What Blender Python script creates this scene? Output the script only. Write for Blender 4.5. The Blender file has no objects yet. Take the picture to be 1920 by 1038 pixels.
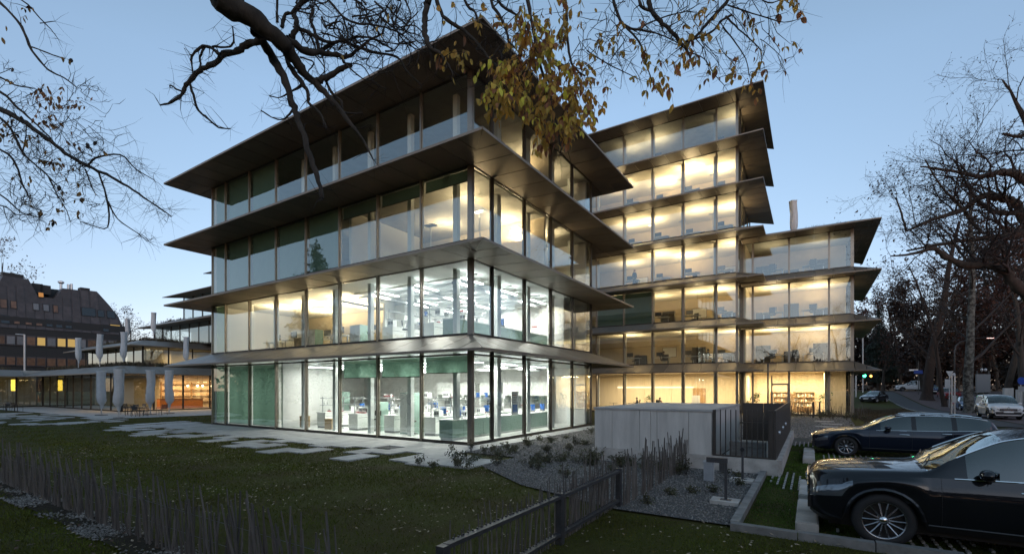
import bpy, bmesh, math, random
import numpy as np
from mathutils import Vector, Matrix

scn = bpy.context.scene
COL = scn.collection
R = math.radians

# ------------------------------------------------------------------ camera, sky, sun, exposure
CAM_H = 2.3
FPX = 881.0            # focal length in pixels of the 1920 px wide photograph
CX, HY = 960.0, 727.0  # principal column and horizon row of the photograph
cd = bpy.data.cameras.new('camera')
cam = bpy.data.objects.new('camera', cd)
COL.objects.link(cam)
cam.location = (0, 0, CAM_H)
cam.rotation_euler = (R(90), 0, 0)
cd.sensor_width = 36.0
cd.lens = 36.0 * FPX / 1920.0
cd.shift_y = (HY - 519.0) / 1920.0
cd.clip_start = 0.05
cd.clip_end = 3000
scn.camera = cam

SUN_EL, SUN_ROT = R(12.0), R(180)
world = bpy.data.worlds.new('World')
scn.world = world
world.use_nodes = True
wn = world.node_tree
wn.nodes.clear()
wo = wn.nodes.new('ShaderNodeOutputWorld')
wb = wn.nodes.new('ShaderNodeBackground')
sky = wn.nodes.new('ShaderNodeTexSky')
sky.sky_type = 'NISHITA'
sky.sun_disc = False
sky.sun_elevation = SUN_EL
sky.sun_rotation = SUN_ROT
sky.altitude = 400
sky.air_density = 1.0
sky.dust_density = 0.3
sky.ozone_density = 2.0
wb.inputs['Strength'].default_value = 0.15
# dusk tint of the whole dome by height above the horizon (the same all round): blue above, pale lavender low down
wtc = wn.nodes.new('ShaderNodeTexCoord')
wsx = wn.nodes.new('ShaderNodeSeparateXYZ')
wcr = wn.nodes.new('ShaderNodeValToRGB')
wmx = wn.nodes.new('ShaderNodeMix')
wmx.data_type = 'RGBA'
wmx.blend_type = 'MULTIPLY'
wmx.inputs['Factor'].default_value = 1.0
els = wcr.color_ramp.elements
els[0].position, els[0].color = 0.0, (0.53, 0.425, 0.56, 1)
els[1].position, els[1].color = 0.8, (1.30, 1.12, 0.88, 1)
for pz, c in ((0.10, (0.73, 0.59, 0.625, 1)), (0.30, (0.99, 0.82, 0.735, 1)), (0.5, (1.24, 1.05, 0.91, 1))):
    e = els.new(pz)
    e.color = c
wn.links.new(wtc.outputs['Generated'], wsx.inputs[0])
wn.links.new(wsx.outputs['Z'], wcr.inputs[0])
wn.links.new(sky.outputs[0], wmx.inputs['A'])
wn.links.new(wcr.outputs[0], wmx.inputs['B'])
wn.links.new(wmx.outputs['Result'], wb.inputs['Color'])
wn.links.new(wb.outputs[0], wo.inputs['Surface'])

sl = bpy.data.lights.new('sun', 'SUN')
sl.energy = 0.12
sl.angle = R(30)
sl.color = (1.0, 0.86, 0.74)
sun = bpy.data.objects.new('sun', sl)
COL.objects.link(sun)
# Nishita: rotation 0 puts the sun on +Y and turns clockwise seen from above
sdir = Vector((math.sin(SUN_ROT) * math.cos(SUN_EL), math.cos(SUN_ROT) * math.cos(SUN_EL), math.sin(SUN_EL)))
sun.rotation_euler = sdir.to_track_quat('Z', 'Y').to_euler()

scn.view_settings.view_transform = 'Standard'
scn.view_settings.look = 'None'
scn.view_settings.exposure = 1.0
scn.view_settings.gamma = 1.0
scn.view_settings.use_curve_mapping = False
scn.render.engine = 'CYCLES'
cy = scn.cycles
cy.use_denoising = True
cy.max_bounces = 7
cy.diffuse_bounces = 3
cy.glossy_bounces = 3
cy.transmission_bounces = 3
cy.transparent_max_bounces = 14
cy.caustics_reflective = False
cy.caustics_refractive = False
cy.sample_clamp_indirect = 4.0
cy.use_light_tree = True

rnd = random.Random(7)

# ------------------------------------------------------------------ the building grid: origin at the glass corner
TH = math.atan2(-0.5367, 0.8438)
UX = Vector((0.8438, -0.5367, 0.0))
UY = Vector((0.5367, 0.8438, 0.0))
ORG = Vector((-1.618, 18.76, 0.0))


def L(x, y, z=0.0):
    """grid coordinates to world"""
    return ORG + UX * x + UY * y + Vector((0, 0, z))


def W2L(p):
    d = Vector((p[0], p[1], 0)) - ORG
    return (d.dot(UX), d.dot(UY))


def at(px, py, dep):
    """the world point seen at a photograph pixel at a given distance along the view axis"""
    return Vector(((px - CX) / FPX * dep, dep, CAM_H - (py - HY) / FPX * dep))


def ground_at(px, py):
    return at(px, py, CAM_H * FPX / (py - HY))


# ------------------------------------------------------------------ mesh helper
class MB:
    def __init__(s):
        s.v, s.f, s.m, s.cur = [], [], [], 0

    def quad(s, *ps):
        b = len(s.v)
        s.v.extend([tuple(p) for p in ps])
        s.f.append(tuple(range(b, b + len(ps))))
        s.m.append(s.cur)
        return s

    def box(s, x0, x1, y0, y1, z0, z1):
        b = len(s.v)
        s.v += [(x0, y0, z0), (x1, y0, z0), (x1, y1, z0), (x0, y1, z0), (x0, y0, z1), (x1, y0, z1), (x1, y1, z1), (x0, y1, z1)]
        for f in ((0, 3, 2, 1), (4, 5, 6, 7), (0, 1, 5, 4), (1, 2, 6, 5), (2, 3, 7, 6), (3, 0, 4, 7)):
            s.f.append(tuple(b + i for i in f))
            s.m.append(s.cur)
        return s

    def cbox(s, c, sx, sy, sz, rz=0.0, rx=0.0, ry=0.0):
        """centred box with rotation"""
        b = len(s.v)
        M = Matrix.Rotation(rz, 3, 'Z') @ Matrix.Rotation(ry, 3, 'Y') @ Matrix.Rotation(rx, 3, 'X')
        c = Vector(c)
        for (i, j, k) in ((-1, -1, -1), (1, -1, -1), (1, 1, -1), (-1, 1, -1), (-1, -1, 1), (1, -1, 1), (1, 1, 1), (-1, 1, 1)):
            s.v.append(tuple(c + M @ Vector((i * sx / 2, j * sy / 2, k * sz / 2))))
        for f in ((0, 3, 2, 1), (4, 5, 6, 7), (0, 1, 5, 4), (1, 2, 6, 5), (2, 3, 7, 6), (3, 0, 4, 7)):
            s.f.append(tuple(b + i for i in f))
            s.m.append(s.cur)
        return s

    def prism(s, poly, z0, z1):
        """extruded ccw outline"""
        b, n = len(s.v), len(poly)
        s.v += [(p[0], p[1], z0) for p in poly] + [(p[0], p[1], z1) for p in poly]
        s.f.append(tuple(b + n - 1 - i for i in range(n)))
        s.f.append(tuple(b + n + i for i in range(n)))
        s.m += [s.cur] * 2
        for i in range(n):
            j = (i + 1) % n
            s.f.append((b + i, b + j, b + n + j, b + n + i))
            s.m.append(s.cur)
        return s

    def slab(s, top, d):
        """a plate: top polygon and the same polygon moved by vector d"""
        b, n = len(s.v), len(top)
        d = Vector(d)
        s.v += [tuple(p) for p in top] + [tuple(Vector(p) + d) for p in top]
        s.f.append(tuple(b + i for i in range(n)))
        s.f.append(tuple(b + 2 * n - 1 - i for i in range(n)))
        s.m += [s.cur] * 2
        for i in range(n):
            j = (i + 1) % n
            s.f.append((b + j, b + i, b + n + i, b + n + j))
            s.m.append(s.cur)
        return s

    def tube(s, pts, rads, n=6, cap=True):
        pts = [Vector(p) for p in pts]
        b = len(s.v)
        k = len(pts)
        up = None
        for i, p in enumerate(pts):
            t = (pts[min(i + 1, k - 1)] - pts[max(i - 1, 0)])
            if t.length < 1e-9:
                t = Vector((0, 0, 1))
            t.normalize()
            if up is None:
                a = Vector((0, 0, 1)) if abs(t.z) < 0.9 else Vector((1, 0, 0))
                up = t.cross(a).normalized()
            else:
                up = (up - t * up.dot(t))
                if up.length < 1e-6:
                    up = t.orthogonal()
                up.normalize()
            w = t.cross(up)
            r = rads[i] if hasattr(rads, '__len__') else rads
            for j in range(n):
                a = 2 * math.pi * j / n
                s.v.append(tuple(p + (up * math.cos(a) + w * math.sin(a)) * r))
        for i in range(k - 1):
            for j in range(n):
                jj = (j + 1) % n
                s.f.append((b + i * n + j, b + i * n + jj, b + (i + 1) * n + jj, b + (i + 1) * n + j))
                s.m.append(s.cur)
        if cap:
            s.f.append(tuple(b + n - 1 - j for j in range(n)))
            s.f.append(tuple(b + (k - 1) * n + j for j in range(n)))
            s.m += [s.cur] * 2
        return s

    def lathe(s, prof, n=16, c=(0, 0, 0), axis='Z'):
        """prof: list of (r, h)"""
        b, k = len(s.v), len(prof)
        for (r, h) in prof:
            for j in range(n):
                a = 2 * math.pi * j / n
                x, y, z = r * math.cos(a), r * math.sin(a), h
                if axis == 'Y':
                    x, y, z = x, h, z * 0 + r * math.sin(a)
                elif axis == 'X':
                    x, y, z = h, r * math.cos(a), r * math.sin(a)
                s.v.append((x + c[0], y + c[1], z + c[2]))
        for i in range(k - 1):
            for j in range(n):
                jj = (j + 1) % n
                q = (b + i * n + j, b + i * n + jj, b + (i + 1) * n + jj, b + (i + 1) * n + j)
                s.f.append(q if axis != 'Y' else q[::-1])
                s.m.append(s.cur)
        return s

    def ball(s, c, rx, ry, rz, n=8, m=6):
        prof = []
        b = len(s.v)
        for i in range(m + 1):
            a = -math.pi / 2 + math.pi * i / m
            for j in range(n):
                t = 2 * math.pi * j / n
                s.v.append((c[0] + rx * math.cos(a) * math.cos(t), c[1] + ry * math.cos(a) * math.sin(t), c[2] + rz * math.sin(a)))
        for i in range(m):
            for j in range(n):
                jj = (j + 1) % n
                s.f.append((b + i * n + j, b + i * n + jj, b + (i + 1) * n + jj, b + (i + 1) * n + j))
                s.m.append(s.cur)
        return s

    def mesh(s, name, mats, smooth=False):
        me = bpy.data.meshes.new(name)
        me.from_pydata(s.v, [], s.f)
        if not isinstance(mats, (list, tuple)):
            mats = [mats]
        for m in mats:
            me.materials.append(m)
        if len(mats) > 1:
            me.polygons.foreach_set('material_index', s.m)
        if smooth:
            me.polygons.foreach_set('use_smooth', [True] * len(s.f))
        me.update()
        return me

    def build(s, name, mats, parent=None, smooth=False):
        o = bpy.data.objects.new(name, s.mesh(name, mats, smooth))
        COL.objects.link(o)
        if parent is not None:
            o.parent = parent
        return o


def np_mesh(name, verts, faces, mat, parent=None):
    """faces: (n,3) or (n,4) int array"""
    me = bpy.data.meshes.new(name)
    nv, (nf, k) = len(verts), faces.shape
    me.vertices.add(nv)
    me.vertices.foreach_set('co', np.asarray(verts, np.float32).ravel())
    me.loops.add(nf * k)
    me.loops.foreach_set('vertex_index', faces.astype(np.int32).ravel())
    me.polygons.add(nf)
    me.polygons.foreach_set('loop_start', np.arange(0, nf * k, k, dtype=np.int32))
    me.polygons.foreach_set('loop_total', np.full(nf, k, np.int32))
    me.update(calc_edges=True)
    me.materials.append(mat)
    o = bpy.data.objects.new(name, me)
    COL.objects.link(o)
    if parent is not None:
        o.parent = parent
    return o


def tag(o, label=None, cat=None, group=None, kind=None):
    if label:
        o['label'] = label
    if cat:
        o['category'] = cat
    if group:
        o['group'] = group
    if kind:
        o['kind'] = kind
    return o


def thing(name, label, cat, loc=(0, 0, 0), rz=0.0, group=None):
    o = bpy.data.objects.new(name, None)
    o.empty_display_size = 0.2
    COL.objects.link(o)
    o.location = loc
    o.rotation_euler = (0, 0, rz)
    return tag(o, label, cat, group)


def gthing(name, label, cat, x=0, y=0, z=0, rz=0.0, group=None):
    """a thing placed in grid coordinates"""
    return thing(name, label, cat, L(x, y, z), TH + rz, group)


KIDS = {}


def dup(root, loc=None, rz=None, label=None, group=None):
    kids = KIDS.get(root.name)
    if kids is None:
        kids = []
        for o in bpy.data.objects:
            if o.parent == root:
                kids.append((o, [q for q in bpy.data.objects if q.parent == o]))
        KIDS[root.name] = kids
    r = root.copy()
    COL.objects.link(r)
    if loc is not None:
        r.location = loc
    if rz is not None:
        r.rotation_euler = (0, 0, rz)
    if label:
        r['label'] = label
    if group:
        r['group'] = group
    for ch, gs in kids:
        c = ch.copy()
        COL.objects.link(c)
        c.parent = r
        for g in gs:
            d = g.copy()
            COL.objects.link(d)
            d.parent = c
    return r


ORD = ['first', 'second', 'third', 'fourth', 'fifth', 'sixth', 'seventh', 'eighth', 'ninth', 'tenth', 'eleventh', 'twelfth']

# ------------------------------------------------------------------ materials
M = {}


def pmat(name, col, rough=0.6, metal=0.0, noise=0.0, scale=8.0, bump=0.0, bscale=40.0, spec=0.5, coat=0.0, col2=None,
         stretch=(1, 1, 1), detail=4.0, coord='Object', contrast=(0.3, 0.7)):
    m = bpy.data.materials.new(name)
    m.use_nodes = True
    nt = m.node_tree
    b = nt.nodes['Principled BSDF']
    b.inputs['Base Color'].default_value = (*col, 1)
    b.inputs['Roughness'].default_value = rough
    b.inputs['Metallic'].default_value = metal
    b.inputs['Specular IOR Level'].default_value = spec
    b.inputs['Coat Weight'].default_value = coat
    b.inputs['Coat Roughness'].default_value = 0.03
    if noise or col2 or bump:
        tc = nt.nodes.new('ShaderNodeTexCoord')
        mp = nt.nodes.new('ShaderNodeMapping')
        mp.inputs['Scale'].default_value = stretch
        nt.links.new(tc.outputs[coord], mp.inputs['Vector'])
    if noise or col2:
        nz = nt.nodes.new('ShaderNodeTexNoise')
        nz.inputs['Scale'].default_value = scale
        nz.inputs['Detail'].default_value = detail
        nz.inputs['Roughness'].default_value = 0.6
        nt.links.new(mp.outputs[0], nz.inputs['Vector'])
        cr = nt.nodes.new('ShaderNodeValToRGB')
        c2 = col2 if col2 else tuple(c * (1 - noise) for c in col)
        c1 = col if col2 else tuple(min(1, c * (1 + noise)) for c in col)
        cr.color_ramp.elements[0].position = contrast[0]
        cr.color_ramp.elements[1].position = contrast[1]
        cr.color_ramp.elements[0].color = (*c2, 1)
        cr.color_ramp.elements[1].color = (*c1, 1)
        nt.links.new(nz.outputs['Fac'], cr.inputs[0])
        nt.links.new(cr.outputs[0], b.inputs['Base Color'])
    if bump:
        nb = nt.nodes.new('ShaderNodeTexNoise')
        nb.inputs['Scale'].default_value = bscale
        nb.inputs['Detail'].default_value = 5
        nt.links.new(mp.outputs[0], nb.inputs['Vector'])
        bp = nt.nodes.new('ShaderNodeBump')
        bp.inputs['Strength'].default_value = bump
        bp.inputs['Distance'].default_value = 0.02
        nt.links.new(nb.outputs['Fac'], bp.inputs['Height'])
        nt.links.new(bp.outputs[0], b.inputs['Normal'])
    M[name] = m
    return m


def vary(m, amount, hue=0.0):
    """each object of the material gets its own slight tone (Object Info random)"""
    nt = m.node_tree
    b = nt.nodes['Principled BSDF']
    oi = nt.nodes.new('ShaderNodeObjectInfo')
    hs = nt.nodes.new('ShaderNodeHueSaturation')
    mr = nt.nodes.new('ShaderNodeMapRange')
    mr.inputs['To Min'].default_value = 1 - amount
    mr.inputs['To Max'].default_value = 1 + amount
    nt.links.new(oi.outputs['Random'], mr.inputs['Value'])
    nt.links.new(mr.outputs[0], hs.inputs['Value'])
    src = b.inputs['Base Color']
    if src.is_linked:
        nt.links.new(src.links[0].from_socket, hs.inputs['Color'])
    else:
        hs.inputs['Color'].default_value = src.default_value
    if hue:
        mh = nt.nodes.new('ShaderNodeMapRange')
        mh.inputs['To Min'].default_value = 0.5 - hue
        mh.inputs['To Max'].default_value = 0.5 + hue
        ml = nt.nodes.new('ShaderNodeMath')
        ml.operation = 'FRACT'
        mm = nt.nodes.new('ShaderNodeMath')
        mm.operation = 'MULTIPLY'
        mm.inputs[1].default_value = 7.31
        nt.links.new(oi.outputs['Random'], mm.inputs[0])
        nt.links.new(mm.outputs[0], ml.inputs[0])
        nt.links.new(ml.outputs[0], mh.inputs['Value'])
        nt.links.new(mh.outputs[0], hs.inputs['Hue'])
    nt.links.new(hs.outputs[0], src)
    return m


def emat(name, col, strength):
    m = bpy.data.materials.new(name)
    m.use_nodes = True
    nt = m.node_tree
    nt.nodes.clear()
    o = nt.nodes.new('ShaderNodeOutputMaterial')
    e = nt.nodes.new('ShaderNodeEmission')
    e.inputs['Color'].default_value = (*col, 1)
    e.inputs['Strength'].default_value = strength
    nt.links.new(e.outputs[0], o.inputs['Surface'])
    M[name] = m
    return m


def glass(name, tint=(0.86, 0.93, 0.9), r0=0.16, rough=0.0, wave=0.004):
    """coated thin pane: clear sheet mixed with a mirror by a Schlick curve, panes very slightly uneven"""
    m = bpy.data.materials.new(name)
    m.use_nodes = True
    nt = m.node_tree
    nt.nodes.clear()
    o = nt.nodes.new('ShaderNodeOutputMaterial')
    t = nt.nodes.new('ShaderNodeBsdfTransparent')
    t.inputs['Color'].default_value = (*tint, 1)
    g = nt.nodes.new('ShaderNodeBsdfGlossy')
    g.inputs['Roughness'].default_value = rough
    g.inputs['Color'].default_value = (0.94, 1.0, 0.965, 1)
    lw = nt.nodes.new('ShaderNodeLayerWeight')
    lw.inputs['Blend'].default_value = 0.5
    pw = nt.nodes.new('ShaderNodeMath')
    pw.operation = 'POWER'
    pw.inputs[1].default_value = 2.6
    mr = nt.nodes.new('ShaderNodeMapRange')
    mr.inputs['To Min'].default_value = r0
    mr.inputs['To Max'].default_value = 1.0
    mx = nt.nodes.new('ShaderNodeMixShader')
    nt.links.new(lw.outputs['Facing'], pw.inputs[0])
    nt.links.new(pw.outputs[0], mr.inputs['Value'])
    nt.links.new(mr.outputs[0], mx.inputs[0])
    nt.links.new(t.outputs[0], mx.inputs[1])
    nt.links.new(g.outputs[0], mx.inputs[2])
    nt.links.new(mx.outputs[0], o.inputs['Surface'])
    if wave:
        tc = nt.nodes.new('ShaderNodeTexCoord')
        nz = nt.nodes.new('ShaderNodeTexNoise')
        nz.inputs['Scale'].default_value = 0.5
        nz.inputs['Detail'].default_value = 1
        bp = nt.nodes.new('ShaderNodeBump')
        bp.inputs['Strength'].default_value = 1.0
        bp.inputs['Distance'].default_value = wave
        nt.links.new(tc.outputs['Object'], nz.inputs['Vector'])
        nt.links.new(nz.outputs['Fac'], bp.inputs['Height'])
        nt.links.new(bp.outputs[0], g.inputs['Normal'])
    M[name] = m
    return m


def translucent(name, col, f=0.4, rough=0.8):
    m = pmat(name, col, rough, noise=0.08, scale=3)
    nt = m.node_tree
    b = nt.nodes['Principled BSDF']
    o = nt.nodes['Material Output']
    t = nt.nodes.new('ShaderNodeBsdfTranslucent')
    t.inputs['Color'].default_value = (*col, 1)
    mx = nt.nodes.new('ShaderNodeMixShader')
    mx.inputs[0].default_value = f
    nt.links.new(b.outputs[0], mx.inputs[1])
    nt.links.new(t.outputs[0], mx.inputs[2])
    nt.links.new(mx.outputs[0], o.inputs['Surface'])
    return m


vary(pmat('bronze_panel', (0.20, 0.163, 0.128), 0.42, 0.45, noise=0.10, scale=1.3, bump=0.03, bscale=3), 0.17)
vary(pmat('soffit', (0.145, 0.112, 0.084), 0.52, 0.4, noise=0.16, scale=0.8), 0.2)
pmat('soffit_gap', (0.012, 0.011, 0.010), 0.8)
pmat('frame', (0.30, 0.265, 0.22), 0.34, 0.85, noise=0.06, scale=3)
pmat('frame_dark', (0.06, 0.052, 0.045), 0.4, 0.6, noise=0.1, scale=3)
pmat('plaster', (0.78, 0.78, 0.76), 0.8, noise=0.03, scale=2)
pmat('ceiling_lab', (0.74, 0.75, 0.74), 0.8, noise=0.04, scale=2)
pmat('cream_wall', (0.78, 0.68, 0.52), 0.75, noise=0.05, scale=1.2)
pmat('cream_panel', (0.78, 0.66, 0.48), 0.6, noise=0.08, scale=1.5, stretch=(6, 6, 0.4))
pmat('ceiling_warm', (0.68, 0.62, 0.52), 0.8, noise=0.04)
pmat('office_wall', (0.60, 0.49, 0.34), 0.75, noise=0.08, scale=1.2)
pmat('oak', (0.42, 0.25, 0.11), 0.5, noise=0.25, scale=3, stretch=(6, 6, 0.5))
pmat('floor_lab', (0.62, 0.63, 0.60), 0.35, noise=0.06, scale=1.5)
pmat('floor_office', (0.16, 0.14, 0.12), 0.7, noise=0.15, scale=4)
pmat('concrete_in', (0.42, 0.41, 0.38), 0.7, noise=0.1, scale=1.5)
pmat('column_white', (0.70, 0.73, 0.71), 0.6, noise=0.03)
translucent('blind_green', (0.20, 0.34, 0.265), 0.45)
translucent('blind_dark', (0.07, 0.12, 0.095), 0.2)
glass('glass', tint=(0.80, 0.86, 0.835), r0=0.22)
glass('glass_far', tint=(0.72, 0.76, 0.73), r0=0.26)
glass('glass_plain', tint=(0.95, 0.97, 0.96), r0=0.06, wave=0)
pmat('bench_green', (0.30, 0.43, 0.37), 0.45, noise=0.05)
pmat('bench_white', (0.72, 0.73, 0.71), 0.4, noise=0.03)
pmat('steel', (0.45, 0.46, 0.47), 0.3, 0.9)
pmat('plastic_black', (0.018, 0.018, 0.02), 0.45)
pmat('plastic_grey', (0.16, 0.165, 0.17), 0.5)
pmat('plastic_white', (0.75, 0.76, 0.75), 0.4)
pmat('plastic_blue', (0.03, 0.13, 0.42), 0.4)
pmat('plastic_red', (0.40, 0.04, 0.05), 0.4)
pmat('cardboard', (0.42, 0.30, 0.17), 0.8, noise=0.1)
pmat('paper', (0.8, 0.8, 0.78), 0.8)
pmat('leaf_green', (0.05, 0.11, 0.03), 0.5, noise=0.4, scale=6)
emat('lamp_white', (0.93, 1.0, 0.98), 9.0)
emat('lamp_warm', (1.0, 0.78, 0.48), 9.0)
emat('screen', (0.6, 0.8, 1.0), 1.6)
# ------------------------------------------------------------------ large structure: glass blocks with sloped metal eaves
LIP = [3.68, 7.43, 11.18, 14.95, 18.70, 22.45, 26.20]
FLR = [0.06, 4.45, 8.20, 11.95, 15.72, 19.47, 23.22, 26.97]
MODULE = 1.36
EAVE_TOP_SEEN = 2      # above this many storeys the sloped tops are out of sight and stay in one sheet


def eave_side(root, p0, p1, nrm, o, e0, e1, zl, zt, zs, level, single_top=False, lipz=0.07, step=MODULE, topmat='bronze_panel'):
    """one side of a sloped eave ring: top panels, soffit panels and the thin lip.
    p0->p1 facade line, nrm outward normal, o overhang, e0/e1 mitre lengths (0 = square end)"""
    p0, p1, nrm = Vector((*p0, 0)), Vector((*p1, 0)), Vector((*nrm, 0))
    d = (p1 - p0)
    ln = d.length
    d.normalize()

    def din(s):
        if s < -1e-6:
            return o * (-s) / e0
        if s > ln + 1e-6:
            return o * (s - ln) / e1
        return 0.0

    def P(s, dist, z):
        q = p0 + d * s + nrm * dist
        return (q.x, q.y, z)

    seams = [-e0] if e0 else []
    if e0 > 1.2:
        seams.append(-e0 * 0.45)
    n = max(1, round(ln / step))
    seams += [ln * i / n for i in range(n + 1)]
    if e1 > 1.2:
        seams.append(ln + e1 * 0.45)
    if e1:
        seams.append(ln + e1)

    def poly(a, b, za, zo, gap):
        """za height at facade, zo height at the lip"""
        a2, b2 = a + gap, b - gap
        pts = [P(a2, o, zo), P(b2, o, zo)]
        for s in (b2, a2):
            di = din(s)
            if o - di > 0.03:
                pts.append(P(s, di, za + (zo - za) * di / o))
        return pts if len(pts) >= 3 else None

    pairs = list(zip(seams[:-1], seams[1:]))
    if single_top:
        pairs_top = [(seams[0], 0.0)] if e0 else []
        pairs_top += [(0.0, ln)]
        pairs_top += [(ln, seams[-1])] if e1 else []
        mb = MB()
        for a, b in pairs_top:
            q = poly(a, b, zt, zl, 0.0)
            if q:
                mb.slab(q, (0, 0, -0.02))
        mb.build('eave_sheet', M['bronze_panel'], root)
    else:
        for a, b in pairs:
            q = poly(a, b, zt, zl, 0.017)
            if q:
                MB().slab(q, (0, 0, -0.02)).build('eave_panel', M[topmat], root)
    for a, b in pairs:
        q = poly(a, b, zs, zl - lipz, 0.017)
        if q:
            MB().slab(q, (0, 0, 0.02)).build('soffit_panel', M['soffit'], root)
    mb = MB()
    a, b = seams[0], seams[-1]
    mb.slab([P(a, o + 0.004, zl - lipz - 0.012), P(b, o + 0.004, zl - lipz - 0.012), P(b, o + 0.004, zl + 0.012), P(a, o + 0.004, zl + 0.012)],
            nrm * 0.02)
    mb.build('eave_lip', M['bronze_panel'], root)


def facade(root, p0, p1, nrm, marks, z0, z1, blinds=None, transom=None, gl='glass', mull=0.13, deep=0.16, framem='frame', skip=()):
    """panes, mullions and rails between marks (distances along p0->p1)"""
    p0, p1, nrm = Vector((*p0, 0)), Vector((*p1, 0)), Vector((*nrm, 0))
    d = (p1 - p0).normalized()
    rz = math.atan2(d.y, d.x)
    fm = M[framem]

    def P(s, dist, z):
        q = p0 + d * s + nrm * dist
        return (q.x, q.y, z)
    for i, s in enumerate(marks):
        if i in skip:
            continue
        w = mull if 0 < i < len(marks) - 1 else mull * 1.25
        mb = MB()
        mb.cbox(P(s, -deep / 2 + 0.05, (z0 + z1) / 2), w * 0.55, deep, z1 - z0, rz)
        mb.cbox(P(s, -deep / 2 + 0.015, (z0 + z1) / 2), w, deep * 0.5, z1 - z0 - 0.002, rz)
        mb.build('mullion', fm, root)
    for i in range(len(marks) - 1):
        a, b = marks[i], marks[i + 1]
        MB().quad(P(a + mull / 2, 0, z0 + 0.07), P(b - mull / 2, 0, z0 + 0.07), P(b - mull / 2, 0, z1 - 0.03), P(a + mull / 2, 0, z1 - 0.03)).build('pane', M[gl], root)
        c = (a + b) / 2
        for zz, hh in ((z0 + 0.035, 0.07), (z1 - 0.02, 0.05)) + (((transom, 0.07),) if transom else ()):
            MB().cbox(P(c, -0.02, zz), b - a - mull - 0.004, 0.09, hh, rz).build('rail', M['frame_dark'], root)
        if blinds and i in blinds:
            drop, mat = blinds[i]
            mb = MB()
            zt = (transom - 0.04) if transom else z1 - 0.06
            zb = zt - (zt - z0 - 0.1) * drop
            k = 8
            for j in range(k):      # a roller cloth with slight folds
                s0 = a + mull / 2 + 0.05 + (b - a - mull - 0.1) * j / k
                s1 = a + mull / 2 + 0.05 + (b - a - mull - 0.1) * (j + 1) / k
                f0 = -0.16 + 0.012 * math.sin(j * 2.1 + i)
                f1 = -0.16 + 0.012 * math.sin((j + 1) * 2.1 + i)
                mb.quad(P(s0, f0, zb), P(s1, f1, zb), P(s1, f1, zt), P(s0, f0, zt))
            mb.build('roller_blind', M[mat], root)
            MB().cbox(P(c, -0.16, zb), b - a - mull - 0.1, 0.03, 0.035, rz).build('blind_bar', M['frame_dark'], root)


LIGHTS = []


def area(x, y, z, sx, sy, power, col, up=False, rz=0.0, spread=180):
    """a lamp inside a room, grid coordinates"""
    l = bpy.data.lights.new('room_lamp', 'AREA')
    l.shape = 'RECTANGLE'
    l.size, l.size_y = sx, sy
    l.energy = power
    l.color = col
    l.spread = R(spread)
    o = bpy.data.objects.new('room_lamp', l)
    COL.objects.link(o)
    o.location = L(x, y, z)
    o.rotation_euler = (R(180) if up else 0, 0, (TH + rz) if not up else -(TH + rz))
    return o


WARM = (1.0, 0.74, 0.42)
WARM2 = (1.0, 0.75, 0.42)
WARMG = (1.0, 0.76, 0.46)
WHITE = (1.0, 0.965, 0.90)

# ---- laboratory block: corner at the grid origin
LX, LY = -20.6, 12.08
lab = gthing('laboratory_block', 'four storey glass laboratory block with bronze metal eaves, nearest the lawn', 'building')
FB = [0, 2.72, 5.44, 8.16, 10.88, 13.6, 16.32, 19.0, 20.6]      # marks along the front, from the corner leftwards
RB = [0, 1.47, 4.15, 6.80, 9.40, 12.08]                        # marks along the right side
OV = 2.0
for k in range(4):
    zl, zt = LIP[k], (FLR[k + 1] if k < 3 else 15.7)
    zs = zl + (0.16 if k == 0 else 0.02)
    st = k >= 1
    eave_side(lab, (LX, 0), (0, 0), (0, -1), OV, 1.7, OV, zl, zt, zs, k, st)
    eave_side(lab, (0, 0), (0, LY), (1, 0), OV, OV, OV, zl, zt, zs, k, st)
    eave_side(lab, (LX, LY), (LX, 0), (-1, 0), 1.7, OV, OV, zl, zt, zs, k, True)
    eave_side(lab, (0, LY), (LX, LY), (0, 1), OV, OV, 1.7, zl, zt, zs, k, True)
    z0, z1 = FLR[k], zs + 0.01
    tr = 3.66 if k == 0 else None
    fb = {
        0: {0: (0.20, 'blind_green'), 1: (0.24, 'blind_green'), 2: (0.24, 'blind_green'), 5: (1, 'blind_green'), 6: (1, 'blind_green'), 7: (1, 'blind_green')},
        1: {7: (1, 'blind_green')},
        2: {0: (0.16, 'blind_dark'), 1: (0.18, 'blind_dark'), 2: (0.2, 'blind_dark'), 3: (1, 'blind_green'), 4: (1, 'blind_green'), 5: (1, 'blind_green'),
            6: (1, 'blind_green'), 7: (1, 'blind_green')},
        3: {5: (1, 'blind_green'), 6: (1, 'blind_green'), 7: (1, 'blind_green')},
    }[k]
    fm = 'frame_dark' if k < 2 else 'frame'
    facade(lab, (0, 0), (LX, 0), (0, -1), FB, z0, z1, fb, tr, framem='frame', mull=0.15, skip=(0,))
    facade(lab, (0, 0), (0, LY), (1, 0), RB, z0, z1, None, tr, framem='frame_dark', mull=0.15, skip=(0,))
    mb = MB()
    mb.box(-0.17, 0.05, -0.05, 0.12, z0, z1)
    mb.build('corner_post', M['frame'], lab)
    # slabs
    if k < 3:
        MB().box(LX + 0.2, -0.22, 0.22, LY - 0.2, LIP[k] + 0.17 if k == 0 else LIP[k] + 0.03, FLR[k + 1] - 0.01).build('floor_slab', M['ceiling_lab'] if k < 2 else M['concrete_in'], lab)
    MB().box(LX + 0.2, -0.2, 0.2, LY - 0.2, FLR[k] - 0.005, FLR[k] + 0.01).build('floor_finish', M['floor_lab' if k < 2 else 'floor_office'], lab)
MB().box(LX, 0, 0, LY, 15.0, 15.74).build('roof', M['concrete_in'], lab)
MB().box(LX - 0.02, 0.06, -0.06, LY, -0.1, 0.055).build('base_sill', M['frame_dark'], lab)
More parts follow.
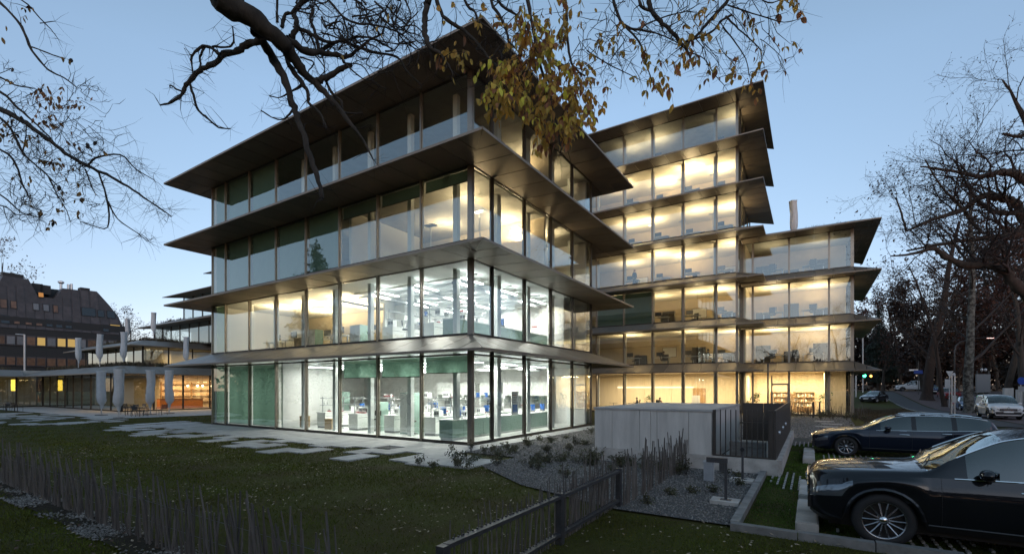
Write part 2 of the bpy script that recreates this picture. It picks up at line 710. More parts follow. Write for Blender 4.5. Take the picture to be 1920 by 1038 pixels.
# back and left walls, cores, partitions
MB().box(LX, -0.3, LY - 0.25, LY, 0.06, 15.0).build('wall', M['plaster'], lab)
MB().box(LX, LX + 0.2, 0.1, LY - 0.25, 0.06, 15.0).build('wall', M['plaster'], lab)
MB().box(LX + 0.25, -13.9, 4.2, 4.4, 0.07, 3.83).build('partition', M['plaster'], lab)
MB().box(-13.9, -13.75, 0.5, 4.4, 0.07, 3.83).build('partition', M['plaster'], lab)
mb = MB()
mb.box(-9.25, -9.1, 3.8, LY - 0.25, 4.46, 7.45)
mb.build('partition', M['plaster'], lab)
MB().box(LX + 0.25, -9.3, 6.6, 6.75, 4.46, 7.45).build('partition', M['cream_wall'], lab)
MB().box(-9.0, -0.5, 9.3, 9.45, 4.46, 7.45).build('partition', M['plaster'], lab)
MB().box(-8.3, -8.15, 0.7, 6, 8.21, 11.2).build('partition', M['plaster'], lab)
MB().box(LX + 0.25, -0.3, 6.6, 6.75, 8.21, 11.2).build('partition', M['cream_wall'], lab)
MB().box(LX + 0.25, -0.3, 7.2, 7.35, 11.96, 14.95).build('partition', M['cream_wall'], lab)
mb = MB()
for k in range(4):
    for i in range(8):
        x = -1.55 - 2.72 * i
        MB().box(x - 0.11, x + 0.11, 0.85, 1.07, FLR[k] + 0.012, LIP[k] + (0.165 if k == 0 else 0.025)).build('column', M['column_white'], lab)
    for y in (2.9, 5.6, 8.3, 10.9):
        MB().box(-1.02, -0.72, y, y + 0.3, FLR[k] + 0.012, LIP[k] + (0.165 if k == 0 else 0.025)).build('column', M['column_white'], lab)

# ceiling services in the two lab floors: ducts, rails and luminaires
for k in (0, 1):
    zc = LIP[k] + (0.1 if k == 0 else -0.02)
    for j, y in enumerate((1.6, 3.0, 4.4, 5.8, 7.2, 8.6)):
        xa = -13.5 if k == 0 else -9.0
        mb = MB()
        mb.tube([(xa, y + 0.3, zc - 0.28), (-0.9, y + 0.3, zc - 0.28)], 0.05 + 0.04 * (j % 2), 8)
        mb.box(xa, -0.9, y - 0.05, y + 0.02, zc - 0.16, zc - 0.1)
        mb.build('service_duct', M['plastic_white'], lab)
    mb = MB()
    for j in range(4):
        x = -1.9 - 2.72 * j
        mb.box(x - 0.12, x + 0.12, 1.2, 9.0, zc - 0.5, zc - 0.38)
    mb.build('service_tray', M['steel'], lab)
    for j in range(5 if k == 0 else 3):
        x = -1.4 - 2.72 * j
        for y in (1.9, 4.9, 7.9):
            MB().box(x - 0.07, x + 0.07, y - 0.75, y + 0.75, zc - 0.33, zc - 0.29).build('linear_luminaire', M['lamp_white'], lab)
            area(x, y, zc - 0.36, 0.3, 1.5, (98 if j < 4 else 45) if k == 0 else 54, WHITE)
for x in (-15.3, -18.5):       # room behind the drawn blinds
    area(x, 2.4, 3.4, 1.2, 1.2, 60, WHITE)
for x, y in ((-11.0, 2.6), (-14.2, 2.6), (-17.0, 2.4), (-12.2, 4.8), (-16.0, 4.9)):
    area(x, y, FLR[1] + 2.0, 0.5, 0.5, 92, WARM, up=True)
for x, y, p in ((-1.7, 2.6, 75), (-5.2, 4.6, 45), (-2.2, 5.6, 55), (-10.5, 3.5, 5), (-14.5, 3.5, 4)):
    area(x, y, FLR[2] + 2.0, 0.5, 0.5, p, WARM, up=True)
for x, y, p in ((-1.6, 9.0, 62), (-1.8, 6.2, 40)):
    area(x, y, FLR[2] + 2.0, 0.5, 0.5, p, WARM, up=True)
    area(x, y + 0.6, FLR[3] + 2.0, 0.5, 0.5, p * 0.55, WARM, up=True)

# ---- seven storey block behind
TX0, TX1, TY0, TY1 = -14.48, 6.30, 28.3, 37.2
tower = gthing('office_tower', 'tall seven storey glass office block with bronze eaves behind the concrete enclosure', 'building')
TB = [0, 1.67]
while TB[-1] < 20.7:
    TB.append(TB[-1] + 2.73)
TB[-1] = TX1 - TX0
for k in range(7):
    zl, zt = LIP[k], FLR[k + 1]
    zs = zl + 0.03
    eave_side(tower, (TX0, TY0), (TX1, TY0), (0, -1), 2.0, 1.5, 2.0, zl, zt, zs, k, k >= 3)
    if k < 4:
        eave_side(tower, (TX1, TY0), (TX1, 29.09), (1, 0), 2.0, 2.0, 0, zl, zt, zs, k, k >= 3, topmat='plastic_black' if k == 0 else 'bronze_panel')
    else:
        eave_side(tower, (TX1, TY0), (TX1, TY1), (1, 0), 2.0, 2.0, 1.5, zl, zt, zs, k, True)
    z0, z1 = FLR[k], zs + 0.01
    bl = {2: {4: (1, 'blind_dark'), 3: (1, 'blind_dark')}}.get(k)
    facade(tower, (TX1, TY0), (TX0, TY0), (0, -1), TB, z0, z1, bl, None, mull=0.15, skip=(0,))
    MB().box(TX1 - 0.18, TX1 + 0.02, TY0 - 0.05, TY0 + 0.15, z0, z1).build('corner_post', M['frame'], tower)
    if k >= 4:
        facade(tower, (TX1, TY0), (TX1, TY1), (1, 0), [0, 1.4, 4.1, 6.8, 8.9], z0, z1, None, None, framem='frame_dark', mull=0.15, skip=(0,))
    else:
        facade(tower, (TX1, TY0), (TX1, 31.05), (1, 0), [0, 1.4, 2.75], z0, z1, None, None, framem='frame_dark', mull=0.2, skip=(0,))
    if k < 6:
        MB().box(TX0 + 0.2, TX1 - 0.22, TY0 + 0.22, TY1 - 0.2, LIP[k] + 0.045, FLR[k + 1] - 0.01).build('floor_slab', M['ceiling_warm' if k else 'cream_wall'], tower)
    MB().box(TX0 + 0.2, TX1 - 0.2, TY0 + 0.2, TY1 - 0.2, FLR[k] - 0.005, FLR[k] + 0.01).build('floor_finish', M['floor_office'], tower)
    MB().box(TX0, TX1 - 0.2, 34.4, 34.6, FLR[k] + 0.01, LIP[k] + 0.04).build('partition', M['cream_panel' if k == 0 else 'office_wall'], tower)
    for i in range(6):
        x = 4.4 - 2.73 * i
        MB().tube([(x, TY0 + 1.0, FLR[k] + 0.01), (x, TY0 + 1.0, LIP[k] + 0.04)], 0.17, 10).build('column', M['concrete_in'], tower)
MB().box(TX0, TX1, TY0, TY1, 26.24, 26.95).build('roof', M['concrete_in'], tower)
MB().box(TX0, TX1, TY1 - 0.2, TY1, 0.0, 26.2).build('wall', M['plaster'], tower)
MB().box(TX0, TX0 + 0.2, TY0 + 0.1, TY1 - 0.2, 0.0, 26.2).build('wall', M['plaster'], tower)
MB().box(TX0, TX1 + 0.03, TY0 - 0.05, TY0 + 0.2, -0.1, 0.055).build('base_sill', M['frame_dark'], tower)
for k in range(1, 7):
    for i in range(4):
        x = 5.2 - 3.1 * i
        if (k * 5 + i * 3) % 11 == 0:
            continue
        p = (0, 84, 66, 78, 74, 125, 34)[k] * (0.75 + 0.5 * ((k * 7 + i * 3) % 5) / 4)
        area(x + 0.7 * math.sin(k * 2.3 + i * 4.1), 31.0 + 0.9 * math.sin(k * 1.7 + i * 2.9), FLR[k] + 1.75, 0.9, 0.9, p, WARM2, up=True)
for i in range(4):
    area(4.5 - 3.1 * i, 31.0, 3.55, 2.2, 0.5, 210, WARMG)

# ---- four storey block at the right
QX0, QX1, QY0, QY1 = 6.36, 14.30, 31.1, 43.0
wing = gthing('office_wing', 'four storey glass wing with bronze eaves beside the street, right of the tall block', 'building')
QB = [0, 1.62, 4.42, 7.16, 7.94]
for k in range(4):
    zl, zt = LIP[k], (FLR[k + 1] if k < 3 else 15.6)
    zs = zl + 0.03
    eave_side(wing, (QX0, QY0), (QX1, QY0), (0, -1), 2.0, 0, 1.55, zl, zt, zs, k, False)
    eave_side(wing, (QX1, QY0), (QX1, QY1), (1, 0), 1.55, 2.0, 1.5, zl, zt, zs, k, k >= 1)
    z0, z1 = FLR[k], zs + 0.01
    facade(wing, (QX1, QY0), (QX0, QY0), (0, -1), QB, z0, z1, None, None, mull=0.15, skip=(0,))
    facade(wing, (QX1, QY0), (QX1, QY1), (1, 0), [0, 1.5, 4.2, 6.9, 9.6, 11.9], z0, z1, None, None, framem='frame_dark', mull=0.15, skip=(0,))
    MB().box(QX1 - 0.2, QX1 + 0.02, QY0 - 0.05, QY0 + 0.15, z0, z1).build('corner_post', M['frame'], wing)
    if k < 3:
        MB().box(QX0 + 0.02, QX1 - 0.22, QY0 + 0.22, QY1 - 0.2, LIP[k] + 0.045, FLR[k + 1] - 0.01).build('floor_slab', M['ceiling_warm' if k else 'cream_wall'], wing)
    MB().box(QX0 + 0.02, QX1 - 0.2, QY0 + 0.2, QY1 - 0.2, FLR[k] - 0.005, FLR[k] + 0.01).build('floor_finish', M['floor_office'], wing)
    MB().box(QX0 + 0.02, QX1 - 0.25, 36.0, 36.2, FLR[k] + 0.01, LIP[k] + 0.04).build('partition', M['cream_panel' if k == 0 else 'office_wall'], wing)
MB().box(QX1 - 1.9, QX1 - 1.7, QY0 + 0.5, 36.0, 0.07, 3.72).build('partition', M['cream_wall'], wing)
MB().box(QX0, QX1, QY0, QY1, 15.0, 15.58).build('roof', M['concrete_in'], wing)
MB().box(QX0, QX1, QY1 - 0.2, QY1, 0.0, 15.0).build('wall', M['plaster'], wing)
MB().box(QX0, QX1 + 0.03, QY0 - 0.05, QY0 + 0.2, -0.1, 0.055).build('base_sill', M['frame_dark'], wing)
MB().box(QX0 + 0.02, QX0 + 0.2, QY0 + 0.2, 36.0, 0.06, 15.0).build('wall', M['cream_wall'], wing)
for k, p in ((1, 90), (2, 74), (3, 16)):
    for i in range(2):
        area(8.6 + 3.4 * i, 32.8 + i, FLR[k] + 1.75, 0.9, 0.9, p, WARM2, up=True)
for i in range(2):
    area(8.3 + 3.2 * i, 33.4, 3.55, 2.0, 0.5, 250, WARMG)
area(QX1 - 0.9, 33.0, 3.5, 0.6, 2.0, 60, WARMG)
# entrance door in the wing's ground floor
mb = MB()
xd0, xd1 = 8.55, 9.85
mb.box(xd0, xd0 + 0.1, QY0 - 0.06, QY0 + 0.02, 0.06, 3.4).box(xd1 - 0.1, xd1, QY0 - 0.06, QY0 + 0.02, 0.06, 2.7)
mb.box(xd0 + 0.1, xd1 - 0.1, QY0 - 0.06, QY0 + 0.02, 2.55, 2.7)
dr = mb.build('door_frame', M['frame'], wing)
mb = MB()
mb.tube([(xd1 - 0.2, QY0 - 0.1, 0.8), (xd1 - 0.2, QY0 - 0.1, 1.6)], 0.02, 6)
mb.build('door_handle', M['steel'], dr)
# ------------------------------------------------------------------ ground and paving
def sstep(a, b, t):
    t = max(0.0, min(1.0, (t - a) / (b - a)))
    return t * t * (3 - 2 * t)


def gz(wx, wy):
    """the street climbs gently beyond the wing"""
    return 1.75 * sstep(48, 80, wy) * sstep(12, 26, wx)


def gnd(mat):
    xs = sorted(set([-420, -260, -160, -100, -60] + list(range(-40, 130, 4)) + [150, 200, 280, 420]))
    ys = sorted(set([-120, -60, -30] + list(range(-20, 100, 4)) + [120, 160, 240, 400, 700]))
    v, f = [], []
    for y in ys:
        for x in xs:
            v.append((x, y, gz(x, y) - 0.03))
    n = len(xs)
    for j in range(len(ys) - 1):
        for i in range(n - 1):
            f.append((j * n + i, j * n + i + 1, (j + 1) * n + i + 1, (j + 1) * n + i))
    mb = MB()
    mb.v, mb.f, mb.m = v, f, [0] * len(f)
    o = mb.build('ground', mat, None, True)
    return tag(o, kind='structure')


pmat('soil_grass', (0.055, 0.064, 0.012), 0.9, spec=0.1, col2=(0.050, 0.036, 0.014), scale=0.6, bump=0.6, bscale=25, detail=8)
pmat('paving', (0.37, 0.36, 0.34), 0.75, noise=0.22, scale=2.2, bump=0.06, bscale=60, detail=8)
vary(M['paving'], 0.13)
pmat('asphalt', (0.045, 0.042, 0.043), 0.85, noise=0.25, scale=2.5, bump=0.2, bscale=120)
pmat('asphalt_red_glow', (0.095, 0.060, 0.056), 0.85, noise=0.25, scale=2.0, bump=0.2, bscale=120)  # reddish glow lying on the street is put into the asphalt colour
pmat('gravel_base', (0.12, 0.115, 0.11), 0.9, col2=(0.05, 0.048, 0.045), scale=30, bump=1.0, bscale=60)
pmat('kerb', (0.27, 0.26, 0.245), 0.85, col2=(0.13, 0.125, 0.115), scale=3.2, bump=0.15, bscale=40)
vary(M['kerb'], 0.12)
pmat('white_paint', (0.75, 0.74, 0.70), 0.7, noise=0.1)
pmat('soil_dark', (0.045, 0.036, 0.026), 0.95, spec=0.1, col2=(0.022, 0.019, 0.014), scale=9, bump=0.8, bscale=40)
gnd(M['soil_grass'])


def sheet(name, pts, z, mat, kind='structure'):
    """flat sheet in grid coordinates"""
    o = MB().quad(*[tuple(L(x, y, z)) for x, y in pts]).build(name, mat)
    return tag(o, kind=kind)


def strip(name, pts, w, z, mat):
    """a road-like sheet following the terrain; pts in grid coordinates"""
    mb = MB()
    out = []
    for i in range(len(pts) - 1):
        a, b = Vector(pts[i]), Vector(pts[i + 1])
        n = max(1, int((b - a).length / 3))
        for j in range(n + (i == len(pts) - 2)):
            out.append(a.lerp(b, j / n))
    prev = None
    for i, p in enumerate(out):
        t = (out[min(i + 1, len(out) - 1)] - out[max(i - 1, 0)]).normalized()
        nn = Vector((-t.y, t.x))
        row = []
        for k in (-1, -0.33, 0.33, 1):
            q = p + nn * (w / 2 * k)
            wq = L(q.x, q.y, 0)
            wq.z = gz(wq.x, wq.y) + z
            row.append(tuple(wq))
        if prev:
            for k in range(3):
                mb.quad(prev[k], row[k], row[k + 1], prev[k + 1])
        prev = row
    return tag(mb.build(name, mat, None, True), kind='structure')


strip('street', [(27.6, -60), (27.6, 86)], 9.6, 0.004, M['asphalt_red_glow'])
strip('crossroad', [(4, 90), (90, 90)], 8.0, 0.008, M['asphalt_red_glow'])
strip('parking_lane', [(19.9, -60), (19.9, 22)], 5.8, 0.012, M['asphalt'])
strip('footpath', [(21.4, 24), (21.4, 84)], 2.3, 0.016, M['asphalt'])
sheet('patio', [(-44.4, 3.0), (-69, 3.0), (-69, -2.1), (-46, -1.6), (-33, -1.7), (-32, 2.5), (-31.5, 14), (-44.4, 14)], 0.006, M['paving'])
sheet('gravel_bed', [(1.05, -1.6), (1.05, 12), (0.4, 30.8), (14, 30.8), (13, 12), (10.35, 6), (10.35, -6.35), (8.25, -6.35), (5.6, -5.4), (3.2, -3.7), (3.2, -1.7)], 0.004, M['gravel_base'])
sheet('gravel_strip', [(-30, -12.45), (6.0, -12.3), (6.0, -11.85), (-30, -11.75)], 0.004, M['soil_dark'])

terrace = tag(MB().prism([(-23.4, -2.35), (0.95, -2.35), (0.95, 12.0), (0.07, 12.0), (0.07, -0.07), (-20.7, -0.07), (-23.4, -0.07)], -0.2, -0.012).build('terrace_bed', M['gravel_base']), kind='structure')
terrace.location = L(0, 0, 0)
terrace.rotation_euler = (0, 0, TH)
rs = random.Random(3)


def slab_piece(parent, x0, x1, y0, y1, z=0.018):
    return MB().box(x0 + 0.004, x1 - 0.004, y0 + 0.004, y1 - 0.004, -0.06, z + rs.uniform(-0.003, 0.003)).build('paving_slab', M['paving'], parent)


w = 0.93
for i in range(26):
    x1 = 0.95 - i * w
    x0 = x1 - w
    y = -0.08
    ln = rs.choice((1.6, 2.0, 2.4, 2.8, 3.4))
    if i < 1:
        ln = 3.3
    while y > -ln:
        h = rs.choice((1.3, 1.3, 1.7))
        slab_piece(terrace, x0, x1, y - h, y)
        y -= h
    if rs.random() < 0.6 and y > -4.0:
        y -= rs.uniform(0.35, 0.9)
        slab_piece(terrace, x0, x1, y - 1.3, y, 0.012)
        if rs.random() < 0.25 and y > -3.4:
            y -= rs.uniform(1.6, 2.0)
            slab_piece(terrace, x0, x1, y - 1.0, y, 0.012)
slab_piece(terrace, 0.95, 2.05, -4.6, -2.2)
slab_piece(terrace, 2.05, 3.15, -4.3, -2.6)
for j in range(9):
    slab_piece(terrace, 0.07, 0.95, -0.07 + j * 1.34, -0.07 + (j + 1) * 1.34 - 0.002)
stones = tag(MB().box(-0.4, 0.4, -0.4, 0.4, -0.08, -0.02).build('stepping_path', M['gravel_base']), kind='structure')
stones.location = L(-38, -4, 0)
stones.rotation_euler = (0, 0, TH)
for i in range(46):
    x, y = rs.uniform(-13, 9), rs.uniform(-4.0, 2.1)
    slab_piece(stones, x, x + 0.9, y, y + rs.choice((0.9, 1.3, 1.7)), 0.014)
for i in range(14):     # by the far end of the terrace
    x, y = rs.uniform(12.5, 15.5), rs.uniform(-0.5, 3.2)
    slab_piece(stones, x, x + 0.9, y, y + 1.3, 0.014)

# kerb round the parking bays
kerb = gthing('stone_kerb', 'grey stone kerb edging the grass parking bays', 'kerb')
for j in range(6):
    MB().box(10.30, 10.44, -6.4 + j * 0.95, -6.4 + (j + 1) * 0.95 - 0.012, -0.1, 0.10).build('kerb_stone', M['kerb'], kerb)
for j in range(11):
    MB().box(10.32 + j * 0.95, 10.32 + (j + 1) * 0.95 - 0.014, -6.56, -6.412, -0.1, 0.09 + 0.008 * (j % 3)).build('kerb_stone', M['kerb'], kerb)
fk = tag(MB().box(0, 0.01, 0, 0.01, -0.3, -0.29).build('footpath_kerb', M['kerb']), kind='structure')
for j in range(22):
    p0, p1 = L(20.2, 24 + j * 2.7), L(20.2, 24 + j * 2.7 + 2.68)
    z0, z1 = gz(p0.x, p0.y), gz(p1.x, p1.y)
    a, b = p0 - UX * 0.08, p1 - UX * 0.08
    MB().slab([(p0.x, p0.y, z0 + 0.1), (p1.x, p1.y, z1 + 0.1), (b.x, b.y, z1 + 0.1), (a.x, a.y, z0 + 0.1)], (0, 0, -0.2)).build('kerb_stone', M['kerb'], fk)

# ------------------------------------------------------------------ the low pavilion and the stepped blocks behind it
pav = gthing('garden_pavilion', 'low glazed pavilion with sloped grey metal eaves and planted roof, left of the laboratory block', 'building')


def simple_block(root, x0, x1, y0, y1, k, ov=2.0, front=True, right=True, bay=2.7, e_left=1.6, wallmat='cream_wall', floor=True, step=2.7, partition=5.0, rcut=None):
    zl, zt = LIP[k], FLR[k + 1]
    zs = zl + 0.05
    z0, z1 = FLR[k], zs + 0.01
    nf, nr = max(1, round((x1 - x0) / bay)), max(1, round((y1 - y0) / bay))
    if front:
        eave_side(root, (x0, y0), (x1, y0), (0, -1), ov, e_left, ov if right else 0, zl, zt, zs, k, False, step=step)
        facade(root, (x1, y0), (x0, y0), (0, -1), [(x1 - x0) * i / nf for i in range(nf + 1)], z0, z1, None, None, gl='glass_far', framem='frame_dark', mull=0.17, skip=(0,))
    if right:
        eave_side(root, (x1, y0), (x1, y1), (1, 0), ov, ov if front else 0, 0, zl, zt, zs, k, False, step=step)
        facade(root, (x1, y0), (x1, y1), (1, 0), [(y1 - y0) * i / nr for i in range(nr + 1)], z0, z1, None, None, gl='glass_far', framem='frame_dark', mull=0.17)
    MB().box(x0, x1 - 0.15, y0 + 0.15, y1, zl + 0.06, zt - 0.01).build('roof_slab', M['concrete_in'], root)
    MB().box(x0, x1 - 0.15, y0 + 0.15, y1, z0 - 0.02, z0 + 0.01).build('floor_finish', M['floor_office'], root)
    MB().box(x0, x1 - partition, y0 + partition, y0 + partition + 0.2, z0 + 0.01, zl + 0.05).build('wall', M[wallmat], root)
    MB().box(x1 - partition - 0.2, x1 - partition, y0 + partition + 0.2, y1, z0 + 0.01, zl + 0.05).build('wall', M[wallmat], root)


simple_block(pav, -69, -44.4, 3.0, 24, 0, wallmat='cream_panel', e_left=0)
eave_side(pav, (-69, -4), (-69, 1.0), (1, 0), 2.0, 0, 0, LIP[0], FLR[1], LIP[0] + 0.05, 0, False, step=2.7)
facade(pav, (-69, -4), (-69, 3.0), (1, 0), [0, 2.4, 4.7, 7.0], 0.06, LIP[0] + 0.06, None, None, gl='glass_far', framem='frame_dark', mull=0.17)
MB().box(-90, -69.2, -4, 3, LIP[0] + 0.06, 4.44).build('roof_slab', M['concrete_in'], pav)
MB().box(-74.2, -74, -4, 3.5, 0.05, LIP[0] + 0.05).build('wall', M['concrete_in'], pav)
simple_block(pav, -78, -58, 9.5, 26, 1)
simple_block(pav, -72.4, -42, 16, 28, 2, right=False)
simple_block(pav, -63.4, -42, 16.2, 28, 3, right=False)
simple_block(pav, -60.4, -42, 20.1, 28, 4, right=False)
for x, y, p in ((-47, 5.6, 190), (-47, 9.5, 190), (-47, 13, 160)):
    area(x, y, 3.5, 1.6, 1.6, p, (1.0, 0.62, 0.30))
for x in (-50.5, -55, -60):
    area(x, 5.5, 3.5, 1.2, 1.2, 16, (1.0, 0.66, 0.25))
for x, y in ((-60.2, 12.5), (-60.2, 17), (-64, 12.5)):
    area(x, y, 7.2, 1.5, 1.0, 75, (1.0, 0.72, 0.36))
# coffee bar inside the pavilion
bar = gthing('coffee_bar', 'long orange wooden bar counter glowing inside the garden pavilion', 'bar counter', -47.6, 7.2, 0.08)
MB().box(-0.4, 0.4, 0, 4.2, 0, 1.05).build('counter_body', vary(pmat('bar_orange', (0.55, 0.20, 0.05), 0.5, noise=0.15), 0.02), bar)
MB().box(-0.45, 0.45, -0.05, 4.25, 1.05, 1.10).build('worktop', M['oak'], bar)
shelf = gthing('bottle_shelf', 'wooden bottle shelf on the back wall behind the pavilion bar', 'shelf', -49.2, 8.0, 0.08)
for z in (0.9, 1.5, 2.1, 2.7):
    MB().box(0, 0.3, 0, 6, z, z + 0.04).build('shelf_board', M['oak'], shelf)
for y in (0, 3, 6):
    MB().box(0.0, 0.28, y - 0.03, y + 0.03, 0, 2.9).build('upright', M['oak'], shelf)
for i in range(5):
    t = gthing('pendant_lamp', 'small round pendant lamp glowing over the pavilion bar, %s from the left' % ORD[i], 'lamp', -46.6 + 0.5 * (i % 2), 9.6 + i * 0.75, 2.55, 0, 'pendant lamps over the pavilion bar')
    MB().ball((0, 0, 0), 0.11, 0.11, 0.11).build('lamp_globe', M['lamp_warm'], t, True)
    MB().tube([(0, 0, 0.1), (0, 0, 1.15)], 0.012, 4).build('cord', M['plastic_black'], t)
lan = gthing('hanging_lantern', 'tall yellow lantern hanging inside the dark left end of the pavilion', 'lantern', -68.9, 6.1, 1.6)
lan.location = L(-71.2, 0.9, 1.95)
MB().lathe([(0.02, 0.0), (0.24, 0.02), (0.26, 0.7), (0.24, 1.38), (0.02, 1.4)], 12).build('shade', emat('lantern_glow', (1.0, 0.62, 0.08), 1.5), lan, True)
MB().tube([(0, 0, 1.4), (0, 0, 1.78)], 0.015, 4).build('cord', M['plastic_black'], lan)


def tufts(name, spots, mat, h=(0.25, 0.6), n=14, spread=0.35, seed=1, width=0.03):
    """thin upright leaves in clumps: one stuff mesh. spots are world points"""
    r = np.random.RandomState(seed)
    V, F = [], []
    for p in spots:
        for j in range(n):
            a = r.uniform(0, 6.283)
            d = r.uniform(0, spread)
            bx, by = p[0] + d * math.cos(a), p[1] + d * math.sin(a)
            hh = r.uniform(*h)
            lean = r.uniform(0, 0.5) * hh
            b = r.uniform(0, 6.283)
            dx, dy = math.cos(b) * lean, math.sin(b) * lean
            wx, wy = -math.sin(b) * width, math.cos(b) * width
            k = len(V)
            V += [(bx - wx, by - wy, p[2]), (bx + wx, by + wy, p[2]), (bx + dx * 0.4 + wx, by + dy * 0.4 + wy, p[2] + hh * 0.6), (bx + dx, by + dy, p[2] + hh)]
            F += [(k, k + 1, k + 2), (k, k + 2, k + 3)]
    return np_mesh(name, np.array(V), np.array(F), mat)


vary(pmat('roof_plants', (0.055, 0.052, 0.022), 0.8, col2=(0.07, 0.04, 0.025), scale=1.5), 0.1)
pts = []
rr = random.Random(11)
for i in range(260):
    pts.append(tuple(L(rr.uniform(-69, -44.8), rr.uniform(3.2, 5.2), 4.43)))
    pts.append(tuple(L(rr.uniform(-47, -44.8), rr.uniform(3.2, 22), 4.43)))
for i in range(120):
    pts.append(tuple(L(rr.uniform(-88, -69.4), rr.uniform(-3.8, 1), 4.43)))
    pts.append(tuple(L(rr.uniform(-76, -58.4), rr.uniform(9.8, 12), 8.2)))
    pts.append(tuple(L(rr.uniform(-60, -58.4), rr.uniform(9.8, 24), 8.2)))
for i in range(60):
    pts.append(tuple(L(rr.uniform(-72, -63.5), rr.uniform(16.5, 18), 11.95)))
tag(tufts('roof_planting', pts, M['roof_plants'], (0.2, 0.6), 16, 0.5, 4, 0.03), kind='stuff')
pts = [tuple(L(rr.uniform(9.3, 13.6), QY0 + rr.uniform(0.6, 5), 15.58)) for i in range(90)]
tag(tufts('rooftop_plants', pts, M['roof_plants'], (0.12, 0.4), 16, 0.4, 5, 0.012), kind='stuff')

# ------------------------------------------------------------------ dark shingled building far left
pmat('shingle', (0.060, 0.050, 0.052), 0.55, noise=0.25, scale=1.5, bump=0.1, bscale=12)
vary(M['shingle'], 0.18)
pmat('dark_band', (0.020, 0.018, 0.018), 0.6)
pmat('win_dark', (0.02, 0.024, 0.025), 0.15, spec=0.8)
vary(pmat('win_grey', (0.16, 0.16, 0.17), 0.3, noise=0.2), 0.2)
vary(pmat('win_brown', (0.16, 0.085, 0.05), 0.3, noise=0.3, scale=2), 0.3)
emat('win_lit', (1.0, 0.66, 0.22), 0.26)
emat('win_orange', (1.0, 0.45, 0.14), 0.26)
DX = -105.0
dark = gthing('dark_shingled_building', 'dark brown shingled building with slanted upper storeys behind the pavilion', 'building')


def onplane(px, py):
    """grid (y, z) where the ray of a photograph pixel meets the plane x = DX"""
    r = (px - CX) / FPX
    o = L(DX, 0)
    y = (o.x - r * o.y) / (r * UY.y - UY.x)
    dep = o.y + UY.y * y
    return y, CAM_H - (py - HY) / FPX * dep


def pnl(name, px0, px1, py0, py1, mat, parent, out=0.1, lean=0.0, shrink=0.0, thick=0.25):
    """a rectangle of the facade, given by the pixel extents measured on the photograph"""
    ya, za = onplane(px0, py1)
    yb, zb = onplane(px1, py0)
    y0, y1 = ya + shrink, yb - shrink
    z0, z1 = za + shrink, zb - shrink
    f = lambda z: DX + out - max(0.0, z - 12.5) * 0.22 * lean
    mb = MB()
    mb.slab([(f(z0), y0, z0), (f(z0), y1, z0), (f(z1), y1, z1), (f(z1), y0, z1)], (-thick, 0, 0))
    return mb.build(name, mat, parent)


def outline_slab(name, pix, mat, out, depth):
    mb = MB()
    pts = []
    for px, py in pix:
        y, z = onplane(px, py)
        pts.append((DX + out - max(0.0, z - 12.5) * 0.22, y, z))
    mb.slab(pts, (-depth, 0, 0))
    return mb.build(name, mat, dark)


outline_slab('mansard', [(-60, 614), (10, 613), (238, 628), (225, 592), (211, 572), (190, 546), (124, 538), (106, 558), (76, 554), (60, 521), (12, 513), (-10, 548), (-60, 560)], M['shingle'], 0, 14)
outline_slab('roof_step', [(60, 560), (122, 560), (126, 538), (70, 531)], M['dark_band'], -2.5, 10)
body = pnl('lower_wall', -70, 236, 612, 735, M['dark_band'], dark, -0.1, 0, 0, 14)
for i in range(-4, 14):        # shingle plates of the slanted storeys
    px0 = -2 + i * 17.4
    for j in range(6):
        if j == 0:
            continue
        py1 = 613 - 16.0 * j + 0.063 * px0 + 16
        xa, xb = px0 + 0.5 * j * (j > 2), px0 + 17.0
        top = py1 - 15.6
        cx = (xa + xb) / 2
        lim = 514 if cx < 58 else (556 if cx < 120 else (540 if cx < 185 else 546 + (cx - 185) * 1.15))
        if cx < 8:
            lim = 514 + (8 - cx) * 2.2
        if top < lim + 2 or xb > 236:
            continue
        pnl('shingle_plate', xa, xb, top, py1, M['shingle'], dark, 0.06 + 0.02 * ((i + j) % 2), 1, 0.02, 0.1)
WL = [(9, 568, 14, 17, 'win_brown'), (28, 570, 12, 14, 'win_brown'), (70, 574, 12, 13, 'win_grey'), (89, 576, 12, 13, 'win_grey'), (107, 578, 10, 14, 'win_brown'),
      (169, 584, 27, 14, 'win_dark'), (192, 587, 13, 13, 'win_dark'), (211, 589, 16, 13, 'win_dark'), (10, 598, 18, 15, 'win_dark'), (32, 600, 12, 14, 'win_brown'),
      (54, 602, 13, 13, 'win_brown'), (74, 604, 13, 13, 'win_brown'), (93, 605, 13, 14, 'win_dark'), (111, 607, 13, 14, 'win_dark'), (129, 608, 13, 14, 'win_dark'),
      (199, 615, 12, 13, 'win_dark'), (217, 613, 20, 9, 'win_lit'), (81, 551, 11, 9, 'win_orange')]
for (px, py, w_, h_, mt) in WL:
    wi = pnl('window', px - w_ / 2, px + w_ / 2, py - h_ / 2, py + h_ / 2, M['dark_band'], dark, 0.16, 1, 0, 0.12)
    pnl('pane', px - w_ / 2 + 1, px + w_ / 2 - 1, py - h_ / 2 + 1, py + h_ / 2 - 1, M[mt], wi, 0.20, 1, 0, 0.05)
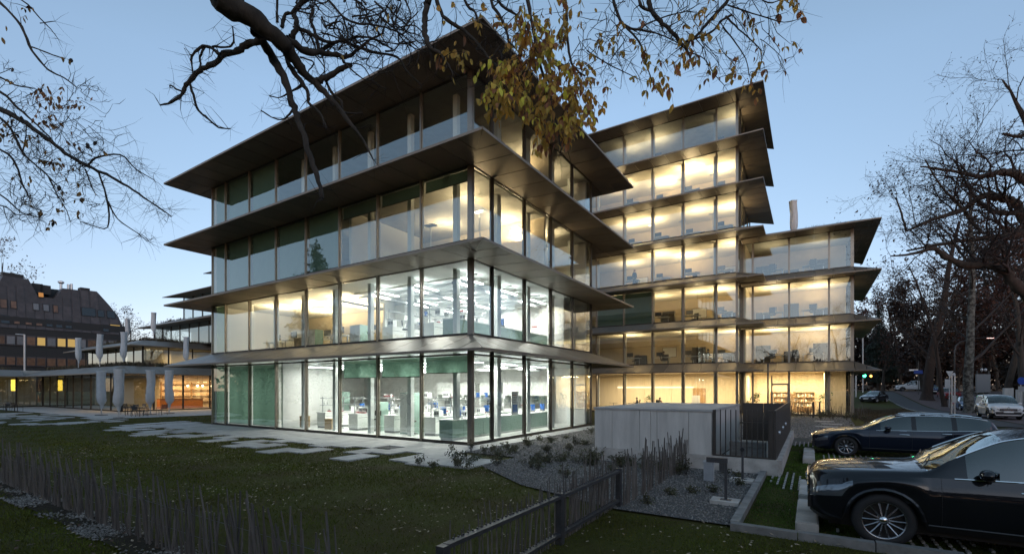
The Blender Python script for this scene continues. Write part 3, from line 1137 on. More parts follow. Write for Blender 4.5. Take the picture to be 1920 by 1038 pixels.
for i in range(-3, 12):
    px = 1 + i * 19.0
    y0 = 636 + px * 0.05
    wi = pnl('window', px - 9, px + 9, y0 - 9, y0 + 9, M['shingle'], dark, 0.12, 0, 0, 0.1)
    lit = i in (4, 6, 7)
    pnl('pane', px - 7.2, px + 7.2, y0 - 6.5, y0 + 7, M['win_lit' if lit else 'win_grey' if i % 3 else 'win_brown'], wi, 0.17, 0, 0, 0.05)
    y1 = 676 + px * 0.035
    wi = pnl('window', px - 9, px + 9, y1 - 9, y1 + 8, M['shingle'], dark, 0.12, 0, 0, 0.1)
    pnl('pane', px - 7.5, px + 7.5, y1 - 7, y1 + 6, M['win_brown'], wi, 0.17, 0, 0, 0.05)
for px, py0, py1, w_ in ((131, 524, 542, 5), (145, 527, 542, 4), (151, 526, 542, 4)):
    y0, z0 = onplane(px, py1 + 6)
    y1, z1 = onplane(px, py0)
    mb = MB()
    mb.tube([(DX - 5, y0, z0), (DX - 5, y0, z1)], 0.22, 8)
    if w_ == 5:
        mb.lathe([(0.25, z1 - 0.2), (0.5, z1), (0.5, z1 + 0.25), (0.1, z1 + 0.4)], 8, (DX - 5, y0, 0))
    mb.build('chimney_pipe', M['steel'], dark)
for px, py in ((24, 510), (43, 513), (80, 531), (95, 534), (170, 539)):
    y0, z0 = onplane(px, py)
    MB().box(DX - 4.5, DX - 2.9, y0 - 0.7, y0 + 0.7, z0 - 1.4, z0 + 0.3).build('roof_unit', M['dark_band'], dark)
# ------------------------------------------------------------------ garden: stick fences, metal rail fence, concrete enclosure
vary(pmat('stick_wood', (0.17, 0.15, 0.135), 0.85, spec=0.2, col2=(0.085, 0.073, 0.064), scale=9, stretch=(1, 1, 0.15), bump=0.3, bscale=30), 0.3)
pmat('rail_metal', (0.10, 0.10, 0.105), 0.45, 0.7, noise=0.2, scale=6, bump=0.05, bscale=50)
pmat('concrete', (0.58, 0.555, 0.515), 0.85, spec=0.25, col2=(0.38, 0.365, 0.34), scale=1.7, bump=0.25, bscale=38, stretch=(1.6, 1.6, 0.28), detail=12, contrast=(0.28, 0.66))
vary(M['concrete'], 0.05)
pmat('concrete_top', (0.46, 0.455, 0.445), 0.6, col2=(0.29, 0.29, 0.285), scale=1.3, bump=0.1, bscale=30, detail=8)
pmat('plinth', (0.50, 0.47, 0.43), 0.85, col2=(0.26, 0.24, 0.215), scale=2.4, contrast=(0.25, 0.6), detail=9, bump=0.15, bscale=35)
pmat('brown_panel', (0.062, 0.052, 0.045), 0.5, 0.4, noise=0.12, scale=1.5)
pmat('zinc_grey', (0.34, 0.36, 0.38), 0.5, 0.3, noise=0.1)
fr = random.Random(21)
STICKS = []
for k in range(7):
    mb = MB()
    a, b = fr.uniform(-0.012, 0.012), fr.uniform(-0.012, 0.012)
    r0 = fr.uniform(0.009, 0.016)
    mb.tube([(0, 0, -0.05), (a, b, 0.3), (-b, a, 0.65), (a * 0.5, b, 1.0)], [r0, r0 * 1.05, r0 * 0.9, r0 * 0.7], 5)
    STICKS.append(mb.mesh('stick', [M['stick_wood']]))


def stick(parent, x, y, h, lx=0.0, ly=0.0, fat=1.0):
    o = bpy.data.objects.new('stick', STICKS[fr.randrange(7)])
    COL.objects.link(o)
    o.parent = parent
    o.location = (x, y, 0)
    o.rotation_euler = (ly, lx, fr.uniform(0, 0.6))
    o.scale = (fat, fat, h)
    return o


fen = gthing('stick_fence', 'long low fence of thin grey wooden sticks along the front of the lawn', 'fence')
x, n = -5.6, 0
while x < 8.1 and n < 285:
    sparse = x > 5.2
    g = (x % 0.62) / 0.62
    h = 0.70 + 0.07 * math.sin(x * 3.1) + fr.uniform(-0.08, 0.08)
    stick(fen, x, -11.95 + fr.uniform(-0.05, 0.05), h, fr.uniform(-0.07, 0.07), fr.uniform(-0.1, 0.1))
    n += 1
    if g < 0.1 or (sparse and fr.random() < 0.12):      # the slanted bracing sticks that make the peaks
        stick(fen, x + 0.02, -11.98, 1.06 + fr.uniform(-0.05, 0.06), -0.14 + fr.uniform(-0.06, 0.04), fr.uniform(-0.12, 0.05), 1.15)
        stick(fen, x - 0.05, -11.9, 0.98 + fr.uniform(-0.05, 0.06), fr.uniform(-0.03, 0.06), fr.uniform(-0.05, 0.18), 1.1)
        stick(fen, x + 0.09, -11.96, 0.9 + fr.uniform(-0.05, 0.06), -0.17, fr.uniform(-0.1, 0.1), 1.0)
        n += 3
    x += fr.uniform(0.055, 0.10) * (1.5 if sparse else 1.0)
mb = MB()
mb.tube([(-5.7, -11.95, 0.33), (1, -11.97, 0.32), (8.2, -11.9, 0.33)], 0.004, 4)
mb.build('wire', M['rail_metal'], fen)
mb = MB()
mb.tube([(-5.7, -11.95, 0.62), (1, -11.96, 0.61), (8.2, -11.9, 0.6)], 0.004, 4)
mb.build('wire', M['rail_metal'], fen)

fen2 = gthing('stick_fence', 'shorter stick fence across the gravel in front of the concrete enclosure', 'fence')
y = -6.0
while y < 0.4:
    h = 0.82 + fr.uniform(-0.12, 0.12)
    stick(fen2, 8.33 + fr.uniform(-0.06, 0.06) + 0.05 * (y + 6) / 6, y, h, fr.uniform(-0.06, 0.06), fr.uniform(-0.07, 0.07))
    if fr.random() < 0.33:
        stick(fen2, 8.36, y + 0.03, h + fr.uniform(0.15, 0.38), fr.uniform(-0.1, 0.1), fr.uniform(-0.14, 0.14), 1.1)
    y += fr.uniform(0.06, 0.115)
mb = MB()
mb.tube([(8.33, -6.0, 0.55), (8.4, 0.4, 0.55)], 0.005, 4)
mb.build('wire', M['rail_metal'], fen2)

rail = gthing('metal_rail_fence', 'low dark metal rail fence holding thin sticks, ending at the lawn corner', 'fence')
RX = 8.27
for y in (-11.3, -8.65, -6.1):
    MB().box(RX - 0.05, RX + 0.05, y - 0.05, y + 0.05, -0.05, 0.735 if y > -11 else 0.70).build('post', M['rail_metal'], rail)
for y0, y1 in ((-11.25, -8.70), (-8.60, -6.15)):
    for z in (0.66, 0.10):
        MB().box(RX - 0.045, RX + 0.045, y0, y1, z, z + 0.045).build('rail', M['rail_metal'], rail)
mb = MB()
y = -11.1
while y < -6.2:
    mb.box(RX - 0.04, RX - 0.015, y - 0.006, y + 0.006, 0.705, 0.722)
    mb.box(RX - 0.04, RX - 0.015, y - 0.006, y + 0.006, 0.145, 0.16)
    y += 0.085
tag(mb.build('stick_clip', M['rail_metal'], rail), kind='stuff')
y = -11.1
while y < -6.2:
    for _k in range(1 if y < -8.7 else 2):
        stick(rail, RX - 0.07 + fr.uniform(-0.02, 0.02), y, fr.uniform(0.68, 0.95) + (0.25 if fr.random() < 0.22 else 0), fr.uniform(-0.08, 0.08), fr.uniform(-0.10, 0.10), 0.8)
    y += 0.075

enc = gthing('concrete_enclosure', 'low board marked concrete enclosure with a flat top and dark metal bars', 'enclosure')
xs = [5.53, 6.12, 7.0, 7.34, 7.53, 8.44, 9.07]
for a, b in zip(xs[:-1], xs[1:]):
    MB().box(a + 0.006, b - 0.006, -0.70, -0.48, 0.40, 1.625).build('concrete_panel', M['concrete'], enc)
MB().box(5.55, 9.05, -0.49, 5.3, 0.2, 1.62).build('concrete_core', M['concrete'], enc)
ys = [-0.48, 0.9, 2.4, 3.9, 5.3]
for a, b in zip(ys[:-1], ys[1:]):
    MB().box(9.05, 9.085, a + 0.006, b - 0.006, 0.40, 1.62).build('concrete_panel', M['concrete'], enc)
MB().box(5.50, 9.10, -0.73, 5.33, 1.63, 1.685).build('cover_slab', M['concrete_top'], enc)
MB().box(5.47, 10.72, -0.77, -0.46, -0.15, 0.395).build('plinth', M['plinth'], enc)
MB().box(10.50, 10.78, -0.455, 10.1, -0.15, 0.36).build('plinth', M['plinth'], enc)
MB().box(9.1, 10.49, -0.455, 6.5, -0.1, 0.2).build('enclosure_floor', M['concrete_in'], enc)
for i in range(11):
    x = 9.16 + i * 0.132
    MB().box(x - 0.011, x + 0.011, -0.72, -0.66, 0.44, 1.70).build('bar', M['brown_panel'], enc)
MB().box(9.10, 10.60, -0.715, -0.665, 0.40, 0.44).build('bar_rail', M['brown_panel'], enc)
MB().box(9.09, 9.15, -0.73, -0.62, 0.41, 1.69).build('end_post', M['brown_panel'], enc)
for a, b in ((-0.72, 2.0), (2.0, 4.7), (4.7, 7.4), (7.4, 10.0)):
    MB().box(10.60, 10.655, a + 0.003, b - 0.003, 0.37, 1.70).build('side_panel', M['brown_panel'], enc)
MB().box(10.48, 10.595, -0.72, -0.64, 0.41, 1.70).build('panel_return', M['brown_panel'], enc)
for a, b in ((9.1, 9.85), (9.85, 10.6)):
    MB().box(a + 0.003, b - 0.006, 6.2, 6.26, 0.2, 1.70).build('back_panel', M['brown_panel'], enc)
MB().box(9.12, 10.5, 5.0, 5.1, 0.95, 1.0).build('cross_rail', M['brown_panel'], enc)
for y in (0.55, 2.6, 4.5):
    MB().lathe([(0.0, 0.05), (0.055, 0.045), (0.06, 0.0)], 10, (10.656, y, 1.02), 'X').build('round_latch', M['steel'], enc)
lowwall = gthing('stacked_stone', 'rough stone blocks seen through the bars of the enclosure', 'stone blocks', 9.3, 0.8, 0.2)
for i in range(3):
    for j in range(2):
        MB().box(0.02 + 0.5 * j, 0.5 + 0.5 * j, 0, 0.4, 0.16 * i, 0.155 * (i + 1)).build('stone', M['kerb'], lowwall)

ub = gthing('utility_box', 'small pale grey utility box standing in the gravel by the stick fence', 'utility box', 9.3, -2.5, 0)
MB().box(-0.11, 0.11, -0.09, 0.09, -0.05, 0.46).build('cabinet', M['zinc_grey'], ub)
MB().box(-0.13, 0.13, -0.11, 0.11, 0.46, 0.49).build('lid', M['zinc_grey'], ub)
for (x, y, lab_) in ((10.0, -4.75, 'rusty metal post on a white concrete foot nearest the kerb corner'), (10.02, -2.2, 'slim metal post on a half buried foot beside the enclosure bars')):
    t = gthing('metal_post', lab_, 'post', x, y, 0)
    MB().box(-0.27, 0.25, -0.2, 0.2, -0.03, 0.075).build('concrete_foot', M['plinth'], t)
    MB().box(-0.1, 0.1, -0.07, 0.07, 0.075, 0.085).build('base_plate', M['rail_metal'], t)
    MB().box(-0.025, 0.025, -0.025, 0.025, 0.085, 0.86).build('shaft', M['rail_metal'], t)
    if y < -3:
        MB().box(-0.36, 0.03, -0.04, 0.04, 0.80, 0.90).build('sign_arm', M['rail_metal'], t)
        MB().box(-0.12, -0.03, -0.02, 0.02, 0.62, 0.80).build('bracket', M['rail_metal'], t)
    else:
        MB().lathe([(0, -0.03), (0.05, -0.03), (0.05, 0.03), (0, 0.03)], 8, (0.0, -0.03, 0.8), 'Y').build('round_cap', M['plastic_black'], t)
for (y0, y1, lb) in ((-6.1, -4.2, 'white concrete wheel stop nearest the camera, left of the big black car'), (-3.75, -1.9, 'white concrete wheel stop touching the bumper of the big black car'),
                     (2.1, 3.5, 'short concrete wheel stop in front of the black estate car'), (3.65, 5.2, 'far concrete wheel stop under the nose of the black estate car')):
    mb = MB()
    b = 0.03
    mb.slab([(-0.13, y0, 0.17), (0.13, y0, 0.17), (0.13, y1, 0.17), (-0.13, y1, 0.17)], (0, 0, -0.005))
    mb.v, mb.f, mb.m = [], [], []
    mb.prism([(-0.16, y0), (0.16, y0), (0.16, y1), (-0.16, y1)], -0.05, 0.15)
    o = mb.build('wheel_stop', M['plinth'])
    bm = bmesh.new()
    bm.from_mesh(o.data)
    bmesh.ops.bevel(bm, geom=[e for e in bm.edges], offset=0.02, segments=2, affect='EDGES')
    bm.to_mesh(o.data)
    bm.free()
    o.location = L(11.38, 0, 0)
    o.rotation_euler = (0, 0, TH)
    tag(o, lb, 'wheel stop')
# concrete ribs of the grass pavers
mb = MB()
pr = random.Random(5)
for i in range(46):
    for j in range(60):
        x, y = 10.6 + i * 0.15, -6.2 + j * 0.25
        v = math.sin(x * 1.9 + y * 0.7) + math.sin(y * 1.3 - x * 0.8) + pr.uniform(-0.5, 0.5)
        if v < 0.75:
            continue
        a = L(x, y, 0.0)
        mb.cbox((a.x, a.y, 0.0), 0.04, 0.13, 0.022 + pr.uniform(0, 0.012), TH)
tag(mb.build('grass_paver_ribs', M['paving']), kind='stuff')

# ------------------------------------------------------------------ wrapped parasols, patio furniture
pmat('parasol_cloth', (0.50, 0.51, 0.52), 0.85, noise=0.1, scale=3, bump=0.25, bscale=9)
pmat('parasol_pole', (0.55, 0.55, 0.54), 0.4, 0.6)


def parasol_mesh(seed, H):
    r = random.Random(seed)
    mb = MB()
    n = 18
    prof = [(0.09, 0.55), (0.12, 0.85), (0.22, 0.98), (0.31, 1.2), (0.325, 1.6), (0.29, 2.3), (0.295, 2.8), (0.305, H - 0.10), (0.34, H), (0.0, H - 0.02)]
    ph = [r.uniform(0, 6.28) for _ in range(4)]
    b = len(mb.v)
    for i, (rad, z) in enumerate(prof):
        for j in range(n):
            a = 2 * math.pi * j / n
            f = 1 + 0.13 * math.sin(5 * a + ph[0] + z * 1.5) + 0.08 * math.sin(8 * a + ph[1] - z * 2.2) + r.uniform(-0.04, 0.04)
            sx = 0.03 * math.sin(z * 2 + ph[2])
            mb.v.append((rad * f * math.cos(a) + sx, rad * f * math.sin(a) * 0.9, z))
    for i in range(len(prof) - 1):
        for j in range(n):
            jj = (j + 1) % n
            mb.f.append((b + i * n + j, b + i * n + jj, b + (i + 1) * n + jj, b + (i + 1) * n + j))
            mb.m.append(0)
    return mb


def parasol(x, y, z, H, label, group, seed):
    t = gthing('closed_parasol', label, 'parasol', x, y, z, fr.uniform(0, 3), group)
    parasol_mesh(seed, H).build('wrapped_canopy', M['parasol_cloth'], t, True)
    MB().tube([(0, 0, 0), (0, 0, 0.8)], 0.045, 8).build('pole', M['parasol_pole'], t)
    MB().box(-0.3, 0.3, -0.3, 0.3, 0, 0.05).build('base_plate', M['rail_metal'], t)
    mb = MB()
    mb.lathe([(0.135, 0.98), (0.15, 1.0), (0.135, 1.02)], 12)
    mb.build('strap', M['parasol_pole'], t)
    return t


def lpos(px, dep):
    w_ = at(px, HY, dep)
    return W2L(w_)


for i, (px, dep, H, lb) in enumerate(((190, 39.7, 3.72, 'leftmost wrapped parasol on the pavilion patio, by the dark glass corner'), (223, 36.2, 3.75, 'wrapped parasol nearest the lawn, left of the patio chairs'),
                                      (282, 41.0, 3.85, 'wrapped parasol just behind the patio tables'), (317, 42.5, 3.9, 'rightmost wrapped parasol on the pavilion patio, behind the lounge chair'))):
    x, y = lpos(px, dep)
    parasol(x, y, 0.006, H, lb, 'wrapped parasols on the patio', 30 + i)
for i, (px, dep, z, H, lb) in enumerate(((147, 51, 4.43, 3.3, 'leftmost wrapped parasol on the pavilion roof'), (187, 48, 4.43, 3.35, 'second wrapped parasol from the left on the pavilion roof'),
                                         (232, 47, 4.43, 3.45, 'tall wrapped parasol above the roof corner of the pavilion'), (349, 50, 4.43, 3.3, 'wrapped parasol on the roof next to the laboratory block'),
                                         (239, 60, 8.18, 2.95, 'left wrapped parasol on the upper planted roof'), (288, 56, 8.18, 3.1, 'right wrapped parasol on the upper planted roof'))):
    x, y = lpos(px, dep)
    parasol(x, y, z, H, lb, 'wrapped parasols on the roofs', 40 + i).scale = (0.8, 0.8, 1)
x, y = lpos(1488, 42.5)
parasol(x, y, 15.58, 3.6, 'single wrapped parasol on the roof of the right wing', None, 50)


def chair_proto():
    t = gthing('metal_chair', 'dark metal garden armchair', 'chair', 0, 0, 0, 0, 'garden chairs on the patio')
    m = M['plastic_black']
    mb = MB()
    for i in range(5):
        mb = MB()
        mb.box(-0.25, 0.25, -0.24 + i * 0.098, -0.24 + i * 0.098 + 0.075, 0.43, 0.45)
        mb.build('seat_slat', m, t)
    for i in range(4):
        MB().cbox((0, 0.27 + 0.03 * i, 0.56 + i * 0.1), 0.5, 0.02, 0.07, 0, -0.25).build('back_slat', m, t)
    for sx in (-1, 1):
        MB().tube([(sx * 0.26, -0.25, 0), (sx * 0.26, -0.25, 0.66), (sx * 0.26, 0.26, 0.66)], 0.016, 5).build('arm', m, t)
        MB().tube([(sx * 0.26, 0.3, 0), (sx * 0.26, 0.24, 0.45), (sx * 0.26, 0.38, 0.95)], 0.016, 5).build('leg', m, t)
    return t


def table_proto():
    t = gthing('metal_table', 'dark slatted metal garden table', 'table', 0, 0, 0, 0, 'garden tables on the patio')
    m = M['plastic_black']
    for i in range(7):
        MB().box(-0.8, 0.8, -0.4 + i * 0.115, -0.4 + i * 0.115 + 0.1, 0.71, 0.735).build('top_slat', m, t)
    for sx in (-1, 1):
        for sy in (-1, 1):
            MB().tube([(sx * 0.72, sy * 0.33, 0), (sx * 0.72, sy * 0.33, 0.71)], 0.02, 5).build('leg', m, t)
    return t


ch0, tb0 = chair_proto(), table_proto()
spots = [(246, 39.0, 0.3, 'left chair at the front patio table'), (258, 38.0, 3.3, 'chair turned to the camera at the front patio table'), (270, 38.6, 2.9, 'right chair at the front patio table'),
         (262, 41.0, 0.1, 'chair on the far side of the patio table, before the bar'), (275, 41.2, -0.3, 'far right chair behind the patio table'), (237, 41.0, 1.8, 'chair beside the wrapped parasol at the glass corner'),
         (303, 40.0, -1.2, 'low armchair set apart at the right end of the patio'),
         (8, 46, 0.4, 'chair at the left edge of the photograph'), (20, 45, 3.0, 'chair beside the table at the left edge'), (33, 45.5, 2.2, 'right chair of the group at the left edge')]
for i, (px, dep, rz, lb) in enumerate(spots):
    x, y = lpos(px, dep)
    o = ch0 if i == 0 else dup(ch0)
    o.location = L(x, y, 0.008)
    o.rotation_euler = (0, 0, TH + rz)
    o['label'] = 'dark metal garden ' + lb
for i, (px, dep, rz, lb) in enumerate(((257, 39.5, 0.1, 'dark slatted garden table nearest the orange bar'), (284, 39.5, 1.2, 'low dark garden table beside the armchair'), (12, 46.5, 0.2, 'dark garden table at the left edge of the photograph'))):
    x, y = lpos(px, dep)
    o = tb0 if i == 0 else dup(tb0)
    o.location = L(x, y, 0.008)
    o.rotation_euler = (0, 0, TH + rz)
    o['label'] = lb
    if i == 1:
        o.scale = (0.7, 0.9, 0.62)
# ------------------------------------------------------------------ trees
vary(pmat('bark', (0.062, 0.046, 0.034), 0.9, col2=(0.022, 0.017, 0.013), scale=7, bump=0.9, bscale=14, stretch=(1, 1, 0.35), detail=8), 0.1)
pmat('bark_spotted', (0.13, 0.125, 0.11), 0.9, col2=(0.028, 0.024, 0.019), scale=3.5, bump=0.5, bscale=10, contrast=(0.42, 0.58), detail=6)
pmat('bark_brown', (0.045, 0.027, 0.019), 0.9, col2=(0.020, 0.013, 0.010), scale=5, bump=0.6, bscale=12, stretch=(1, 1, 0.3))
pmat('twig', (0.028, 0.021, 0.018), 0.9)
pmat('twig_far', (0.032, 0.022, 0.018), 0.9)


def leafmat(name, c1, c2, amount, hue, f=0.45):
    m = vary(pmat(name, c1, 0.55, col2=c2, scale=2.2, detail=3), amount, hue)
    nt = m.node_tree
    b = nt.nodes['Principled BSDF']
    t = nt.nodes.new('ShaderNodeBsdfTranslucent')
    src = b.inputs['Base Color'].links[0].from_socket
    nt.links.new(src, t.inputs['Color'])
    mx = nt.nodes.new('ShaderNodeMixShader')
    mx.inputs[0].default_value = f
    nt.links.new(b.outputs[0], mx.inputs[1])
    nt.links.new(t.outputs[0], mx.inputs[2])
    nt.links.new(mx.outputs[0], nt.nodes['Material Output'].inputs['Surface'])
    return m


leafmat('leaf_ochre', (0.85, 0.56, 0.08), (0.52, 0.48, 0.08), 0.35, 0.04, 0.5)
leafmat('leaf_brown', (0.42, 0.19, 0.06), (0.22, 0.11, 0.05), 0.35, 0.02)
leafmat('leaf_dead', (0.055, 0.028, 0.016), (0.028, 0.018, 0.012), 0.3, 0.02, 0.25)
leafmat('leaf_rust', (0.10, 0.035, 0.015), (0.05, 0.022, 0.012), 0.3, 0.02, 0.3)
leafmat('needle', (0.018, 0.032, 0.018), (0.010, 0.018, 0.012), 0.2, 0.01, 0.1)


class Wood:
    """collects branches as polylines and meshes them in one go"""

    def __init__(s, seed=1):
        s.r = random.Random(seed)
        s.groups = {}
        s.tips = []

    def add(s, pts, rads, n):
        s.groups.setdefault((len(pts), n), []).append((pts, rads))

    def mesh(s, name, mat, parent, kind=None, smooth=True):
        V, F, off = [], [], 0
        for (k, n), items in s.groups.items():
            P = np.array([[tuple(p) for p in it[0]] for it in items], float)
            Rr = np.array([it[1] for it in items], float)
            T = np.empty_like(P)
            T[:, 1:-1] = P[:, 2:] - P[:, :-2]
            T[:, 0] = P[:, 1] - P[:, 0]
            T[:, -1] = P[:, -1] - P[:, -2]
            T /= np.linalg.norm(T, axis=2, keepdims=True) + 1e-9
            ref = np.array([0.31, 0.57, 0.76])
            U = np.cross(T, ref)
            U /= np.linalg.norm(U, axis=2, keepdims=True) + 1e-9
            W = np.cross(T, U)
            a = np.arange(n) * 2 * math.pi / n
            vv = P[:, :, None, :] + Rr[:, :, None, None] * (U[:, :, None, :] * np.cos(a)[None, None, :, None] + W[:, :, None, :] * np.sin(a)[None, None, :, None])
            N = len(items)
            V.append(vv.reshape(-1, 3))
            base = off + np.arange(N)[:, None, None] * (k * n)
            i = np.arange(k - 1)[None, :, None] * n
            j = np.arange(n)[None, None, :]
            jj = (j + 1) % n
            q = np.stack([base + i + j, base + i + jj, base + i + n + jj, base + i + n + j], axis=-1)
            F.append(q.reshape(-1, 4))
            off += N * k * n
        if not V:
            return None
        o = np_mesh(name, np.concatenate(V), np.concatenate(F), mat, parent)
        if smooth:
            o.data.polygons.foreach_set('use_smooth', np.ones(len(o.data.polygons), bool))
        if kind:
            o['kind'] = kind
        return o


def rdir(r):
    while True:
        v = Vector((r.uniform(-1, 1), r.uniform(-1, 1), r.uniform(-1, 1)))
        if 0.05 < v.length < 1:
            return v.normalized()


def grow(big, small, p, d, ln, rad, lev, cfg):
    """recursive branch; thick levels go to big, the rest to small"""
    r = big.r
    K = cfg['seg'][min(lev, len(cfg['seg']) - 1)]
    pts, rads = [Vector(p)], [rad]
    dd = Vector(d).normalized()
    wig = cfg['wig'] * (1 + 0.3 * lev)
    for i in range(K):
        dd = (dd + rdir(r) * wig + Vector((0, 0, cfg['up'][min(lev, len(cfg['up']) - 1)]))).normalized()
        pts.append(pts[-1] + dd * ln / K)
        rads.append(rad * (1 - (1 - cfg['tip']) * (i + 1) / K))
    tgt = big if lev < cfg['biglev'] else small
    n = cfg['sides'][min(lev, len(cfg['sides']) - 1)]
    tgt.add(pts, rads, n)
    if lev >= cfg['levels']:
        small.tips.append((pts[-1], dd))
        return
    nc = cfg['kids'][min(lev, len(cfg['kids']) - 1)]
    for c in range(nc):
        t = cfg['first'] + (1 - cfg['first']) * (c + r.uniform(0, 1)) / nc
        f = t * K
        i = min(K - 1, int(f))
        q = pts[i].lerp(pts[i + 1], f - i)
        axis = (pts[i + 1] - pts[i]).normalized()
        side = axis.cross(rdir(r))
        if side.length < 1e-3:
            continue
        side.normalize()
        ang = r.uniform(*cfg['ang'])
        nd = axis * math.cos(ang) + side * math.sin(ang)
        rr = (rads[i] + (rads[i + 1] - rads[i]) * (f - i)) * r.uniform(0.5, 0.7) * cfg.get('thin', 1.0)
        l2 = ln * r.uniform(*cfg['ratio']) * (1.0 - 0.35 * t)
        grow(big, small, q, nd, l2, max(rr, cfg['minr']), lev + 1, cfg)


def cards(name, centers, size, n_each, spread, mat, parent, seed=1, droop=0.0):
    """loose leaf-sized faces scattered round many twig ends"""
    r = np.random.RandomState(seed)
    C = np.repeat(np.array([tuple(c) for c in centers], float), n_each, axis=0)
    N = len(C)
    C = C + r.normal(0, spread, (N, 3)) - np.array([0, 0, droop])
    a = r.normal(0, 1, (N, 3))
    a /= np.linalg.norm(a, axis=1, keepdims=True)
    b = np.cross(a, r.normal(0, 1, (N, 3)))
    b /= np.linalg.norm(b, axis=1, keepdims=True) + 1e-9
    s = size * r.uniform(0.6, 1.3, (N, 1))
    V = np.stack([C - a * s, C - b * s * 0.45, C + a * s, C + b * s * 0.45], axis=1).reshape(-1, 3)
    F = np.arange(N * 4).reshape(-1, 4)
    o = np_mesh(name, V, F, mat, parent)
    o['kind'] = 'stuff'
    return o


def smooth_line(pts, per=4):
    """Catmull-Rom through (Vector, radius)"""
    out, n = [], len(pts)
    for i in range(n - 1):
        p0, p1, p2, p3 = pts[max(i - 1, 0)], pts[i], pts[i + 1], pts[min(i + 2, n - 1)]
        for k in range(per):
            t = k / per
            q = 0.5 * ((2 * p1[0]) + (p2[0] - p0[0]) * t + (2 * p0[0] - 5 * p1[0] + 4 * p2[0] - p3[0]) * t * t + (3 * p1[0] - p0[0] - 3 * p2[0] + p3[0]) * t ** 3)
            out.append((q, p1[1] + (p2[1] - p1[1]) * t))
    out.append(pts[-1])
    return out


# ---- the big tree whose bare limbs hang over the view; its trunk stands behind the camera
tr = random.Random(99)
oak_t = thing('overhanging_tree', 'big dark tree whose crooked limbs and ochre leaves hang into the view', 'tree', (-5.6, -3.2, 0))
Lim, Twg = Wood(5), Wood(6)
off = Vector(oak_t.location)


def limb(spec, dep, n=8, knob=0.12, twigs=1.0, part=None, burst=True):
    """spec: list of (px, py, radius px[, depth]) measured on the photograph"""
    pts = []
    for q in spec:
        d = q[3] if len(q) > 3 else dep
        pts.append((at(q[0], q[1], d) - off, q[2] * 0.68 / FPX * d))
    sm = smooth_line(pts, 4)
    P = [p + rdir(tr) * rad * 0.35 for p, rad in sm]
    Rr = [rad * (1 + tr.uniform(-knob, knob * 1.6)) for p, rad in sm]
    w_ = Wood(1)
    w_.add(P, Rr, n)
    if part:
        w_.mesh(part, M['bark'], oak_t)
    else:
        Lim.add(P, Rr, n)
    for i in range(1, len(P)):
        if tr.random() < 0.30 * twigs:
            sprout(P[i], Rr[i])
    if burst:
        starburst(P[-1], tr.randint(4, 8))
    return P


def sprout(p, rad):
    d = rdir(tr)
    ln = tr.uniform(0.10, 0.35)
    q1 = p + d * ln * 0.5 + rdir(tr) * 0.03
    q2 = q1 + (d + rdir(tr) * 0.5) * ln * 0.5
    Twg.add([p, q1, q2], [min(rad * 0.5, 0.008), 0.004, 0.002], 4)
    if tr.random() < 0.5:
        starburst(q2, tr.randint(2, 5))


def starburst(p, k, lo=0.10, hi=0.36):
    for _ in range(k):
        d = rdir(tr)
        ln = tr.uniform(lo, hi)
        m_ = p + d * ln * 0.5 + Vector((0, 0, -0.01))
        Twg.add([p, m_, m_ + (d + rdir(tr) * 0.2) * ln * 0.5], [0.0022, 0.0016, 0.0008], 3)


# trunk and main limb
tpts = [(Vector((0, 0, -0.2)), 0.42), (Vector((0.05, 0.1, 1.2)), 0.34), (Vector((0.2, 0.5, 3.5)), 0.30), (Vector((0.5, 1.6, 5.8)), 0.27), (Vector((0.9, 3.6, 7.6)), 0.23),
        (at(380, -60, 5.7) - off, 0.165), (at(415, 0, 6.0) - off, 0.145), (at(470, 32, 6.2) - off, 0.128), (at(520, 72, 6.4) - off, 0.105), (at(545, 100, 6.6) - off, 0.08), (at(572, 140, 6.8) - off, 0.05)]
sm = smooth_line(tpts, 6)
w_ = Wood(2)
w_.add([p + rdir(tr) * 0.012 for p, r_ in sm], [r_ * (1 + tr.uniform(-0.06, 0.1)) for p, r_ in sm], 14)
w_.mesh('trunk', M['bark'], oak_t)
limb([(565, 130, 10), (600, 165, 8), (625, 190, 7), (650, 222, 5), (680, 262, 3), (700, 300, 1.5)], 7.0, part='limb')
limb([(535, 75, 11, 6.5), (575, 95, 9, 6.7), (605, 100, 7), (632, 104, 6), (652, 107, 5), (672, 92, 4), (692, 76, 3), (720, 62, 2)], 6.9, part='limb')
limb([(600, 94, 5), (637, 78, 4.5), (670, 88, 4), (699, 97, 3.5), (745, 108, 3), (762, 132, 2), (790, 160, 1)], 7.0)
limb([(590, 152, 8), (605, 148, 8), (630, 135, 7), (650, 124, 6.5), (658, 122, 5)], 7.0, burst=False)
limb([(478, 55, 13, 6.3), (508, 105, 11), (530, 142, 9.5), (545, 185, 8.5), (556, 215, 8), (568, 250, 7), (580, 290, 6.5), (594, 330, 6), (604, 366, 5.5), (605, 372, 4)], 6.7, part='limb', burst=False, twigs=1.4)
limb([(535, 100, 7), (547, 130, 6.5), (567, 155, 6), (578, 178, 5), (579, 192, 4), (600, 212, 3), (612, 240, 1.5)], 6.8)
limb([(489, 74, 10, 6.3), (467, 82, 8), (445, 95, 7.5), (420, 100, 7.5), (405, 117, 6.5), (380, 130, 6), (360, 146, 6), (346, 163, 5), (340, 178, 4), (320, 192, 3), (300, 197, 2)], 6.4, part='limb', twigs=1.3)
limb([(356, 158, 3.5), (365, 185, 3), (372, 207, 3), (390, 222, 2.5), (410, 239, 2.2), (432, 241, 1.5)], 6.4)
limb([(412, 102, 4.5), (397, 90, 4), (380, 87, 4), (362, 102, 3), (359, 117, 2.5), (362, 137, 2)], 6.3)
limb([(398, 87, 3), (430, 88, 2.5), (438, 75, 2.2), (436, 50, 1.4)], 6.3)
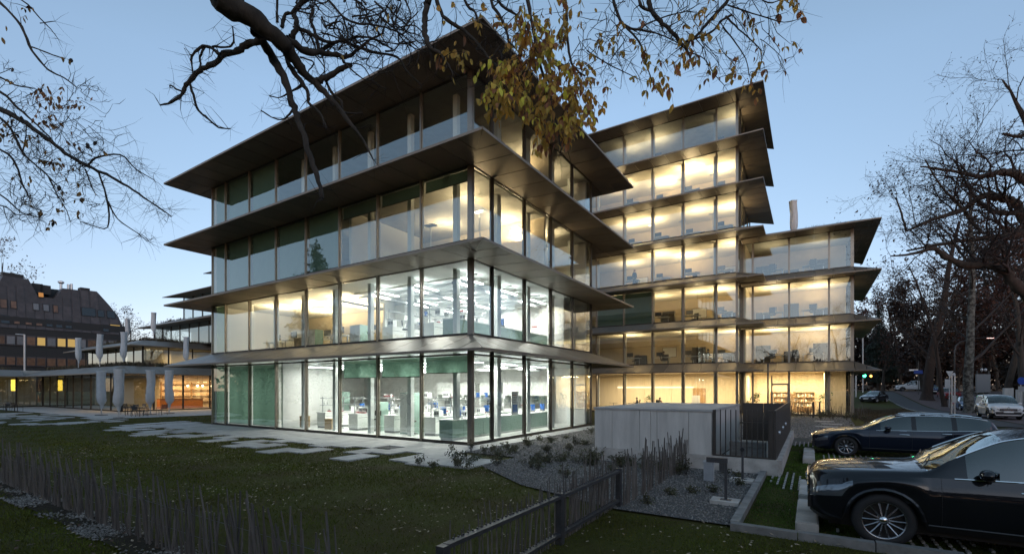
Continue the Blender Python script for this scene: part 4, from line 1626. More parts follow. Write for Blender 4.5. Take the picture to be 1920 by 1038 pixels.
limb([(384, 88, 3), (375, 107, 2.5), (376, 122, 2.2), (369, 136, 2)], 6.4)
limb([(343, 171, 2.2), (332, 168, 2), (320, 160, 1.8), (319, 164, 1.5)], 6.4)
limb([(545, 72, 8), (557, 48, 7), (552, 25, 6.5), (567, 5, 6), (595, -6, 5), (640, -20, 5)], 6.8)
limb([(529, 52, 5), (534, 28, 4), (550, 22, 4), (570, -8, 4)], 6.6)
limb([(520, 42, 3.5), (519, 20, 3), (522, -15, 3)], 6.5)
limb([(560, 54, 4.5), (587, 66, 4), (615, 80, 3.5), (650, 74, 3), (690, 70, 2.5), (735, 92, 1.8)], 6.9)
limb([(597, 93, 4.5), (590, 57, 4), (582, 37, 4), (587, 20, 3.5), (582, 11, 4)], 6.9)
limb([(612, -5, 3.5), (642, 30, 3), (665, 43, 2.8), (700, 47, 2.5), (745, 60, 2), (790, 95, 1.2)], 6.6)
limb([(642, 30, 2.5), (652, 62, 2.2), (650, 76, 2)], 6.7)
limb([(567, 160, 4), (545, 172, 2), (525, 183, 1.6), (505, 180, 1.6)], 6.9)
limb([(548, 205, 3), (535, 222, 2.2), (515, 222, 1.8), (490, 208, 1.5)], 6.9)
limb([(610, 150, 4), (622, 175, 3.2), (640, 190, 3), (645, 210, 2.5), (680, 212, 1.5)], 7.1)
for _ in range(48):      # crooked fine branches in the tangle
    x0, y0 = tr.uniform(540, 760), tr.uniform(-10, 110)
    q = [(x0, y0, 2.6)]
    for k in range(4):
        q.append((q[-1][0] + tr.uniform(-12, 34), q[-1][1] + tr.uniform(-26, 34), 2.0 - 0.35 * k))
    limb(q, tr.uniform(6.4, 7.4), 5, twigs=1.5)
# overhead limb out of frame that carries the right-hand branches
limb([(330, -150, 22, 5.4), (560, -150, 18, 5.6), (800, -120, 15, 5.5), (1000, -100, 12, 5.4), (1210, -85, 9, 5.3), (1400, -60, 6, 5.3), (1500, -40, 3, 5.3)], 5.5, part='limb', burst=False)
DR = 5.5
limb([(812, -118, 9), (804, -10, 9), (800, 12, 9), (796, 39, 7.5), (797, 65, 7), (804, 86, 6), (822, 99, 5), (840, 121, 3), (850, 140, 1)], DR, part='limb', twigs=1.4)
limb([(808, -60, 5), (818, -6, 5), (830, 29, 5), (853, 47, 5), (879, 65, 4), (900, 88, 3.5), (918, 110, 2.5), (960, 150, 1.2)], DR)
limb([(860, -90, 4), (871, 0, 3.5), (890, 23, 3), (900, 42, 2.5), (930, 60, 1.5)], DR)
limb([(910, -100, 4), (921, 0, 4), (939, 34, 4), (950, 60, 3.5), (957, 96, 3), (966, 135, 2.5), (985, 170, 1.2)], DR)
limb([(925, -90, 4), (934, 0, 3.5), (968, 28, 3), (994, 65, 2.5), (1002, 110, 2), (1010, 160, 1)], DR)
limb([(985, -90, 6), (990, 0, 5), (1000, 60, 4.5), (1012, 120, 4), (1030, 180, 3.5), (1044, 235, 3), (1052, 282, 2)], DR - 0.2, part='limb')
limb([(1040, -90, 4), (1060, 0, 3.5), (1065, 85, 3.2), (1075, 125, 3), (1097, 143, 2)], DR)
limb([(1140, -85, 4), (1148, -5, 4), (1162, 35, 4), (1172, 49, 3.5), (1196, 56, 3), (1230, 62, 2), (1262, 76, 1.2)], DR)
limb([(1172, 49, 3), (1200, 82, 2.2), (1212, 122, 1.8), (1224, 156, 1.2)], DR)
limb([(1196, 56, 2.5), (1220, 42, 2), (1262, 27, 1.5), (1285, 22, 1), (1310, 8, 1)], DR)
limb([(1210, -80, 7), (1216, -5, 6.5), (1222, 21, 6), (1239, 42, 5.5), (1257, 56, 5), (1278, 82, 4.5), (1290, 98, 3), (1300, 130, 1)], DR, part='limb', twigs=1.2)
limb([(1190, -80, 4), (1199, 0, 4), (1206, 14, 4), (1222, 21, 4)], DR, burst=False)
limb([(1395, -60, 5), (1361, 5, 4.5), (1331, 39, 4.2), (1308, 65, 3.8), (1283, 80, 3.5)], DR)
limb([(1372, 28, 3), (1350, 42, 3), (1335, 60, 2.8), (1290, 78, 2.5)], DR)
limb([(1360, 30, 2.5), (1385, 55, 2), (1413, 80, 1.6), (1428, 100, 1.2), (1425, 130, 0.9)], DR)
limb([(1355, 50, 2.2), (1375, 75, 1.6), (1398, 110, 1.3), (1404, 140, 1)], DR)
limb([(1365, 10, 2), (1410, 25, 1.6), (1445, 36, 1.3), (1470, 42, 1), (1500, 36, 0.8)], DR)
limb([(1400, -20, 2), (1440, 5, 1.6), (1470, 0, 1.2), (1492, 18, 1)], DR)
limb([(1290, 98, 1.6), (1320, 110, 1.2), (1340, 140, 1), (1358, 160, 0.8)], DR)
limb([(1100, 95, 1.8), (1140, 120, 1.5), (1180, 140, 1.2), (1200, 150, 0.8)], DR)
for _ in range(46):      # long fine hanging twigs
    x0, y0 = tr.uniform(900, 1440), tr.uniform(-30, 90)
    q = [(x0, y0, 1.1)]
    for k in range(3):
        q.append((q[-1][0] + tr.uniform(-28, 28), q[-1][1] + tr.uniform(5, 36), 0.9 - 0.2 * k))
    limb(q, tr.uniform(5.1, 5.9), 4, twigs=0.8, burst=tr.random() < 0.4)

# leaves: compound leaves with drooping leaflets
LEAFM = []
for k in range(4):
    mb = MB()
    c = 0.012 * (k - 1.5)
    L_, w_ = 0.112, 0.024 + 0.003 * k
    prof = [(0, 0.003), (0.25, 0.8), (0.5, 1.0), (0.75, 0.68), (1.0, 0.03)]
    for i in range(4):
        u0, f0 = prof[i]
        u1, f1 = prof[i + 1]
        z0, z1 = -0.25 * u0 * u0 * L_ + c * math.sin(u0 * 3), -0.25 * u1 * u1 * L_ + c * math.sin(u1 * 3)
        for s in (-1, 1):
            mb.quad((u0 * L_, 0, z0), (u1 * L_, 0, z1), (u1 * L_, s * w_ * f1, z1 + 0.22 * w_ * f1), (u0 * L_, s * w_ * f0, z0 + 0.22 * w_ * f0))
    LEAFM.append(mb.mesh('leaf', [M['leaf_ochre' if k != 2 else 'leaf_brown']], True))
LEAFV = [np.array([v.co[:] for v in me.vertices]) for me in LEAFM]
LEAFF = [np.array([p.vertices[:] for p in me.polygons]) for me in LEAFM]
leaf_list = []


def leaflet(p, d, roll, sc):
    x = Vector(d).normalized()
    up = Vector((0, 0, 1))
    y = up.cross(x)
    if y.length < 0.1:
        y = Vector((0, 1, 0)).cross(x)
    y.normalize()
    z = x.cross(y)
    y2 = y * math.cos(roll) + z * math.sin(roll)
    z2 = x.cross(y2)
    Mx = Matrix((x, y2, z2)).transposed()
    leaf_list.append((Vector(p), Mx, sc, tr.randrange(4)))


def compound(p, d, n, ln, sc=1.0):
    d = Vector(d).normalized()
    pts = [Vector(p)]
    for k in range(4):
        d = (d + Vector((0, 0, -0.28))).normalized()
        pts.append(pts[-1] + d * ln / 4)
    Twg.add(pts, [0.0025, 0.002, 0.0018, 0.0015, 0.001], 3)
    for k in range(n):
        f = (0.15 + 0.85 * k / max(1, n - 1)) * 4
        i = min(3, int(f))
        q = pts[i].lerp(pts[i + 1], f - i)
        ax = (pts[i + 1] - pts[i]).normalized()
        side = ax.cross(Vector((0, 0, 1)))
        if side.length < 0.1:
            side = Vector((1, 0, 0))
        side.normalize()
        for s in (-1, 1):
            if tr.random() < 0.14:
                continue
            ld = ax * 0.45 + side * s * 0.75 + Vector((0, 0, -0.75 + tr.uniform(-0.25, 0.25))) + rdir(tr) * 0.2
            leaflet(q, ld, tr.uniform(-0.9, 0.9), sc * tr.uniform(0.5, 1.05))


def cl(px, py, dep, n=4, ln=0.28, sc=1.0):
    d = Vector((tr.uniform(-1, 1), tr.uniform(-1, 1), tr.uniform(-0.9, 0.1)))
    compound(at(px, py, dep) - off, d, n, ln, sc)


for _ in range(185):     # the dense ochre curtain by the roof corner
    u, v = tr.random(), tr.random()
    px = 930 + 165 * u + tr.uniform(-14, 14)
    lo_, hi_ = (10, 255 - abs(px - 1035) * 0.9)
    if px > 1070:
        lo_ = 110
    if px < 960:
        lo_ = 95
    py = lo_ + (hi_ - lo_) * (v ** 0.85)
    cl(px, py, tr.uniform(4.9, 5.8), tr.randint(4, 6), tr.uniform(0.2, 0.32), 0.95)
for px, py in ((1245, 128), (1262, 130), (1225, 140), (1240, 170), (1252, 178), (1218, 160), (1205, 168), (1140, 160), (1155, 165), (1182, 165), (1300, 75), (1312, 82), (1295, 90), (1340, 138), (1350, 142),
               (1375, 140), (1384, 150), (1390, 35), (1400, 42), (1330, 30), (1318, 30), (1345, 38), (1315, 5), (1330, 8), (1400, 165), (1405, 172), (1425, 105), (1428, 130), (1470, 98), (1480, 96), (1490, 15),
               (1470, 0), (1480, 4), (1265, 120), (1168, 60), (1160, 75), (1150, 95), (1130, 90), (1112, 115), (1180, 90), (1196, 100), (1210, 95), (1285, 60), (905, 18), (915, 30), (890, 45), (848, 105), (858, 110), (870, 118),
               (935, 60), (860, 125), (1300, 110), (1290, 105), (1310, 120), (1060, 15), (1075, 30), (1090, 10), (1045, 5)):
    cl(px + tr.uniform(-4, 4), py - 18, tr.uniform(5.2, 5.7), tr.randint(2, 4), tr.uniform(0.14, 0.28), 1.0)
    if tr.random() < 0.4:
        cl(px + tr.uniform(-16, 16), py - tr.uniform(0, 40), tr.uniform(5.2, 5.7), 3, 0.2, 0.9)
for _ in range(60):      # single curled leaves
    leaflet(at(tr.uniform(640, 1470), tr.uniform(-5, 130), tr.uniform(5.2, 6.5)) - off, Vector((tr.uniform(-.4, .4), tr.uniform(-.4, .4), -1)), tr.uniform(-1.5, 1.5), tr.uniform(0.5, 0.9))
Lim.mesh('branch', M['bark'], oak_t, 'stuff')
# leaves nearest the camera are parts, the rest one mesh
leaf_list.sort(key=lambda q: (q[0] + off).y)
for (p, Mx, sc, k) in leaf_list[:290]:
    o = bpy.data.objects.new('leaf', LEAFM[k])
    COL.objects.link(o)
    o.parent = oak_t
    o.matrix_local = Matrix.Translation(p) @ Mx.to_4x4() @ Matrix.Scale(sc, 4)


def join_leaves(name, items, parent, mats):
    for kk, mt in mats:
        V, F, o_ = [], [], 0
        for (p, Mx, sc, k) in items:
            if (k == 2) != kk:
                continue
            V.append(LEAFV[k] @ (np.array(Mx) * sc).T + np.array(p))
            F.append(LEAFF[k] + o_)
            o_ += len(LEAFV[k])
        if V:
            np_mesh(name, np.concatenate(V), np.concatenate(F), mt, parent)['kind'] = 'stuff'


join_leaves('foliage', leaf_list[290:], oak_t, ((False, M['leaf_ochre']), (True, M['leaf_brown'])))
Twg.mesh('twigs', M['twig'], oak_t, 'stuff')
# unseen crown above and behind the camera (it is mirrored in the panes)
cfgA = dict(seg=[6, 5, 4, 3], wig=0.22, up=[0.10, 0.06, 0.03, 0.0], tip=0.35, biglev=2, sides=[8, 6, 4, 3], levels=4, kids=[6, 5, 5, 4], first=0.25, ang=(0.5, 1.1), ratio=(0.5, 0.8), minr=0.006)
B_, S_ = Wood(12), Wood(13)
for a in (2.2, 3.3, 4.3, 5.6):
    grow(B_, S_, (0.3, 0.6, 3.8 + 0.5 * math.sin(a * 3)), (math.cos(a), math.sin(a) * 0.9 - 0.1, 1.1), 6.5, 0.17, 0, cfgA)
B_.mesh('limbs', M['bark'], oak_t, 'stuff')
S_.mesh('crown_twigs', M['twig'], oak_t, 'stuff')

# ---- tree at the left edge: fine branches with a few brown leaves
lt = thing('twiggy_tree', 'slender tree reaching in from the left edge with fine twigs and scattered brown leaves', 'tree', (-13.2, 6.6, 0))
off = Vector(lt.location)
oak_keep, Lim, Twg, oak_t = oak_t, Wood(7), Wood(8), lt
leaf_list = []
DL = 7.6
limb([(-570, 727, 30), (-560, 500, 26), (-540, 320, 22), (-480, 120, 18), (-420, -60, 12), (-400, -200, 8)], 7.6, part='trunk', burst=False)
limb([(-480, 150, 12), (-300, 130, 10), (-140, 165, 8), (0, 205, 6.5), (50, 232, 6), (95, 265, 5.2), (130, 292, 4.8), (165, 312, 4.2), (200, 327, 3.6), (240, 350, 3), (280, 377, 2.2), (322, 406, 1.2)], DL, part='limb', twigs=1.3)
limb([(-440, -20, 8), (-200, -60, 6), (-60, -30, 4), (0, 6, 3.5), (40, 50, 3.2), (60, 95, 3), (90, 130, 2.4), (120, 146, 1.8), (146, 166, 1)], DL)
limb([(60, 88, 1.8), (90, 100, 1.5), (122, 111, 1)], DL)
limb([(-40, -30, 2), (40, 0, 1.8), (75, 35, 1.5), (95, 55, 1.2), (109, 73, 0.8)], DL)
limb([(75, 44, 1.2), (103, 40, 0.8)], DL)
limb([(165, 312, 2.6), (180, 296, 2.4), (225, 290, 2), (256, 318, 1.4), (290, 338, 0.9)], DL)
limb([(184, 321, 2.4), (200, 370, 2.2), (202, 426, 1.6), (165, 420, 1.2), (150, 415, 0.8)], DL)
limb([(203, 378, 2), (220, 410, 1.6), (255, 435, 1.3), (276, 452, 0.9)], DL)
limb([(160, 318, 2), (172, 350, 1.5), (180, 365, 1)], DL)
limb([(-100, 120, 4), (0, 172, 3.2), (30, 200, 3), (60, 225, 2.5), (96, 260, 2)], DL)
limb([(-100, 160, 4), (0, 220, 3.2), (30, 260, 3), (46, 290, 2.6), (85, 325, 2), (120, 362, 1.2)], DL)
limb([(-120, 230, 3.5), (0, 280, 2.8), (30, 310, 2.4), (42, 345, 2), (56, 372, 1.2)], DL)
limb([(-60, 120, 2.5), (0, 145, 2.2), (30, 160, 1.8), (66, 166, 1.2)], DL)
limb([(42, 286, 1.6), (48, 260, 1.4), (50, 234, 1.2)], DL)
limb([(-80, 330, 2.5), (0, 365, 2), (40, 398, 1.5), (75, 408, 1)], DL)
limb([(-80, 400, 2), (0, 385, 1.6), (30, 402, 1.2), (60, 400, 1)], DL)
limb([(90, 330, 1.5), (110, 370, 1.2), (125, 395, 1), (132, 415, 0.8)], DL)
for _ in range(80):
    x0, y0 = tr.uniform(-10, 170), tr.uniform(140, 400)
    q = [(x0, y0, 0.9)]
    for k in range(3):
        q.append((q[-1][0] + tr.uniform(-14, 30), q[-1][1] + tr.uniform(-18, 26), 0.8 - 0.2 * k))
    limb(q, tr.uniform(7.0, 8.2), 4, twigs=0.9, burst=tr.random() < 0.5)
for (px, py) in ((320, 400), (300, 395), (280, 378), (250, 320), (265, 318), (255, 300), (40, 405), (20, 400), (60, 398), (240, 372), (230, 330), (270, 440), (165, 420)):
    for _ in range(5):
        starburst(at(px + tr.uniform(-12, 12), py + tr.uniform(-10, 10), DL) - off, 4, 0.15, 0.5)
for (px, py, k) in ((80, 170, 9), (105, 175, 7), (85, 205, 7), (130, 190, 5), (160, 195, 5), (60, 190, 4), (75, 225, 5), (115, 235, 4), (125, 250, 4), (80, 295, 5), (105, 305, 5), (120, 340, 4), (130, 370, 5), (135, 395, 5), (30, 215, 3),
                   (10, 250, 3), (40, 255, 3), (65, 255, 3), (165, 265, 3), (190, 275, 3), (195, 295, 2), (50, 330, 3), (145, 330, 2), (160, 365, 3), (60, 400, 3), (100, 420, 2), (40, 335, 3), (25, 140, 2), (120, 120, 2), (45, 22, 2), (4, 58, 2), (90, 240, 3)):
    for _ in range(k):
        q = at(px + tr.uniform(-20, 20), py + tr.uniform(-14, 14), tr.uniform(7.2, 8.0)) - off
        if tr.random() < 0.4:
            compound(q, rdir(tr), 3, 0.18, 0.8)
        else:
            leaflet(q, Vector((tr.uniform(-.5, .5), tr.uniform(-.5, .5), -1)), tr.uniform(-1.5, 1.5), tr.uniform(0.55, 1.0))
Lim.mesh('branch', M['bark'], lt, 'stuff')
LEAF2 = [me.copy() for me in LEAFM]
for me in LEAF2:
    me.materials[0] = M['leaf_brown']
for (p, Mx, sc, k) in leaf_list[:120]:
    o = bpy.data.objects.new('leaf', LEAF2[k])
    COL.objects.link(o)
    o.parent = lt
    o.matrix_local = Matrix.Translation(p) @ Mx.to_4x4() @ Matrix.Scale(sc, 4)
join_leaves('foliage', leaf_list[120:], lt, ((False, M['leaf_brown']), (True, M['leaf_dead'])))
Twg.mesh('twigs', M['twig'], lt, 'stuff')
oak_t = oak_keep

# ---- large crooked tree at the right edge
rt = thing('spreading_bare_tree', 'large bare tree with heavy dark limbs reaching in from the right edge', 'tree', (27.2, 21.0, 0))
off = Vector(rt.location)
cfgR = dict(seg=[5, 4, 3, 3], wig=0.30, up=[0.10, 0.10, 0.06, 0.03], tip=0.4, biglev=1, sides=[5, 4, 3, 3], levels=3, kids=[7, 7, 6], first=0.12, ang=(0.4, 1.1), ratio=(0.42, 0.75), minr=0.006)
B_, S_ = Wood(31), Wood(32)


def rlimb(spec, dep, kids, name='limb', klen=3.0):
    pts = [(at(q[0], q[1], q[3] if len(q) > 3 else dep) - off, q[2] * 0.8 / FPX * dep) for q in spec]
    kids = int(kids * 0.9)
    sm = smooth_line(pts, 4)
    P = [p + rdir(tr) * rad * 0.3 for p, rad in sm]
    Rr = [rad * (1 + tr.uniform(-0.1, 0.15)) for p, rad in sm]
    w_ = Wood(1)
    w_.add(P, Rr, 9)
    w_.mesh(name, M['bark'], rt)
    for k in range(kids):
        i = tr.randrange(len(P) // 5, len(P))
        ax = (P[min(i + 1, len(P) - 1)] - P[max(i - 1, 0)]).normalized()
        d = ax * 0.5 + rdir(tr) * 0.9 + Vector((0, 0, 0.25))
        grow(B_, S_, P[i], d, klen * tr.uniform(0.5, 1.1), Rr[i] * 0.36, 1, cfgR)


rlimb([(2080, 727, 26), (2075, 600, 22), (2050, 500, 20), (2000, 430, 17), (1950, 420, 13), (1920, 412, 11), (1913, 390, 9), (1899, 378, 9), (1867, 369, 8), (1838, 369, 6.5), (1804, 393, 5), (1746, 412, 4), (1698, 434, 2)], 21, 16, 'trunk')
rlimb([(2010, 430, 12), (1960, 360, 10), (1920, 337, 9), (1891, 323, 8), (1867, 325, 6.5), (1843, 330, 5), (1815, 327, 4), (1770, 318, 3), (1725, 312, 1.5)], 21, 15)
rlimb([(2060, 610, 15), (1980, 590, 13), (1920, 550, 12), (1891, 516, 10), (1856, 496, 9), (1811, 496, 7.5), (1771, 480, 6), (1751, 466, 5), (1711, 476, 3), (1670, 480, 1.5)], 20, 16)
rlimb([(1990, 450, 12), (1950, 432, 11), (1920, 436, 10), (1871, 444, 7), (1831, 448, 5), (1761, 458, 3.5), (1700, 470, 2)], 20.5, 14)
rlimb([(1913, 400, 6), (1867, 397, 5), (1838, 380, 4), (1815, 350, 3), (1790, 300, 2)], 21, 8)
rlimb([(1990, 420, 8), (1960, 300, 7), (1930, 240, 6), (1900, 180, 3), (1880, 150, 1.5)], 22, 8)
rlimb([(1838, 434, 4), (1816, 407, 3.5), (1795, 380, 3), (1765, 350, 2), (1735, 300, 1.2)], 21, 9)
rlimb([(1700, 434, 2.5), (1690, 400, 2), (1680, 370, 1.2)], 21, 5, klen=2)
rlimb([(2030, 300, 9), (1990, 240, 7), (1950, 220, 5), (1915, 255, 4), (1880, 250, 2)], 22, 8)
B_.mesh('branch', M['bark'], rt, 'stuff')
S_.mesh('twigs', M['twig'], rt, 'stuff')
tips = [t_[0] for t_ in S_.tips]
tr.shuffle(tips)
cards('dry_leaves', tips[:2600], 0.045, 1, 0.06, M['leaf_dead'], rt, 3)
cards('rust_leaves', [t_ for t_ in tips if abs((t_ + off).z - 11.6) < 0.9][:220], 0.07, 2, 0.15, M['leaf_rust'], rt, 4)

# ---- street trees and the trees behind
cfgB = dict(seg=[7, 5, 4, 3], wig=0.13, up=[0.10, 0.10, 0.06, 0.03], tip=0.25, biglev=2, sides=[8, 5, 3, 3], levels=3, kids=[13, 8, 6], first=0.22, ang=(0.5, 1.15), ratio=(0.26, 0.5), minr=0.012)


def far_tree(name, label, wx, wy, H, r0, seed, bark='bark_brown', leaf='leaf_dead', nleaf=1, lsize=0.16, lean=(0, 0), group=None, first=0.22, dense=1.0):
    t = thing(name, label, 'tree', (wx, wy, gz(wx, wy) - 0.1), 0, group)
    B_, S_ = Wood(seed), Wood(seed + 1)
    c = dict(cfgB)
    c['first'] = first
    c['kids'] = [max(4, int(13 * dense)), 8, 6]
    c['biglev'] = 1
    c['thin'] = 0.55
    grow(B_, S_, (0, 0, 0), (lean[0], lean[1], 1), H, r0, 0, c)
    fl = Wood(1)
    fl.add([Vector((0, 0, -0.1)), Vector((lean[0] * 0.2, lean[1] * 0.2, 0.3)), Vector((lean[0] * 0.8, lean[1] * 0.8, 1.0))], [r0 * 1.7, r0 * 1.2, r0 * 0.98], 10)
    fl.mesh('root_flare', M[bark], t)
    B_.mesh('trunk', M[bark], t)
    S_.mesh('crown', M['twig_far'], t, 'stuff')
    if nleaf:
        cards('foliage', [q[0] for q in S_.tips], lsize, nleaf, 0.35, M[leaf], t, seed)
    return t


def wpos(px, dep):
    q = at(px, HY, dep)
    return q.x, q.y


for (px, dep, H, r0, bark, lb, lean, leaf, nl) in (
        (1738, 62, 24, 0.62, 'bark_brown', 'thick brown street tree left of the red van', (0.02, 0), 'leaf_dead', 2),
        (1771, 54, 17, 0.24, 'bark_brown', 'slim leaning street tree right of the thick brown trunk', (-0.05, 0), 'leaf_dead', 1),
        (1818, 43.5, 21, 0.42, 'bark_spotted', 'tree with a pale spotted trunk beside the parked white van', (0.10, 0), 'leaf_dead', 1),
        (1690, 100, 20, 0.35, 'bark', 'tall bare tree standing beyond the street junction', (0, 0), 'leaf_dead', 2),
        (1656, 84, 13, 0.25, 'bark', 'small tree behind the traffic light with dry leaves', (0, 0), 'leaf_rust', 2),
        (1885, 56, 20, 0.40, 'bark', 'dark tree behind the white van with rusty leaves', (0, 0), 'leaf_rust', 2),
        (1925, 48, 19, 0.36, 'bark', 'dark tree at the right edge beyond the street', (0, 0), 'leaf_rust', 2)):
    x, y = wpos(px, dep)
    far_tree('street_tree', lb, x, y, H, r0, int(px), bark, leaf, nl, 0.17, lean)
WT = [1630, 1668, 1712, 1755, 1795, 1840, 1872, 1905, 1945, 1990, 2050, 1730, 1850, 1780]
for i, (px, dep, H) in enumerate(((1630, 110, 19), (1668, 118, 22), (1712, 112, 24), (1755, 98, 23), (1795, 86, 24), (1840, 84, 25), (1872, 78, 23), (1905, 92, 25), (1945, 70, 22), (1990, 62, 22), (2050, 55, 20), (1730, 78, 15), (1850, 68, 15), (1780, 104, 18))):
    x, y = wpos(px, dep)
    rank = sorted(WT).index(px)
    far_tree('woodland_tree', 'dark bare woodland tree beyond the street, %s in the tree mass' % (ORD[rank] + ' from the left' if rank < 12 else ('second from the right', 'rightmost')[rank - 12]), x, y, H, 0.28, 300 + i * 3, 'bark', 'leaf_dead' if i % 3 else 'leaf_rust', 6, 0.26, (0, 0), 'trees massed beyond the street', 0.12, 1.15)
for i, (px, dep, H, lb) in enumerate(((250, 150, 24, 'bare tree with reddish leaves behind the upper terrace parasols'), (225, 165, 26, 'bare tree beside the right end of the dark shingled building'), (-10, 110, 32, 'tree crown peeping in at the left edge above the dark building'), (340, 130, 17, 'low tree above the upper planted roof edge'))):
    x, y = wpos(px, dep)
    far_tree('bare_tree', lb, x, y, H, 0.4, 500 + i * 3, 'bark', 'leaf_rust', 2, 0.25, (0, 0), None, 0.3)


def conifer(name, label, wx, wy, H, seed, rad=4.2):
    t = thing(name, label, 'tree', (wx, wy, gz(wx, wy)))
    r = random.Random(seed)
    W_ = Wood(seed)
    W_.add([Vector((0, 0, 0)), Vector((0, 0, H * 0.5)), Vector((0.1, 0, H))], [0.4, 0.25, 0.03], 8)
    W_.mesh('trunk', M['bark'], t)
    pts = []
    br = Wood(seed + 1)
    z = H * 0.12
    while z < H * 0.98:
        ln = rad * (1 - (z / H) ** 1.2) * r.uniform(0.75, 1.1) + 0.2
        a = r.uniform(0, 6.283)
        P = [Vector((0, 0, z))]
        for k in range(4):
            P.append(Vector((math.cos(a) * ln * (k + 1) / 4, math.sin(a) * ln * (k + 1) / 4, z + 0.10 * ln * (k + 1) / 4 - 0.05 * ln * ((k + 1) / 4) ** 2 * 3)))
        br.add(P, [0.06, 0.05, 0.04, 0.03, 0.01], 4)
        for k in range(int(ln * 9)):
            f = (0.2 + 0.8 * r.random()) * 4
            i = min(3, int(f))
            q = P[i].lerp(P[i + 1], f - i)
            pts.append(q + Vector((r.uniform(-.35, .35), r.uniform(-.35, .35), r.uniform(-0.35, 0.05))))
        z += r.uniform(0.05, 0.14)
    br.mesh('branches', M['bark'], t, 'stuff')
    cards('needles', pts, 0.16, 5, 0.16, M['needle'], t, seed, 0.05)
    return t


x, y = wpos(1648, 96)
conifer('fir_tree', 'dark evergreen fir behind the street corner, right of the wing', x, y, 17, 71)
conifer('cedar_tree', 'drooping cedar mirrored in the upper panes, outside the left edge', -36, 23, 17.5, 72, 4.8)
# trees behind the camera that the glass mirrors
for i, (X, Y, H, lf) in enumerate(((8, -27, 13, 0), (0, -31, 12, 0), (16, -33, 14, 0), (-12, -30, 13, 1), (-24, -28, 12, 1), (24, -26, 13, 0), (31, -17, 14, 0), (33, -2, 13, 0))):
    p = L(X, Y)
    far_tree('garden_tree', 'bare tree across the lane, mirrored in the glass facades', p.x, p.y, H, 0.26, 700 + 3 * i, 'bark', 'leaf_dead', 1 + lf, 0.12, (0, 0), 'trees mirrored in the glass')


def hedge(name, pts, H, dep_, n, seed, mat='leaf_dead', size=0.22):
    r = random.Random(seed)
    C = []
    segs = [(Vector(a), Vector(b)) for a, b in zip(pts[:-1], pts[1:])]
    tot = sum((b - a).length for a, b in segs)
    for a, b in segs:
        for k in range(int(n * (b - a).length / tot)):
            q = a.lerp(b, r.random())
            h = H * (0.75 + 0.25 * math.sin(q.x * 0.35) * math.sin(q.y * 0.27 + 1)) * r.random() ** 0.7
            w = L(q.x + r.uniform(-dep_, dep_), q.y + r.uniform(-dep_, dep_), 0)
            C.append((w.x, w.y, gz(w.x, w.y) + h))
    o = cards(name, C, size, 3, 0.3, M[mat], None, seed)
    return tag(o, kind='stuff')


hedge('far_wood', [(5, 122), (70, 122), (120, 95)], 15, 7, 22000, 81, 'leaf_dead', 0.5)
hedge('street_hedge', [(34, 5), (35, 40), (37, 84)], 6.5, 1.6, 9000, 82, 'leaf_dead', 0.28)
hedge('unseen_hedge_screen', [(-60, -22), (-30, -34), (0, -40), (30, -38), (48, -20), (48, 10)], 10.5, 2.5, 17000, 83, 'needle', 0.45)  # unseen foliage belt added behind the camera to block horizon glow in the panes
# ------------------------------------------------------------------ furniture and people behind the glass
PROTO = {}


def place(maker, X, Y, Z, rz, label, group=None, sc=None):
    key = maker.__name__
    if key not in PROTO:
        o = maker()
        PROTO[key] = o
    else:
        o = dup(PROTO[key])
    o.location = L(X, Y, Z)
    o.rotation_euler = (0, 0, TH + rz)
    if sc:
        o.scale = sc
    o['label'] = label
    if group:
        o['group'] = group
    return o


def lab_bench():
    t = thing('lab_bench', 'x', 'lab bench')
    for i in range(4):
        MB().box(-0.36, 0.36, -1.5 + i * 0.75, -1.5 + i * 0.75 + 0.742, 0.1, 0.84).build('cabinet', M['bench_white'], t)
        for sx in (-1, 1):
            MB().box(sx * 0.365 - 0.008, sx * 0.365 + 0.008, -1.45 + i * 0.75, -0.85 + i * 0.75, 0.66, 0.68).build('drawer_pull', M['plastic_grey'], t)
    MB().box(-0.34, 0.34, -1.48, 1.48, 0.0, 0.1).build('plinth', M['plastic_grey'], t)
    MB().box(-0.40, 0.40, -1.54, 1.54, 0.84, 0.88).build('worktop', M['plastic_white'], t)
    for y in (-1.4, 0, 1.4):
        MB().box(-0.02, 0.02, y - 0.02, y + 0.02, 0.88, 1.75).build('upright', M['steel'], t)
    for z in (1.25, 1.65):
        MB().box(-0.17, 0.17, -1.45, 1.45, z, z + 0.03).build('shelf', M['steel'], t)
    return t


def green_bench():
    t = thing('green_lab_bench', 'x', 'lab bench')
    for i in range(4):
        MB().box(-0.36, 0.36, -1.5 + i * 0.75, -1.5 + i * 0.75 + 0.742, 0.1, 0.84).build('cabinet', M['bench_green'], t)
    MB().box(-0.34, 0.34, -1.48, 1.48, 0.0, 0.1).build('plinth', M['bench_white'], t)
    MB().box(-0.40, 0.40, -1.54, 1.54, 0.84, 0.88).build('worktop', M['plastic_white'], t)
    MB().box(-0.37, 0.37, -1.512, -1.50, 0.1, 0.84).build('end_panel', M['bench_green'], t)
    return t


def lab_stool():
    t = thing('lab_stool', 'x', 'stool')
    MB().lathe([(0, 0.62), (0.19, 0.62), (0.20, 0.66), (0.17, 0.69), (0, 0.69)], 12).build('seat', M['plastic_black'], t, True)
    MB().tube([(0, 0, 0.1), (0, 0, 0.62)], 0.025, 6).build('post', M['steel'], t)
    for k in range(5):
        a = k * 1.2566
        MB().tube([(0, 0, 0.12), (0.27 * math.cos(a), 0.27 * math.sin(a), 0.04)], 0.018, 4).build('leg', M['plastic_black'], t)
    MB().cbox((0, 0.2, 0.95), 0.36, 0.04, 0.25, 0, -0.1).build('backrest', M['plastic_black'], t)
    MB().tube([(0, 0.1, 0.64), (0, 0.2, 0.9)], 0.014, 4).build('back_stay', M['steel'], t)
    return t


